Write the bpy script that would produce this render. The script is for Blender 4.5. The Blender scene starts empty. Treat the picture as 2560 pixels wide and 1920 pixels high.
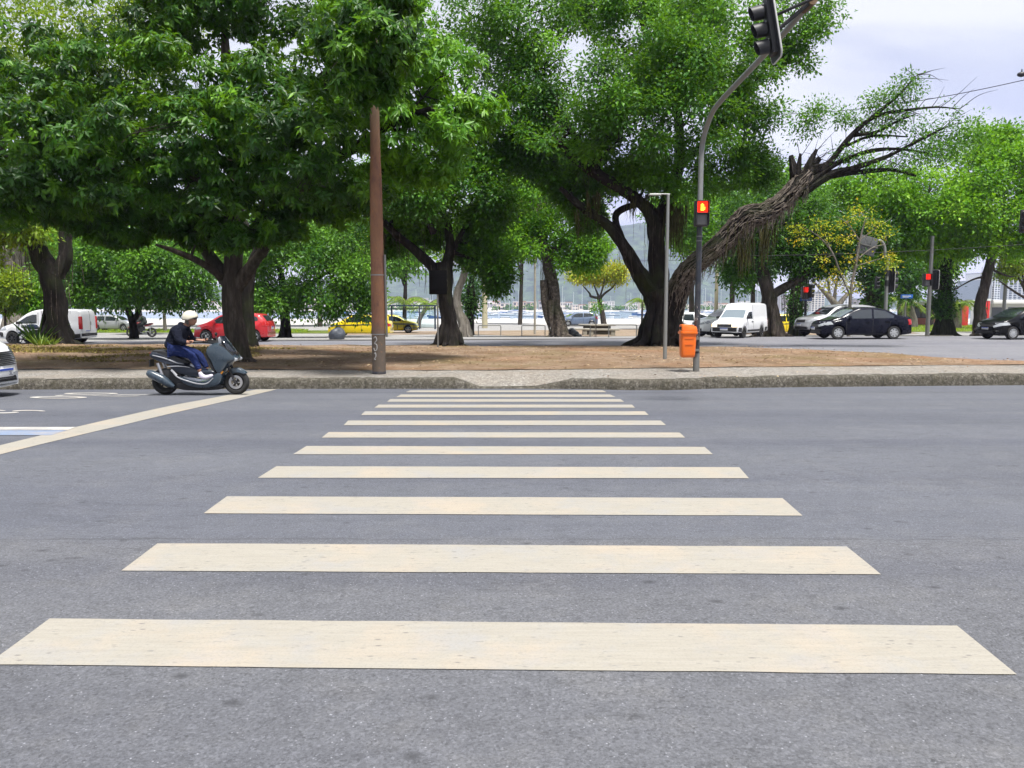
HAZE_D = .00020
SKY_L = 2.65
SUN_E = 3.0
EXPO = 1.55
import bpy, bmesh, math, random
import numpy as np
from mathutils import Vector, Matrix, noise as mnoise
from mathutils.bvhtree import BVHTree
from mathutils.geometry import tessellate_polygon

R = math.radians
scene = bpy.context.scene
COL = scene.collection
random.seed(7)

# ------------------------------------------------------------------ camera
FPX, CX, CY = 1922.0, 1280.0, 960.0          # focal length and centre of the 2560x1920 photograph
PITCH = math.atan(196 / FPX)
CAMZ = 1.385
SP, CP = math.sin(PITCH), math.cos(PITCH)

def ray(px, py):
    x, y = (px - CX) / FPX, -(py - CY) / FPX
    return Vector((x, y * SP + CP, y * CP - SP))

def at(px, py, Y):
    """the point at distance Y that is seen at photograph pixel px, py"""
    d = ray(px, py)
    t = Y / d.y
    return Vector((d.x * t, Y, CAMZ + d.z * t))

def sz(npx, Y):
    return npx / FPX * Y

def lerp_table(tab, v):
    if v <= tab[0][0]: return tab[0][1]
    for (a, za), (b, zb) in zip(tab, tab[1:]):
        if v <= b: return za + (zb - za) * (v - a) / (b - a)
    return tab[-1][1]

ROAD1 = [(-8, -.06), (0, -.012), (3, -.004), (5, 0), (6.5, -.006), (7.6, -.024), (8.7, -.052), (9.75, -.085), (10.9, -.127),
         (12, -.175), (13.3, -.235), (14.6, -.29), (15.5, -.325), (17.5, -.39)]
UPPER = [(15, -.13), (18, -.115), (23, -.10), (26, -.115), (30, -.14)]
FAR = [(38, -.33), (42, -.36), (46, -.48), (52, -.65), (62, -.80), (75, -.87), (96, -.95)]

def z_road1(x, y): return lerp_table(ROAD1, y)
def z_upper(x, y): return lerp_table(UPPER, y)
def z_road2(x, y): return -.27 + .0062 * max(-24, min(18, x)) - .004 * (y - 30)
def z_far(x, y): return lerp_table(FAR, y) + .004 * max(-24, min(18, x)) * max(0, min(1, (60 - y) / 20))

def ground(px, py, zf):
    d = ray(px, py); o = Vector((0, 0, CAMZ))
    lo, hi = .5, 400.0
    for _ in range(50):
        m = (lo + hi) / 2; p = o + d * (m / d.y)
        if p.z > zf(p.x, p.y): lo = m
        else: hi = m
    p = o + d * (hi / d.y)
    return Vector((p.x, p.y, zf(p.x, p.y)))

# ------------------------------------------------------------------ object helpers
def put(o, parent=None):
    COL.objects.link(o)
    if parent is not None: o.parent = parent
    return o

def tag(o, label=None, cat=None, group=None, kind=None):
    if label: o['label'] = label
    if cat: o['category'] = cat
    if group: o['group'] = group
    if kind: o['kind'] = kind
    return o

def thing(name, label, cat, loc=(0, 0, 0), rz=0, group=None):
    o = bpy.data.objects.new(name, None)
    o.empty_display_size = .2
    o.location = loc; o.rotation_euler = (0, 0, rz)
    put(o)
    return tag(o, label, cat, group)

def children(o): return [c for c in bpy.data.objects if c.parent == o]

def copy_tree(o, parent=None):
    kids = list(o.children)
    c = o.copy(); COL.objects.link(c)
    if parent is not None: c.parent = parent
    for k in kids: copy_tree(k, c)
    return c

class MB:
    def __init__(s): s.v = []; s.f = []
    def add(s, vs, fs, M=None):
        n = len(s.v)
        s.v += [(M @ Vector(p) if M else Vector(p)) for p in vs]
        s.f += [tuple(i + n for i in f) for f in fs]
        return s
    def box(s, c, d, M=None, taper=1.0):
        x, y, z = d[0] / 2, d[1] / 2, d[2] / 2; t = taper
        vs = [(-x, -y, -z), (x, -y, -z), (x, y, -z), (-x, y, -z), (-x * t, -y * t, z), (x * t, -y * t, z), (x * t, y * t, z), (-x * t, y * t, z)]
        T = Matrix.Translation(c)
        return s.add(vs, [(0, 3, 2, 1), (4, 5, 6, 7), (0, 1, 5, 4), (1, 2, 6, 5), (2, 3, 7, 6), (3, 0, 4, 7)], (M @ T) if M else T)
    def tube(s, pts, rad, seg=10, caps=True, rough=0.0, flute=0.0, nf=6, seed=0, squash=None):
        pts = [Vector(p) for p in pts]; n = len(pts)
        if not hasattr(rad, '__len__'): rad = [rad] * n
        base = len(s.v)
        t0 = (pts[1] - pts[0]).normalized()
        up = Vector((1, 0, 0)) if abs(t0.x) < .8 else Vector((0, 0, 1))
        u = (up - t0 * up.dot(t0)).normalized()
        for i, p in enumerate(pts):
            t = (pts[min(i + 1, n - 1)] - pts[max(i - 1, 0)]).normalized()
            u = (u - t * u.dot(t)).normalized(); w = t.cross(u)
            for k in range(seg):
                a = 2 * math.pi * k / seg
                r = rad[i]
                if flute: r *= 1 + flute * math.sin(nf * a + seed + i * .35) + flute * .6 * math.sin((nf * 2 + 1) * a - i * .2 + seed * 2)
                if rough: r *= 1 + rough * mnoise.noise(Vector((p.x * 1.7 + math.cos(a) * 1.5, p.y * 1.7 + math.sin(a) * 1.5, p.z * 1.7 + seed)))
                s.v.append(p + (u * math.cos(a) + w * math.sin(a)) * r)
        for i in range(n - 1):
            for k in range(seg):
                a = base + i * seg + k; b = base + i * seg + (k + 1) % seg
                s.f.append((a, b, b + seg, a + seg))
        if caps:
            s.f.append(tuple(base + k for k in reversed(range(seg))))
            s.f.append(tuple(base + (n - 1) * seg + k for k in range(seg)))
        return s
    def cyl(s, a, b, r, r2=None, seg=14): return s.tube([a, b], [r, r if r2 is None else r2], seg)
    def lathe(s, prof, seg=20, M=None, closed=False):
        """profile of (radius, height) turned round the local z axis"""
        base = len(s.v); n = len(prof)
        for r, z in prof:
            for k in range(seg):
                a = 2 * math.pi * k / seg
                p = Vector((r * math.cos(a), r * math.sin(a), z)); s.v.append(M @ p if M else p)
        for i in range(n if closed else n - 1):
            j = (i + 1) % n
            for k in range(seg):
                kk = (k + 1) % seg
                s.f.append((base + i * seg + k, base + i * seg + kk, base + j * seg + kk, base + j * seg + k))
        if not closed:
            s.f.append(tuple(base + k for k in reversed(range(seg))))
            s.f.append(tuple(base + (n - 1) * seg + k for k in range(seg)))
        return s
    def ball(s, c, r, seg=16, rings=10, M=None):
        if not hasattr(r, '__len__'): r = (r, r, r)
        base = len(s.v); c = Vector(c)
        for i in range(1, rings):
            t = math.pi * i / rings
            for k in range(seg):
                a = 2 * math.pi * k / seg
                p = c + Vector((r[0] * math.sin(t) * math.cos(a), r[1] * math.sin(t) * math.sin(a), r[2] * math.cos(t)))
                s.v.append(M @ p if M else p)
        top = len(s.v); p = c + Vector((0, 0, r[2])); s.v.append(M @ p if M else p)
        p = c - Vector((0, 0, r[2])); s.v.append(M @ p if M else p)
        for i in range(rings - 2):
            for k in range(seg):
                kk = (k + 1) % seg
                s.f.append((base + i * seg + k, base + (i + 1) * seg + k, base + (i + 1) * seg + kk, base + i * seg + kk))
        for k in range(seg):
            kk = (k + 1) % seg; l = base + (rings - 2) * seg
            s.f.append((top, base + k, base + kk)); s.f.append((top + 1, l + kk, l + k))
        return s
    def prism(s, poly, y0, y1, M=None):
        """polygon in local x,z extruded along y"""
        n = len(poly)
        vs = [(x, y0, z) for x, z in poly] + [(x, y1, z) for x, z in poly]
        fs = [(i, (i + 1) % n, n + (i + 1) % n, n + i) for i in range(n)]
        for tri in tessellate_polygon([[Vector((x, z, 0)) for x, z in poly]]):
            fs.append(tuple(tri)); fs.append(tuple(n + i for i in reversed(tri)))
        return s.add(vs, fs, M)
    def pillow(s, poly, w, inset=.82, edge=.62, w2=None, M=None):
        """side outline in x,z with rounded flanks reaching y = +-w"""
        cx = sum(p[0] for p in poly) / len(poly); cz = sum(p[1] for p in poly) / len(poly)
        n = len(poly); vs = []
        rings = [(-w, inset), (-w * .93, (1 + inset) / 2 + .03), (-w * edge, 1), (w * edge, 1), (w * .93, (1 + inset) / 2 + .03), (w, inset)]
        for y, k in rings: vs += [(cx + (x - cx) * k, y, cz + (z - cz) * k) for x, z in poly]
        fs = []
        for r in range(len(rings) - 1):
            for i in range(n):
                j = (i + 1) % n
                fs.append((r * n + i, r * n + j, (r + 1) * n + j, (r + 1) * n + i))
        l = (len(rings) - 1) * n
        for tri in tessellate_polygon([[Vector((x, z, 0)) for x, z in poly]]):
            fs.append(tuple(tri)); fs.append(tuple(l + i for i in reversed(tri)))
        return s.add(vs, fs, M)
    def build(s, name, mat, parent=None, smooth=35, bevel=0.0, sub=0):
        me = bpy.data.meshes.new(name)
        me.from_pydata([tuple(p) for p in s.v], [], s.f)
        bm = bmesh.new(); bm.from_mesh(me)
        bmesh.ops.recalc_face_normals(bm, faces=bm.faces)
        if bevel:
            ed = [e for e in bm.edges if len(e.link_faces) == 2 and e.calc_face_angle(0) > .6]
            bmesh.ops.bevel(bm, geom=ed, offset=bevel, segments=2, profile=.6, affect='EDGES', clamp_overlap=True)
        if sub:
            bmesh.ops.subdivide_edges(bm, edges=bm.edges, cuts=1, use_grid_fill=True, smooth=1.0)
        bm.to_mesh(me); bm.free()
        if smooth:
            me.polygons.foreach_set('use_smooth', [True] * len(me.polygons))
            me.set_sharp_from_angle(angle=R(smooth))
        me.materials.append(mat)
        return put(bpy.data.objects.new(name, me), parent)

def text_mesh(txt, size, name, mat, M, parent=None, align='CENTER'):
    cu = bpy.data.curves.new('txt', 'FONT'); cu.body = txt; cu.size = size; cu.align_x = align; cu.align_y = 'CENTER'; cu.extrude = .001
    t = bpy.data.objects.new('txt', cu); COL.objects.link(t)
    me = bpy.data.meshes.new_from_object(t.evaluated_get(bpy.context.evaluated_depsgraph_get()))
    bpy.data.objects.remove(t); bpy.data.curves.remove(cu)
    me.transform(M); me.materials.clear(); me.materials.append(mat); me.name = name
    return put(bpy.data.objects.new(name, me), parent)

# ------------------------------------------------------------------ material helpers
class NT:
    def __init__(s, name):
        s.m = bpy.data.materials.new(name); s.m.use_nodes = True
        s.t = s.m.node_tree; s.t.nodes.clear()
        s.out = s.n('ShaderNodeOutputMaterial')
        s.co = s.n('ShaderNodeTexCoord')
    def n(s, kind, **kw):
        x = s.t.nodes.new(kind)
        for k, v in kw.items(): setattr(x, k, v)
        return x
    def l(s, a, b): s.t.links.new(a, b)
    def val(s, sock, v):
        if hasattr(v, 'is_output'): s.l(v, sock)
        else: sock.default_value = v
    def noise(s, scale, detail=4, rough=.6, vec=None, dist=0.0):
        x = s.n('ShaderNodeTexNoise'); x.inputs['Scale'].default_value = scale; x.inputs['Detail'].default_value = detail
        x.inputs['Roughness'].default_value = rough; x.inputs['Distortion'].default_value = dist
        s.l(vec if vec is not None else s.co.outputs['Object'], x.inputs['Vector'])
        return x.outputs['Fac']
    def voro(s, scale, feature='F1', vec=None, out='Distance'):
        x = s.n('ShaderNodeTexVoronoi', feature=feature); x.inputs['Scale'].default_value = scale
        s.l(vec if vec is not None else s.co.outputs['Object'], x.inputs['Vector'])
        return x.outputs[out]
    def mapv(s, scale=(1, 1, 1), rot=(0, 0, 0), vec=None):
        x = s.n('ShaderNodeMapping'); x.inputs['Scale'].default_value = scale; x.inputs['Rotation'].default_value = rot
        s.l(vec if vec is not None else s.co.outputs['Object'], x.inputs['Vector'])
        return x.outputs['Vector']
    def ramp(s, fac, stops, interp='LINEAR'):
        x = s.n('ShaderNodeValToRGB'); x.color_ramp.interpolation = interp
        e = x.color_ramp.elements
        while len(e) > 1: e.remove(e[-1])
        e[0].position = stops[0][0]; e[0].color = c4(stops[0][1])
        for p, c in stops[1:]:
            q = e.new(p); q.color = c4(c)
        s.l(fac, x.inputs['Fac'])
        return x.outputs['Color']
    def mix(s, fac, a, b, mode='MIX'):
        x = s.n('ShaderNodeMix', data_type='RGBA', blend_type=mode)
        s.val(x.inputs[0], fac)
        s.val(x.inputs[6], c4(a) if not hasattr(a, 'is_output') else a); s.val(x.inputs[7], c4(b) if not hasattr(b, 'is_output') else b)
        return x.outputs[2]
    def math(s, op, a, b=0.0):
        x = s.n('ShaderNodeMath', operation=op); s.val(x.inputs[0], a); s.val(x.inputs[1], b)
        return x.outputs[0]
    def attr(s, name):
        x = s.n('ShaderNodeAttribute'); x.attribute_name = name
        return x.outputs['Fac']
    def bump(s, h, strength=.3, dist=.02):
        x = s.n('ShaderNodeBump'); x.inputs['Strength'].default_value = strength; x.inputs['Distance'].default_value = dist
        s.l(h, x.inputs['Height'])
        return x.outputs['Normal']
    def bsdf(s, col, rough=.7, metal=0.0, spec=.5, normal=None, coat=0.0, emit=None, estr=0.0, link=True, trans=0.0):
        x = s.n('ShaderNodeBsdfPrincipled')
        s.val(x.inputs['Base Color'], c4(col) if not hasattr(col, 'is_output') else col)
        s.val(x.inputs['Roughness'], rough); s.val(x.inputs['Metallic'], metal); x.inputs['Specular IOR Level'].default_value = spec
        x.inputs['Coat Weight'].default_value = coat; x.inputs['Coat Roughness'].default_value = .05
        x.inputs['Transmission Weight'].default_value = trans
        if normal is not None: s.l(normal, x.inputs['Normal'])
        if emit is not None:
            x.inputs['Emission Color'].default_value = c4(emit); x.inputs['Emission Strength'].default_value = estr
        if link: s.l(x.outputs[0], s.out.inputs['Surface'])
        return x.outputs[0]

def c4(c):
    if not hasattr(c, '__len__'): c = (c, c, c)
    return (*c, 1.0) if len(c) == 3 else tuple(c)

_cache = {}
def paint(name, col, rough=.5, metal=0.0, coat=0.0, var=.12, scale=9, spec=.5, dirt=0.0):
    """painted or moulded surface with slight tonal variation and grime"""
    k = name
    if k in _cache: return _cache[k]
    t = NT(name)
    n1 = t.noise(scale, 5)
    c = t.mix(t.math('MULTIPLY', n1, var * 2), col, tuple(v * .62 for v in col))
    if dirt:
        d = t.ramp(t.noise(3.1, 6, .7), [(.45, 0), (.72, 1)])
        c = t.mix(t.math('MULTIPLY', d, dirt), c, (.16, .13, .10))
    r = t.math('ADD', t.math('MULTIPLY', n1, .12), rough - .06)
    t.bsdf(c, r, metal, spec, coat=coat)
    _cache[k] = t.m
    return t.m

def glow(name, col, strength):
    t = NT(name); n = t.noise(60, 2)
    e = t.n('ShaderNodeEmission'); t.l(t.mix(t.math('MULTIPLY', n, .3), col, tuple(v * .6 for v in col)), e.inputs['Color'])
    e.inputs['Strength'].default_value = strength
    t.l(e.outputs[0], t.out.inputs['Surface'])
    return t.m
# ------------------------------------------------------------------ setting: materials
def m_asphalt(name, base, cool=1.0, speck=1.0):
    t = NT(name)
    grain = t.noise(95, 3, .8)
    fine = t.noise(26, 5, .75)
    big = t.noise(.55, 5, .6)
    lanes = t.noise(1.0, 4, .6, vec=t.mapv((.05, .55, 1)))
    b = base
    c = t.mix(t.ramp(grain, [(.30, 0), (.70, 1)]), tuple(v * .50 for v in b), tuple(v * 1.55 for v in b))
    c = t.mix(t.ramp(fine, [(.35, 0), (.65, .55)]), c, tuple(v * 1.15 for v in b))
    ag = t.n('ShaderNodeSeparateColor'); t.l(t.voro(105, out='Color'), ag.inputs[0])
    c = t.mix(t.math('MULTIPLY', t.ramp(ag.outputs[0], [(.0, 1), (.22, 0)]), .45 * speck), c, tuple(v * .42 for v in b))
    c = t.mix(t.math('MULTIPLY', t.ramp(ag.outputs[1], [(.80, 0), (1, 1)]), .48 * speck), c, tuple(v * 1.9 for v in b))
    mott = t.noise(7.5, 5, .7, vec=t.mapv((.6, 1.3, 1)))
    c = t.mix(t.ramp(mott, [(.36, .5), (.52, 0)]), c, (.74, .74, .74), 'MULTIPLY')
    c = t.mix(t.ramp(t.noise(2.1, 5, .7), [(.50, 0), (.70, .8)]), c, (1.22, 1.19, 1.12), 'MULTIPLY')
    line = t.ramp(t.noise(.75, 7, .72, vec=t.mapv((.35, 1.6, 1))), [(.494, 0), (.499, 1), (.501, 1), (.506, 0)])
    c = t.mix(t.math('MULTIPLY', line, t.math('MULTIPLY', t.ramp(t.noise(.5, 3), [(.50, 0), (.58, 1)]), .55 * speck)), c, tuple(v * .32 for v in b))
    c = t.mix(t.ramp(big, [(.35, .6), (.65, 0)]), c, (.80, .80, .80), 'MULTIPLY')
    c = t.mix(t.ramp(lanes, [(.42, .8), (.54, 0)]), c, (.80, .81, .86), 'MULTIPLY')
    # pale aggregate chips and dark oil spots
    v1 = t.voro(46); chips = t.math('MULTIPLY', t.ramp(v1, [(.10, 1), (.19, 0)]), t.ramp(t.noise(17, 2), [(.50, 0), (.60, 1)]))
    c = t.mix(t.math('MULTIPLY', chips, .75 * speck), c, tuple(min(1, v * 2.9) for v in b))
    v2 = t.voro(5.5, vec=t.mapv((.8, 1.2, 1))); spots = t.math('MULTIPLY', t.ramp(v2, [(.06, 1), (.20, 0)]), t.ramp(t.noise(2.3, 3), [(.47, 0), (.55, 1)]))
    c = t.mix(t.math('MULTIPLY', spots, .62 * speck), c, tuple(v * .25 for v in b))
    v3 = t.voro(19); sp3 = t.math('MULTIPLY', t.ramp(v3, [(.10, 1), (.25, 0)]), t.ramp(t.noise(6.3, 3), [(.50, 0), (.58, 1)]))
    c = t.mix(t.math('MULTIPLY', sp3, .45 * speck), c, tuple(v * .35 for v in b))
    if speck == 1.0:
        sp = t.n('ShaderNodeSeparateXYZ'); t.l(t.co.outputs['Object'], sp.inputs[0])
        yy = t.math('ADD', sp.outputs[1], t.math('MULTIPLY', t.math('SUBTRACT', t.noise(1.1, 5, .7), .5), .16))
        far = t.ramp(t.math('MULTIPLY', yy, .1), [(.440, 0), (.455, 1)])
        c = t.mix(t.math('MULTIPLY', far, .16), c, tuple(v * 1.02 for v in b))
        c = t.mix(far, t.mix(1.0, c, (1.04, 1.03, 1.02), 'MULTIPLY'), t.mix(1.0, c, (.98, .995, 1.035), 'MULTIPLY'))
        for y0, wd, k in ((4.47, .016, .45), (7.55, .012, .40), (9.6, .02, .45), (12.4, .05, .25), (14.9, .22, .35)):
            ln = t.ramp(t.math('ABSOLUTE', t.math('SUBTRACT', yy, y0 + .0)), [(wd * .4, 1), (wd, 0)])
            c = t.mix(t.math('MULTIPLY', ln, t.math('MULTIPLY', t.ramp(t.noise(.6, 4), [(.40, .15), (.60, 1)]), k)), c, tuple(v * .45 for v in b))
        for y0, wd in ((6.1, .34), (7.9, .30), (10.4, .32), (13.2, .3)):
            tr = t.ramp(t.math('ABSOLUTE', t.math('SUBTRACT', yy, y0)), [(0, 1), (wd, 0)])
            c = t.mix(t.math('MULTIPLY', tr, .6), c, t.mix(1.0, c, (.86, .86, .89), 'MULTIPLY'))
    h = t.math('ADD', grain, t.math('MULTIPLY', fine, .8))
    t.bsdf(c, .82, spec=.35, normal=t.bump(h, .55, .012))
    return t.m

def m_roadpaint(name, col):
    t = NT(name)
    streak = t.noise(9, 6, .75, vec=t.mapv((.35, 4.5, 1)))
    wear = t.noise(2.2, 6, .7)
    pit = t.voro(22, vec=t.mapv((.6, 1.3, 1)))
    pits = t.math('MULTIPLY', t.ramp(pit, [(.10, 1), (.24, 0)]), t.ramp(t.noise(3.2, 4), [(.50, 0), (.60, 1)]))
    c = t.mix(t.ramp(streak, [(.35, .55), (.62, 0)]), col, (col[0] * .78, col[1] * .76, col[2] * .74))
    c = t.mix(t.ramp(wear, [(.50, 0), (.68, .72)]), c, (.25, .25, .25))
    c = t.mix(t.ramp(t.noise(1.3, 5, .6), [(.5, 0), (.66, .30)]), c, (.40, .31, .22))
    flk = t.noise(34, 4, .7, vec=t.mapv((.35, 1.4, 1))); c = t.mix(t.ramp(flk, [(.30, .8), (.40, 0)]), c, (.15, .145, .14))
    c = t.mix(t.ramp(t.noise(80, 2, .7), [(.36, .35), (.5, 0)]), c, (.20, .19, .17))
    c = t.mix(t.math('MULTIPLY', pits, .7), c, (.12, .11, .11))
    t.bsdf(c, .7, spec=.3, normal=t.bump(t.noise(70, 4, .8), .35, .006))
    return t.m

M = {}
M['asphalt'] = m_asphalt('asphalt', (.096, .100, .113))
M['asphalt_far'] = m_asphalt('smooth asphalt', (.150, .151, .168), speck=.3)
M['road_paint'] = m_roadpaint('cream road paint', (.288, .272, .236))
M['road_paint_white'] = m_roadpaint('white road paint', (.44, .43, .41))
M['road_paint_blue'] = m_roadpaint('blue road paint', (.17, .225, .335))

def m_mosaic():
    t = NT('stone mosaic paving')
    v = t.voro(19); e = t.voro(19, 'DISTANCE_TO_EDGE')
    cell = t.voro(19, out='Color')
    sep = t.n('ShaderNodeSeparateColor'); t.l(cell, sep.inputs[0])
    c = t.ramp(sep.outputs[0], [(0, (.14, .133, .12)), (.3, (.205, .195, .178)), (.7, (.265, .252, .23)), (1, (.33, .315, .29))])
    c = t.mix(t.ramp(e, [(.03, .85), (.09, 0)]), c, (.07, .06, .05))
    c = t.mix(t.ramp(t.noise(.9, 5), [(.4, 0), (.7, .6)]), c, (.20, .165, .13))
    t.bsdf(c, .8, spec=.3, normal=t.bump(e, .5, .02))
    return t.m
M['mosaic'] = m_mosaic()

def m_kerb():
    t = NT('mossy granite kerb')
    n = t.noise(14, 6, .75); v = t.noise(3.2, 6, .7); f = t.noise(42, 4, .75)
    c = t.ramp(n, [(.30, (.036, .032, .026)), (.5, (.118, .108, .090)), (.68, (.29, .27, .235))])
    c = t.mix(t.ramp(v, [(.42, 0), (.62, .5)]), c, (.080, .073, .048))
    c = t.mix(t.ramp(f, [(.35, .7), (.55, 0)]), c, (.018, .016, .012))
    wv = t.n('ShaderNodeTexWave'); wv.inputs['Scale'].default_value = .31; wv.inputs['Distortion'].default_value = 2.2; wv.inputs['Detail'].default_value = 2; t.l(t.co.outputs['Object'], wv.inputs['Vector'])
    c = t.mix(t.ramp(wv.outputs['Fac'], [(.0, .3), (.004, .25), (.010, 0)]), c, (.02, .018, .014))
    t.bsdf(c, .9, spec=.2, normal=t.bump(t.math('ADD', n, f), .9, .04))
    return t.m
M['kerb'] = m_kerb()

def m_dirt(name, a, b, c_, g=.0):
    t = NT(name)
    n = t.noise(.8, 7, .68); f = t.noise(9, 6, .75, vec=t.mapv((.55, 1.4, 1))); s = t.noise(38, 4, .8)
    c = t.ramp(n, [(.32, a), (.5, b), (.68, c_)])
    c = t.mix(t.ramp(f, [(.34, .75), (.56, 0)]), c, tuple(v * .5 for v in a))
    c = t.mix(t.ramp(s, [(.55, 0), (.72, .55)]), c, tuple(min(1, v * 1.55) for v in c_))
    c = t.mix(t.ramp(t.noise(.22, 4, .6), [(.52, 0), (.68, .45 if g > .3 else 0)]), c, (.29, .135, .065))
    if g:
        gm = t.ramp(t.noise(.33, 5, .65), [(.50, 0), (.62, g)])
        c = t.mix(gm, c, t.mix(s, (.060, .062, .012), (.16, .13, .030)))
    t.bsdf(c, .95, spec=.15, normal=t.bump(t.math('ADD', f, s), .8, .04))
    return t.m
M['dirt'] = m_dirt('bare brown earth', (.155, .097, .057), (.235, .164, .110), (.315, .240, .172), g=.35)
M['dirt_far'] = m_dirt('pale dusty earth', (.20, .14, .095), (.27, .21, .155), (.33, .28, .22), g=.25)
M['grass'] = m_dirt('short verge grass', (.055, .085, .012), (.10, .135, .018), (.16, .17, .03))
M['sand'] = m_dirt('pale sand and paving', (.40, .385, .36), (.47, .46, .44), (.54, .53, .51))
M['paved'] = m_dirt('grey worn paving', (.24, .235, .23), (.29, .285, .28), (.34, .335, .325))

def m_water():
    t = NT('bay water')
    n = t.noise(.5, 5, .65, vec=t.mapv((.25, 1, 1)))
    c = t.ramp(n, [(.35, (.10, .16, .22)), (.65, (.20, .28, .35))])
    t.bsdf(c, .18, spec=.5, normal=t.bump(t.noise(1.6, 4, .6, vec=t.mapv((.3, 1, 1))), .25, .12))
    return t.m
M['water'] = m_water()

# ------------------------------------------------------------------ setting: sheets
def sheet(name, xs, ys, zf, mat, kind='structure', label=None, skip=None):
    m = MB(); nx = len(xs)
    for y in ys:
        for x in xs: m.v.append(Vector((x, y, zf(x, y))))
    for j in range(len(ys) - 1):
        for i in range(nx - 1):
            a = j * nx + i
            m.f.append((a, a + 1, a + nx + 1, a + nx))
    o = m.build(name, mat)
    return tag(o, label, kind=kind)

def frange(a, b, n): return [a + (b - a) * i / (n - 1) for i in range(n)]

sheet('road', frange(-70, 70, 71), [-8, -6, -4, -2, 0, 1.5, 3, 4, 5, 5.7, 6.5, 7, 7.6, 8.2, 8.7, 9.2, 9.75, 10.3, 10.9, 11.5, 12, 12.6, 13.3, 14, 14.6, 15, 15.5, 16.2, 17.5],
      z_road1, M['asphalt'], label='grey asphalt road crossed by the zebra crossing')
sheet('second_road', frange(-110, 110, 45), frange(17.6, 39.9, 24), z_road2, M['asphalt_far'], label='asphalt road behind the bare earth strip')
sheet('ground', frange(-2600, 2600, 27), [-60, 0, 20, 40, 60, 80, 95, 97, 110, 300, 900, 2600],
      lambda x, y: -1.1 if y < 96 else -4.2, M['sand'], label='ground under everything')
sheet('water', frange(-2500, 2500, 11), [96, 200, 400, 700, 1200, 2500], lambda x, y: -2.9, M['water'], label='pale bay water behind the park')

# kerb line of the near road (photograph pixels of its foot)
KERB = [(-1500, 975), (-400, 975), (0, 974), (500, 973), (900, 972), (1100, 972), (1200, 972), (1345, 972), (1480, 973), (1560, 975.5), (1680, 975.5),
        (1800, 971), (2000, 968), (2300, 965), (2560, 963), (2900, 961), (4200, 956)]
KP = [ground(px, py, z_road1) for px, py in KERB]
def kerb_y(x):
    return lerp_table([(p.x, p.y) for p in KP], x)
RAMP0, RAMP1 = KP[6].x, KP[7].x
def ramp_f(x):
    """1 in the dropped kerb, 0 away from it"""
    if x < RAMP0: d = RAMP0 - x; w = .55
    elif x > RAMP1: d = x - RAMP1; w = .75
    else: return 1.0
    return max(0.0, 1 - d / w)
def z_pave(x, y):
    hi = z_upper(x, y)
    lo = z_road1(x, kerb_y(x)) + .025
    f = ramp_f(x) * max(0.0, min(1.0, 1 - (y - kerb_y(x) - .05) / 1.25))
    return hi * (1 - f) + lo * f
# back edge of the pavement
BACK = [(-1500, 935), (0, 924), (300, 923), (640, 924), (900, 926), (1200, 926), (1500, 923), (1800, 919), (2200, 915), (2560, 912), (4200, 905)]
BP = [ground(px, py, z_upper) for px, py in BACK]
def back_y(x): return lerp_table([(p.x, p.y) for p in BP], x) + .12 * mnoise.noise(Vector((x * 1.3, 3, 0)))
xs = sorted(set([round(-70 + i * .5, 3) for i in range(281)] + [round(RAMP0 - .9 + i * .12, 3) for i in range(28)]))
m = MB(); NR = 14
for x in xs:
    y0 = kerb_y(x) + .16; y1 = back_y(x) + .25
    for j in range(NR):
        y = y0 + (y1 - y0) * (j / (NR - 1)) ** 1.4
        m.v.append(Vector((x, y, z_pave(x, y) + (.012 * mnoise.noise(Vector((x * .8, y * .8, 0)))))))
for i in range(len(xs) - 1):
    for j in range(NR - 1):
        a = i * NR + j; m.f.append((a, a + NR, a + NR + 1, a + 1))
tag(m.build('pavement', M['mosaic']), 'grey stone mosaic pavement behind the kerb', kind='structure')
# kerb stones: worn rounded top, dropped at the ramp
m = MB(); prof = [(0.0, 0.0, 0), (.015, .45, 1), (.04, .80, 1), (.075, .95, 1), (.13, 1.0, 1), (.30, 1.0, 1), (.34, .6, 1)]
kx = sorted(set([round(-70 + i * .12, 3) for i in range(1167)]))
for x in kx:
    y0 = kerb_y(x); zr = z_road1(x, y0) - .03; zt = z_pave(x, y0 + .1) + .004
    for dy, h, w in prof:
        nz = mnoise.noise(Vector((x * 1.9, dy * 3, 1))) + .5 * mnoise.noise(Vector((x * 6, dy * 9, 4)))
        chip = min(0, mnoise.noise(Vector((x * .9, 7, 2))) + .25) * .06
        m.v.append(Vector((x, y0 + dy + w * .018 * nz, zr + (zt - zr) * h + w * (.014 * nz + chip * h) * (1 - ramp_f(x)))))
n = len(prof)
for i in range(len(kx) - 1):
    for j in range(n - 1):
        a = i * n + j; m.f.append((a, a + n, a + n + 1, a + 1))
tag(m.build('kerb', M['kerb'], smooth=60), 'mossy worn granite kerb of the near road', kind='structure')

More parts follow.
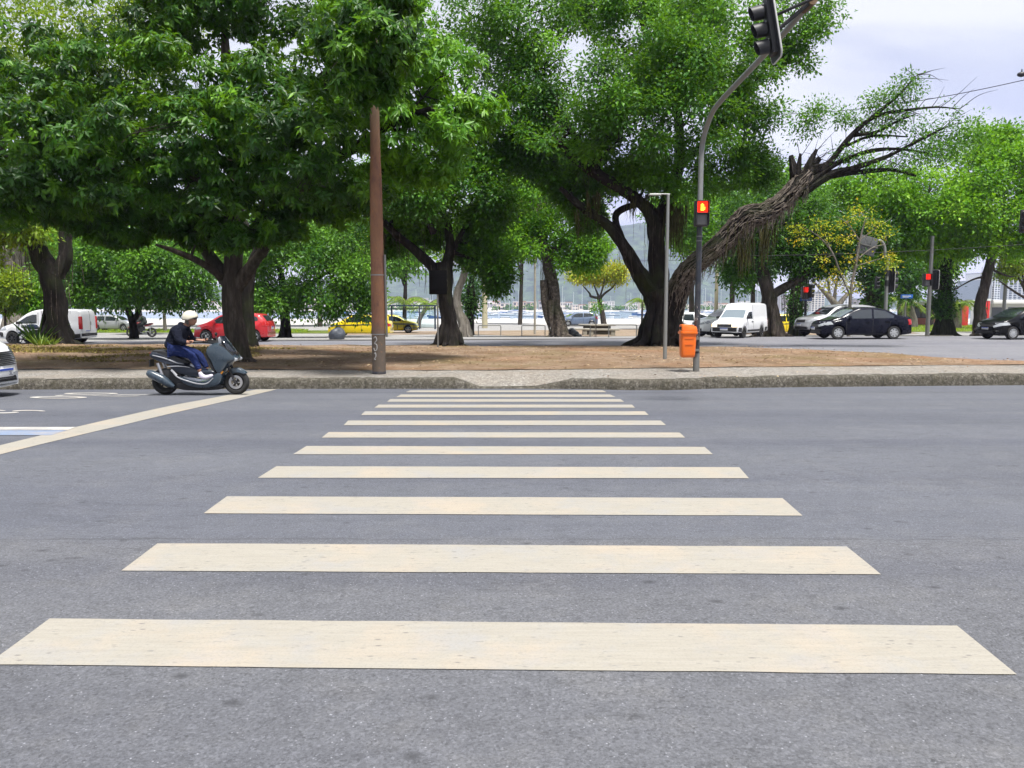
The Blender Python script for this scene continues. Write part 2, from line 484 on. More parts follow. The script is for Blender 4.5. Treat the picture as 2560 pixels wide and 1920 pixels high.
# bare earth strip between the two roads
EDGE = [(-2600, 856), (-600, 858), (0, 859), (300, 861), (640, 863), (900, 864), (1200, 864.5), (1500, 865), (1700, 866), (1840, 868), (1960, 871), (2100, 878), (2200, 884), (2290, 892),
        (2400, 898), (2560, 904), (2750, 908), (3400, 911)]
EP = [ground(px, py, z_upper) for px, py in EDGE]
def edge_y(x): return lerp_table([(p.x, p.y) for p in EP], x) + .08 * mnoise.noise(Vector((x * .9, 0, 5)))
m = MB(); NR = 26
exs = frange(-66, 22, 177)
for x in exs:
    y0 = back_y(x) - .02; y1 = max(y0 + .4, edge_y(x))
    for j in range(NR):
        y = y0 + (y1 - y0) * j / (NR - 1)
        z = z_upper(x, y) + .014
        z += .05 * mnoise.noise(Vector((x * .7, y * .7, 0))) * min(1, j / 4) + .02 * mnoise.noise(Vector((x * 2.6, y * 2.6, 3)))
        if x < -6: z += .10 * max(0, math.sin((y - y0) / (y1 - y0) * math.pi)) * min(1, (-6 - x) / 3)
        m.v.append(Vector((x, y, z)))
    m.v.append(Vector((x, y1 + .04, z - .05))); m.v.append(Vector((x, y1 + .06, z_road2(x, y1) - .05)))
n = NR + 2
for i in range(len(exs) - 1):
    for j in range(n - 1):
        a = i * n + j; m.f.append((a, a + n, a + n + 1, a + 1))
tag(m.build('earth_strip', M['dirt'], smooth=50), 'bare brown earth strip between the roads', kind='structure')
def z_earth(x, y): return z_upper(x, y) + .02

# ground beyond the second road
sheet('esplanade', frange(-130, 130, 53), [39.6, 39.75, 42, 44, 46, 49, 52, 56, 60, 66, 75, 85, 96.5], lambda x, y: z_far(x, y) + (.0 if y > 39.7 else -.12), M['paved'], label='grey paved ground towards the bay')
def patch(name, pts, mat, label, zf=z_far, up=.012, kind='structure'):
    P = [ground(px, py, zf) for px, py in pts]
    bm = bmesh.new(); vs = [bm.verts.new(p) for p in P]; bm.faces.new(vs)
    bmesh.ops.triangulate(bm, faces=bm.faces)
    for _ in range(4): bmesh.ops.subdivide_edges(bm, edges=[e for e in bm.edges if e.calc_length() > 1.2], cuts=1)
    for v in bm.verts: v.co.z = zf(v.co.x, v.co.y) + up
    bmesh.ops.recalc_face_normals(bm, faces=bm.faces)
    if sum(f.normal.z for f in bm.faces) < 0: bmesh.ops.reverse_faces(bm, faces=bm.faces)
    me = bpy.data.meshes.new(name); bm.to_mesh(me); bm.free(); me.materials.append(mat)
    return tag(put(bpy.data.objects.new(name, me)), label, kind=kind)
patch('grass_verge', [(-300, 823), (760, 823), (780, 832), (-300, 833)], M['grass'], 'green grass verge behind the parked motorbike')
patch('grass_bed', [(2180, 815), (2620, 812), (2640, 826), (2470, 829), (2230, 831)], M['grass'], 'green grass bed under the ivy covered tree')
patch('grass_verge', [(690, 826), (850, 826), (840, 834), (660, 834)], M['grass'], 'narrow grass verge behind the yellow taxi')
patch('earth_bed', [(1140, 828), (1640, 822), (1700, 838), (1480, 842), (1190, 837)], M['dirt_far'], 'dusty earth bed around the benches')
patch('earth_bed', [(1830, 826), (2240, 822), (2300, 834), (2060, 838), (1860, 836)], M['dirt_far'], 'dusty earth bed behind the dark saloon')
patch('earth_bed', [(870, 829), (1130, 828), (1160, 836), (860, 838)], M['dirt_far'], 'dusty earth bed beside the bus shelter')
patch('sand', [(-1400, 812), (1340, 812), (3600, 808), (3600, 797), (-1400, 797)], M['sand'], 'pale sand and promenade at the bay')
patch('kerb_line', [(650, 853), (1180, 851.5), (1180, 850.4), (650, 851.8)], M['kerb'], 'thin far kerb of the second road', up=.05)
patch('kerb_line', [(1180, 851.5), (1660, 849), (1660, 848), (1180, 850.4)], M['kerb'], 'thin far kerb behind the bicycle racks', up=.05)
patch('kerb_line', [(2200, 842), (2384, 842), (2384, 840.6), (2200, 840.6)], M['kerb'], 'short far kerb behind the dark saloon', up=.06)

# ------------------------------------------------------------------ road markings
cross = thing('zebra_crossing', 'cream striped zebra crossing painted over the near road', 'crossing', (0, 0, 0))
STR = [((108, 1338), (2067, 1353), (2197, 1459), (-28, 1437)), ((340, 1175), (1829, 1182), (1903, 1242), (262, 1234)), ((490, 1073), (1690, 1077), (1733, 1115), (440, 1110)),
       ((597, 1008), (1597, 1010), (1618, 1034), (557, 1033)), ((662, 964), (1522, 966), (1540, 982), (633, 982)), ((710, 934), (1468, 935), (1480, 946), (695, 946)),
       ((752, 909), (1427, 909), (1439, 919), (742, 919)), ((788, 889), (1393, 889), (1401, 897), (780, 897)), ((818, 874.5), (1365, 874.5), (1372, 881), (809, 881)),
       ((843, 862.5), (1340, 862.5), (1348, 868.3), (836, 868.3)), ((866, 852.5), (1318, 852.5), (1330, 858), (856, 858)), ((886, 843.5), (1302, 843.5), (1310, 847.5), (876, 847.5))]
K = 2560 / 2212
def quad_strip(m, c, nx=24, ny=2, up=.004, zf=z_road1, wob=.005):
    a, b, c_, d = [ground(p[0] * K, p[1] * K, zf) for p in c]
    base = len(m.v)
    for j in range(ny + 1):
        for i in range(nx + 1):
            s, t = i / nx, j / ny
            p = (a * (1 - s) + b * s) * (1 - t) + (d * (1 - s) + c_ * s) * t
            p.y += wob * mnoise.noise(Vector((p.x * 3, p.y, j * 5)))
            p.x += (wob * mnoise.noise(Vector((p.x, p.y * 9, i))) if i in (0, nx) else 0)
            p.z = zf(p.x, p.y) + up; m.v.append(p)
    for j in range(ny):
        for i in range(nx):
            q = base + j * (nx + 1) + i; m.f.append((q, q + nx + 1, q + nx + 2, q + 1))
for s in STR:
    m = MB(); quad_strip(m, s); m.build('stripe', M['road_paint'], cross)
m = MB(); n2 = lambda *p: [(x / K, y / K) for x, y in p]
for i in range(10):
    f = lambda t, A, B: (A[0] + (B[0] - A[0]) * t, A[1] + (B[1] - A[1]) * t)
T0, T1, B0, B1 = (-260, 1190), (668, 971.5), (-260, 1223), (700, 972)
m = MB()
tp = [(-260, 1178), (0, 1114), (300, 1043), (450, 1010), (640, 974)]; bp = [(-260, 1200), (0, 1137), (300, 1065), (500, 1018), (694, 973)]
A = [ground(*p, z_road1) for p in tp]; B = [ground(*p, z_road1) for p in bp]
for i in range(4):
    for k in range(8):
        for j in range(2):
            pass
pts = []
for i in range(4):
    for k in range(8 if i < 3 else 9):
        t = k / 8; pts.append((A[i].lerp(A[i + 1], t), B[i].lerp(B[i + 1], t)))
for a, b in pts:
    for s in (0, .5, 1):
        p = a.lerp(b, s); p.z = z_road1(p.x, p.y) + .004; m.v.append(p)
for i in range(len(pts) - 1):
    for j in range(2):
        q = i * 3 + j; m.f.append((q, q + 3, q + 4, q + 1))
tag(m.build('stop_line', M['road_paint']), 'wide cream stop line slanting towards the scooter', 'road marking')
m = MB(); quad_strip(m, n2((-500, 1069), (190, 1069), (172, 1076), (-500, 1076)), up=.008)
tag(m.build('lane_line', M['road_paint_white']), 'thin white lane line beside the blue band', 'road marking')
m = MB(); quad_strip(m, n2((-500, 1076.4), (168, 1076.4), (128, 1089), (-500, 1089)), up=.0055)
tag(m.build('lane_band', M['road_paint_blue']), 'blue painted band along the white lane line', 'road marking')
def flat_ring(m, cx, cy, rx, ry, w, wy, a0=0, a1=360, seg=30):
    base = len(m.v)
    for i in range(seg + 1):
        a = R(a0 + (a1 - a0) * i / seg)
        for k in (0, 1):
            p = ground(cx + (rx - w * k) * math.cos(a), cy + (ry - wy * k) * math.sin(a), z_road1); p.z += .006; m.v.append(p)
    for i in range(seg):
        q = base + i * 2; m.f.append((q, q + 2, q + 3, q + 1))
m = MB(); flat_ring(m, 146, 994, 72, 2.9, 22, 1.5); flat_ring(m, 228, 984.5, 68, 2.3, 20, 1.2); flat_ring(m, 195, 989.5, 58, 1.6, 18, .9, 150, 360); flat_ring(m, 345, 988.5, 62, 1.8, 20, .9, 180, 360); flat_ring(m, 300, 990, 50, 1.5, 16, .9, 0, 180)
tag(m.build('lane_letters', M['road_paint_white']), 'stretched white lettering painted on the far lane', 'road marking')
m = MB(); flat_ring(m, 8, 1031, 40, 3.2, 12, 2.2, 0, 180); flat_ring(m, 72, 1029, 42, 3.0, 14, 1.8, 170, 360); flat_ring(m, -30, 1028, 45, 3, 12, 2, 180, 360)
tag(m.build('lane_letters', M['road_paint_white']), 'stretched white lettering beside the white car', 'road marking')
# ------------------------------------------------------------------ trees
def m_leaf(name, dark, mid, light, trans=.3, rough=.42, tcol=None):
    t = NT(name)
    a = t.attr('tint')
    c = t.ramp(a, [(0, dark), (.5, mid), (1, light)])
    c = t.mix(t.ramp(t.noise(3.0, 3), [(.4, .35), (.65, 0)]), c, tuple(v * .7 for v in dark))
    p = t.bsdf(c, rough, spec=.28, link=False)
    tr = t.n('ShaderNodeBsdfTranslucent')
    t.l(t.mix(.5, c, tcol or light, 'MIX'), tr.inputs['Color'])
    mx = t.n('ShaderNodeMixShader'); mx.inputs[0].default_value = trans
    t.l(p, mx.inputs[1]); t.l(tr.outputs[0], mx.inputs[2]); t.l(mx.outputs[0], t.out.inputs['Surface'])
    return t.m
LEAF = {
    'big': m_leaf('glossy lance leaves', (.008, .040, .005), (.035, .122, .009), (.17, .37, .018), .30, .42, (.26, .50, .015)),
    'big2': m_leaf('light lance leaves', (.030, .10, .009), (.080, .24, .014), (.20, .42, .018), .34, .42, (.26, .50, .015)),
    'fig': m_leaf('small fig leaves', (.013, .064, .008), (.052, .18, .014), (.19, .42, .022), .34, .45, (.26, .50, .015)),
    'dark': m_leaf('dark evergreen leaves', (.009, .046, .007), (.034, .125, .011), (.14, .32, .018), .30, .45),
    'bright': m_leaf('bright green leaves', (.045, .16, .008), (.135, .34, .012), (.32, .56, .016), .40, .5, (.28, .52, .015)),
    'yellow': m_leaf('yellow green leaves', (.07, .16, .014), (.16, .28, .018), (.33, .42, .022), .4, .45, (.40, .50, .02)),
    'blossom': m_leaf('yellow blossom and leaves', (.12, .27, .02), (.42, .46, .02), (.78, .60, .015), .3, .5, (.8, .6, .02)),
    'orange': m_leaf('orange and yellow leaves', (.14, .32, .02), (.52, .58, .02), (.85, .50, .015), .45, .5, (.7, .5, .02)),
    'pale': m_leaf('pale grey green leaves', (.13, .17, .09), (.22, .26, .15), (.32, .36, .23), .3, .5),
    'palm': m_leaf('palm fronds', (.06, .14, .02), (.13, .24, .02), (.28, .36, .03), .3, .45),
}
def m_bark(name, a, b, c_, stretch=(6, 6, .9), ):
    t = NT(name)
    n = t.noise(1.5, 7, .7, vec=t.mapv(stretch)); f = t.noise(9, 5, .75); g = t.noise(.9, 4)
    c = t.ramp(n, [(.32, a), (.52, b), (.70, c_)])
    c = t.mix(t.ramp(g, [(.50, 0), (.68, .55)]), c, (.030, .042, .014))
    t.bsdf(c, .93, spec=.15, normal=t.bump(t.math('ADD', n, t.math('MULTIPLY', f, .5)), 1.0, .06))
    return t.m
BARK = {
    'strand': m_bark('stringy root bark', (.030, .025, .021), (.14, .118, .10), (.33, .29, .25), (4, 4, 4)),
    'grey': m_bark('grey brown bark', (.022, .018, .015), (.056, .046, .038), (.115, .098, .084)),
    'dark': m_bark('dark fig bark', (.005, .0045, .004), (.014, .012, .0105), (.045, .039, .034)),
    'fibre': m_bark('fibrous fig bark', (.030, .024, .020), (.085, .070, .058), (.22, .185, .155), (5, 5, 5)),
    'pale': m_bark('pale grey bark', (.10, .09, .075), (.19, .17, .145), (.30, .275, .24)),
    'vine': m_bark('ivy wrapped bark', (.012, .015, .009), (.028, .032, .016), (.06, .055, .04)),
}

def leaf_mesh(name, P, D, N, L, W, T, mat, parent):
    """two folded triangles per leaf: P base, D axis, N face normal, L length, W width, T tint"""
    n = len(P)
    D = D / np.linalg.norm(D, axis=1, keepdims=True)
    S = np.cross(D, N); S /= np.maximum(np.linalg.norm(S, axis=1, keepdims=True), 1e-6)
    N = np.cross(S, D)
    V = np.empty((n, 4, 3), np.float32)
    V[:, 0] = P
    V[:, 1] = P + D * (L * .42)[:, None] + S * (W * .5)[:, None] + N * (W * .17)[:, None]
    V[:, 2] = P + D * L[:, None] - N * (L * .10)[:, None]
    V[:, 3] = P + D * (L * .42)[:, None] - S * (W * .5)[:, None] + N * (W * .17)[:, None]
    me = bpy.data.meshes.new(name)
    me.vertices.add(n * 4); me.vertices.foreach_set('co', V.reshape(-1))
    idx = (np.arange(n)[:, None] * 4 + np.array([0, 1, 2, 0, 2, 3])[None]).astype(np.int32).reshape(-1)
    me.loops.add(n * 6); me.loops.foreach_set('vertex_index', idx)
    me.polygons.add(n * 2); me.polygons.foreach_set('loop_start', (np.arange(n * 2) * 3).astype(np.int32))
    me.update(calc_edges=True)
    at_ = me.attributes.new('tint', 'FLOAT', 'POINT')
    at_.data.foreach_set('value', np.repeat(T.astype(np.float32), 4))
    me.materials.append(mat)
    return put(bpy.data.objects.new(name, me), parent)

def unit(rng, n):
    v = rng.normal(size=(n, 3)); return v / np.linalg.norm(v, axis=1, keepdims=True)

def crown(name, lobes, parent, mat, seed=1, blobs=14, per=60, k=8, L=.2, W=.07, kind='small', blob_r=.34, tint_bias=0.0, flat=.75, hollow=.5, sparse=1.0):
    """lobes: (centre Vector, rx, ry, rz). A lobe holds blobs, a blob holds leaf clusters, a cluster k leaves."""
    rng = np.random.default_rng(seed)
    C, DIR, T0 = [], [], []
    for c, rx, ry, rz in lobes:
        vol = (rx * ry * rz) ** (1 / 3)
        nb = max(3, int(blobs * rng.uniform(.8, 1.2)))
        d = unit(rng, nb); rad = hollow + (1 - hollow) * rng.random(nb) ** .6
        bc = np.array(c)[None] + d * rad[:, None] * np.array([rx, ry, rz])[None]
        br = vol * blob_r * rng.uniform(.65, 1.35, nb)
        bt = rng.normal(0, .22, nb)
        for i in range(nb):
            m_ = max(2, int(per * sparse * rng.uniform(.7, 1.3)))
            dd = unit(rng, m_); dd[:, 2] = np.abs(dd[:, 2]) * .9 + dd[:, 2] * .1 + .0
            flip = rng.random(m_) < .30; dd[flip, 2] *= -1
            rr = br[i] * (.45 + .65 * rng.random(m_) ** .7)
            C.append(bc[i] + dd * rr[:, None] * np.array([1.15, 1.15, flat])); DIR.append(dd * .8 + d[i] * .5); T0.append(np.full(m_, bt[i]))
    C = np.concatenate(C); DIR = np.concatenate(DIR); T0 = np.concatenate(T0)
    n = len(C)
    ax = DIR + np.array([0, 0, .35]) + rng.normal(0, .35, (n, 3)); ax /= np.linalg.norm(ax, axis=1, keepdims=True)
    ref = np.where(np.abs(ax[:, 2:3]) < .9, np.array([[0, 0, 1.]]), np.array([[1., 0, 0]]))
    u = np.cross(ax, ref); u /= np.linalg.norm(u, axis=1, keepdims=True); v = np.cross(ax, u)
    if kind == 'whorl':
        ang = rng.random(n)[:, None] * 6.28 + np.arange(k)[None] * (6.2832 / k) + rng.normal(0, .38, (n, k))
        rad_ = np.cos(ang)[..., None] * u[:, None] + np.sin(ang)[..., None] * v[:, None]
        lift = rng.uniform(-.15, .75, (n, k))[..., None]
        D = rad_ + ax[:, None] * lift - np.array([0, 0, 1.]) * rng.uniform(.25, 1.15, (n, k))[..., None]
        P = C[:, None] + rad_ * .015 + ax[:, None] * rng.uniform(-.05, .05, (n, k))[..., None]
        N = ax[:, None] + rad_ * .25 + rng.normal(0, .18, (n, k, 3))
    else:
        off = rng.normal(0, 1, (n, k, 3)) * (L * 1.15)
        P = C[:, None] + off
        D = off / (L * 1.15) * .8 + ax[:, None] * .4 + rng.normal(0, .5, (n, k, 3)) - np.array([0, 0, .45])
        N = ax[:, None] * .6 + np.array([0, 0, .55]) + rng.normal(0, .36, (n, k, 3))
    P = P.reshape(-1, 3); D = D.reshape(-1, 3); N = N.reshape(-1, 3)
    q = len(P)
    sc = np.repeat(rng.uniform(.6, 1.25, n), k)
    ll = L * rng.uniform(.55, 1.2, q) * sc; ww = W * rng.uniform(.75, 1.25, q) * np.sqrt(sc)
    tint = np.repeat(T0 + rng.normal(0, .085, n), k) + rng.normal(.42 + tint_bias, .09, q)
    old = rng.random(q) < .004; tint = np.clip(tint, 0, 1); tint[old] = 1
    return leaf_mesh(name, P, D, N, ll, ww, tint, mat, parent)

def smooth_path(pts, rad, n=6):
    """Catmull-Rom through the points"""
    P = [Vector(p) for p in pts]; out, ro = [], []
    Q = [P[0] * 2 - P[1]] + P + [P[-1] * 2 - P[-2]]
    for i in range(1, len(Q) - 2):
        for k in range(n):
            t = k / n; a, b, c, d = Q[i - 1], Q[i], Q[i + 1], Q[i + 2]
            out.append(.5 * ((2 * b) + (c - a) * t + (2 * a - 5 * b + 4 * c - d) * t * t + (3 * b - a - 3 * c + d) * t ** 3))
            ro.append(rad[i - 1] * (1 - t) + rad[i] * t)
    out.append(P[-1]); ro.append(rad[-1])
    return out, ro

def limbs_mesh(m, limbs, Y, zbase=None, rough=.18, flute=0.0, seed=0, seg=12):
    """limbs: lists of (px, py, dY, radius in metres)"""
    allp = []
    for li, L in enumerate(limbs):
        pts = [at(p[0], p[1], Y + p[2]) for p in L]; rad = [p[3] for p in L]
        if li == 0 and zbase is not None:
            pts[0].z = zbase - .15
        P, Rr = smooth_path(pts, rad)
        m.tube(P, Rr, seg, rough=rough, flute=flute, seed=seed + li, nf=5)
        allp += list(zip(P, Rr))
    return allp

def twigs(m, allp, lobes, rng, n=4, r0=.07, jag=.25, far=3.4):
    for c, rx, ry, rz in lobes:
        c = Vector(c)
        j = min(allp, key=lambda q: (q[0] - c).length + (0 if q[1] < .5 else .8))
        a, ra = j
        if (a - c).length > far: continue
        mid = a.lerp(c, .5) + Vector((rng.uniform(-1, 1), rng.uniform(-1, 1), rng.uniform(-.2, .8))) * jag
        P, Rr = smooth_path([a, mid, c], [min(ra * .8, r0 * 1.5), r0, r0 * .45], 5)
        m.tube(P, Rr, 6, rough=.15)
        for _ in range(n):
            d = Vector((rng.gauss(0, 1), rng.gauss(0, 1), rng.gauss(.2, .8))).normalized()
            e = c + Vector((d.x * rx, d.y * ry, d.z * rz)) * .85
            s = c.lerp(mid, rng.random() * .6)
            P, Rr = smooth_path([s, s.lerp(e, .5) + Vector((0, 0, rng.uniform(-.1, .3))), e], [r0 * .5, r0 * .3, r0 * .12], 4)
            m.tube(P, Rr, 5, caps=False)

def hang(m, pts, n, lo, hi, rng, r=.012, spread=.5):
    """aerial roots hanging from the given points"""
    for _ in range(n):
        p, rr = rng.choice(pts)
        a = p + Vector((rng.uniform(-1, 1) * spread, rng.uniform(-1, 1) * spread, -rr * .6))
        l = rng.uniform(lo, hi); q = [a]
        for i in range(3): q.append(q[-1] + Vector((rng.uniform(-.05, .05), rng.uniform(-.05, .05), -l / 3)))
        m.tube(q, [r, r, r * .8, r * .4], 4, caps=False)

def tree(name, label, cat, base, Y, limbs, lobes, leaf, bark='dark', zf=z_far, seed=1, flute=0.0, rough=.18, roots=0, twig=4, twig_r=.06, group=None, ck=None, hangs=None, seg=12, far=3.4):
    """base: pixel of the trunk foot; limbs and lobes in photograph pixels at distance Y (+dY)"""
    rng = random.Random(seed)
    b = at(base[0], base[1], Y); b.z = zf(b.x, b.y)
    t = thing(name, label, cat, b, 0, group)
    LB = []
    for l in lobes:
        c = at(l[0], l[1], Y + l[4]); LB.append((c, sz(l[2], Y + l[4]), l[5] if len(l) > 5 else sz((l[2] + l[3]) / 2, Y), sz(l[3], Y + l[4])))
    m = MB()
    allp = limbs_mesh(m, limbs, Y, b.z, rough, flute, seed, seg)
    for i in range(roots):
        a = 2 * math.pi * (i + rng.random() * .7) / roots; r0 = limbs[0][0][3]
        l = r0 * rng.uniform(1.3, 2.3)
        d = Vector((math.cos(a), math.sin(a), 0)); s = b + d * r0 * .45 + Vector((0, 0, r0 * rng.uniform(1.8, 3.0)))
        P, Rr = smooth_path([s, b + d * r0 * .86 + Vector((0, 0, r0 * .85)), b + d * r0 * 1.06 + Vector((0, 0, r0 * .28)), b + d * l * .75 + Vector((0, 0, .03)), b + d * l + Vector((rng.uniform(-.2, .2), 0, -.06))], [r0 * .12, r0 * .26, r0 * .24, r0 * .15, r0 * .05], 5)
        m.tube(P, Rr, 7, rough=.2)
    if twig: twigs(m, allp, LB, rng, twig, twig_r, far=far)
    tr = m.build('trunk', BARK[bark], None, smooth=70)
    cr = crown('crown', LB, None, LEAF[leaf], seed=seed, **(ck or {})) if LB else None
    parts = [tr] + ([cr] if cr else [])
    if hangs:
        n, lo, hi, r, sp, minr = hangs
        h = MB(); hang(h, [q for q in allp if q[0].z > b.z + 2.0 and q[1] > minr] or allp, n, lo, hi, rng, r, sp)
        parts.append(tag(h.build('aerial_roots', BARK['fibre'], None, smooth=0), kind='stuff'))
    for p in parts:
        p.parent = t; p.matrix_parent_inverse = Matrix.Translation(-b)
    return t, allp, LB

# --- big near tree with long glossy leaves
random.seed(3)
T1L = []
def row(y, xs, rx, ry, dY, rz=None):
    for x in xs: T1L.append((x + random.uniform(-25, 25), y + random.uniform(-20, 20), rx * random.uniform(.85, 1.15), ry * random.uniform(.85, 1.15), dY + random.uniform(-.6, .6)) + ((rz,) if rz else ()))
row(40, [330, 500, 680, 860], 140, 110, 0)
row(180, [80, 240, 420, 600, 780, 930], 140, 100, -2.2)
row(330, [20, 180, 340, 520, 690, 800], 130, 95, -3.2)
row(450, [-20, 130, 290, 450, 640, 800], 120, 75, -2.6)
row(510, [30, 190, 340, 480, 760, 880], 105, 55, -.6)
row(560, [190, 300, 410, 500], 85, 42, -.8)
T1L += [(560, 590, 75, 36, -1.6), (640, 575, 70, 34, -1.8), (700, 560, 70, 36, -1.2), (920, 222, 60, 34, -5.0), (905, 150, 75, 55, -5.0), (960, 95, 80, 70, -5.0), (925, 0, 90, 70, -4.8), (870, 60, 80, 70, -4.6), (560, 10, 110, 70, 0), (450, -10, 110, 60, .5)]
row(300, [150, 400, 650, 850], 170, 120, 2.2)
row(500, [250, 430, 720, 850], 130, 60, 2.4)
tree('broadleaf_tree', 'huge dark tree with long drooping leaves rising behind the scooter', 'tree', (592, 905), 20.3,
     [[(600, 908, 0, .32), (595, 860, 0, .28), (582, 790, 0, .265), (580, 700, 0, .25), (586, 610, 0, .22), (588, 480, 0, .21), (580, 330, 0, .20), (565, 150, .2, .13), (560, 40, .3, .06)],
      [(588, 720, 0, .2), (640, 650, -.2, .135), (685, 590, -.6, .115), (735, 500, -1.2, .10), (800, 400, -2, .08)],
      [(576, 710, 0, .22), (530, 650, .3, .17), (490, 590, .6, .10), (460, 550, 1, .05), (380, 500, 1.2, .05)],
      [(565, 700, 0, .11), (500, 655, -.6, .085), (430, 625, -1.2, .06), (390, 612, -1.6, .03)],
      [(588, 560, 0, .2), (540, 475, -.8, .15), (470, 430, -1.8, .11), (380, 390, -2.8, .06)],
      [(588, 430, 0, .18), (680, 360, -.5, .12), (800, 270, -1.4, .07)]],
     T1L, 'big', 'grey', z_upper, seed=11, rough=.10, roots=5, twig=5, twig_r=.03, far=1.5,
     ck=dict(blobs=16, per=25, k=8, L=.205, W=.07, kind='whorl', blob_r=.34, hollow=.45, tint_bias=-.04))
# lighter tree of the same kind hanging over the rusty pole
T1B = [(1010, 120, 110, 90, 0), (1060, 240, 120, 90, -.6), (1130, 330, 110, 70, -.5), (1000, 330, 110, 80, -.8), (1060, 420, 90, 50, .3), (960, 440, 80, 60, .6), (1190, 300, 70, 60, 0), (960, 220, 100, 90, .4), (1120, 190, 90, 80, .8), (1000, 30, 110, 70, .6), (930, 60, 90, 80, 1)]
tree('broadleaf_tree', 'lighter green long leaved tree hanging right of the rusty pole', 'tree', (624, 868), 26.5,
     [[(624, 872, 0, .27), (621, 800, 0, .21), (620, 720, 0, .20), (640, 640, 0, .18), (720, 520, -.8, .2), (800, 430, -2.5, .17), (900, 360, -5, .13), (1000, 300, -7.5, .09), (1080, 270, -8.2, .05)],
      [(655, 640, 0, .2), (610, 560, .5, .15), (560, 480, 1, .1)]],
     [(a, b, c, d, e - 6.6) for a, b, c, d, e in T1B], 'big2', 'dark', z_upper, seed=12, rough=.12, roots=4, twig=6, twig_r=.035,
     ck=dict(blobs=16, per=15, k=8, L=.24, W=.075, kind='whorl', blob_r=.36, hollow=.4, tint_bias=.22))

# --- leaning fig at the left
tree('fig_tree', 'leaning fig tree with a fluted trunk in front of the white van', 'tree', (138, 852), 30,
     [[(148, 858, 0, .54), (145, 820, 0, .41), (138, 760, 0, .36), (126, 690, 0, .36), (104, 640, 0, .34), (78, 590, -.3, .31), (55, 540, -.6, .36), (30, 470, -1, .28), (0, 380, -1.4, .2), (-40, 260, -1.6, .12)],
      [(140, 690, 0, .25), (160, 650, .2, .24), (165, 590, .4, .22), (170, 510, .6, .18), (200, 400, 1, .13), (240, 250, 1.2, .07)],
      [(95, 620, 0, .2), (40, 570, 1, .16), (-30, 520, 2, .1)]],
     [(40, 60, 200, 130, 0), (260, 90, 190, 120, 1.5), (-60, 200, 150, 140, -1), (150, 220, 170, 110, 2), (60, 380, 150, 90, 1), (240, 330, 130, 90, 2.5), (-40, 470, 110, 80, -.5), (30, 560, 90, 55, -1.2), (-80, 600, 90, 70, 0), (400, 60, 130, 90, 2.5)],
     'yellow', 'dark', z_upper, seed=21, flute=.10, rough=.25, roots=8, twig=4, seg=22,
     ck=dict(blobs=15, per=30, k=9, L=.20, W=.09, blob_r=.32, tint_bias=-.06), hangs=(70, .8, 2.6, .012, .5, .12))
# grey rooted banyan at far left
tree('banyan_tree', 'grey banyan tree with hanging root columns at the far left', 'tree', (38, 790), 58,
     [[(38, 800, 0, .9), (38, 740, 0, .75), (32, 690, 0, .7), (22, 640, 0, .75), (0, 590, 0, .5), (-30, 520, 0, .3)],
      [(48, 790, .3, .35), (52, 720, .3, .3), (45, 650, .2, .35), (50, 590, 0, .3)], [(20, 790, -.3, .3), (15, 720, -.3, .28), (10, 650, -.2, .3), (-20, 600, 0, .3)], [(60, 790, .2, .16), (62, 700, .2, .14), (55, 620, .2, .16)]],
     [(20, 560, 130, 60, 0), (-90, 600, 110, 80, 0), (110, 600, 90, 60, 2), (10, 470, 150, 80, 2)], 'bright', 'pale', z_far, seed=22, flute=.12, rough=.2, roots=5,
     ck=dict(blobs=14, per=28, k=8, L=.34, W=.17), hangs=(60, 1.5, 5, .03, 1.2, .1))

# --- round dark trees beyond the second road
tree('round_tree', 'low rounded dark tree with a forked trunk left of the rider', 'tree', (334, 846), 43,
     [[(337, 848, 0, .24), (333, 815, 0, .21), (328, 795, 0, .19), (318, 770, 0, .15), (300, 730, 0, .1)], [(334, 800, 0, .15), (346, 780, 0, .13), (354, 760, .2, .12), (375, 720, .3, .08)]],
     [(200, 690, 75, 55, 0), (265, 670, 95, 60, -1), (350, 660, 100, 60, -1.4), (430, 680, 95, 60, -.6), (490, 710, 70, 55, 0), (240, 722, 85, 42, -.5), (330, 720, 100, 40, -1), (430, 728, 90, 40, -.4), (205, 735, 50, 30, .5), (340, 610, 90, 50, .8), (420, 630, 80, 45, .8)],
     'dark', 'dark', z_far, seed=31, roots=3, twig_r=.04, ck=dict(blobs=15, per=24, k=8, L=.24, W=.115, blob_r=.33, tint_bias=.28))
tree('round_tree', 'spreading dark tree with a straight trunk left of the rusty pole', 'tree', (712, 843), 46,
     [[(714, 845, 0, .34), (713, 800, 0, .30), (712, 760, 0, .27), (705, 700, 0, .2), (690, 640, 0, .12)], [(713, 770, 0, .2), (760, 720, 0, .14), (820, 680, .3, .08)], [(712, 760, 0, .2), (660, 700, 0, .12)]],
     [(650, 700, 70, 60, 0), (730, 660, 90, 70, -1), (820, 650, 95, 70, -.8), (890, 690, 75, 65, 0), (700, 745, 80, 38, -.6), (790, 745, 90, 40, -.8), (880, 755, 70, 35, -.2), (760, 600, 110, 55, .6), (860, 590, 90, 50, 1), (660, 640, 60, 50, .8), (640, 760, 40, 30, 0)],
     'dark', 'dark', z_far, seed=32, roots=3, twig_r=.045, ck=dict(blobs=15, per=24, k=8, L=.25, W=.12, blob_r=.33, tint_bias=.36))
tree('street_tree', 'slim fresh green tree standing beyond the silver estate car', 'tree', (412, 822), 66,
     [[(413, 824, 0, .16), (411, 790, 0, .13), (410, 740, 0, .1), (412, 690, 0, .06)]], [(410, 680, 55, 40, 0), (380, 640, 60, 40, 1), (445, 640, 60, 40, 1)], 'bright', 'pale', z_far, seed=33, twig=3, ck=dict(blobs=10, per=20, k=7, L=.4, W=.2))

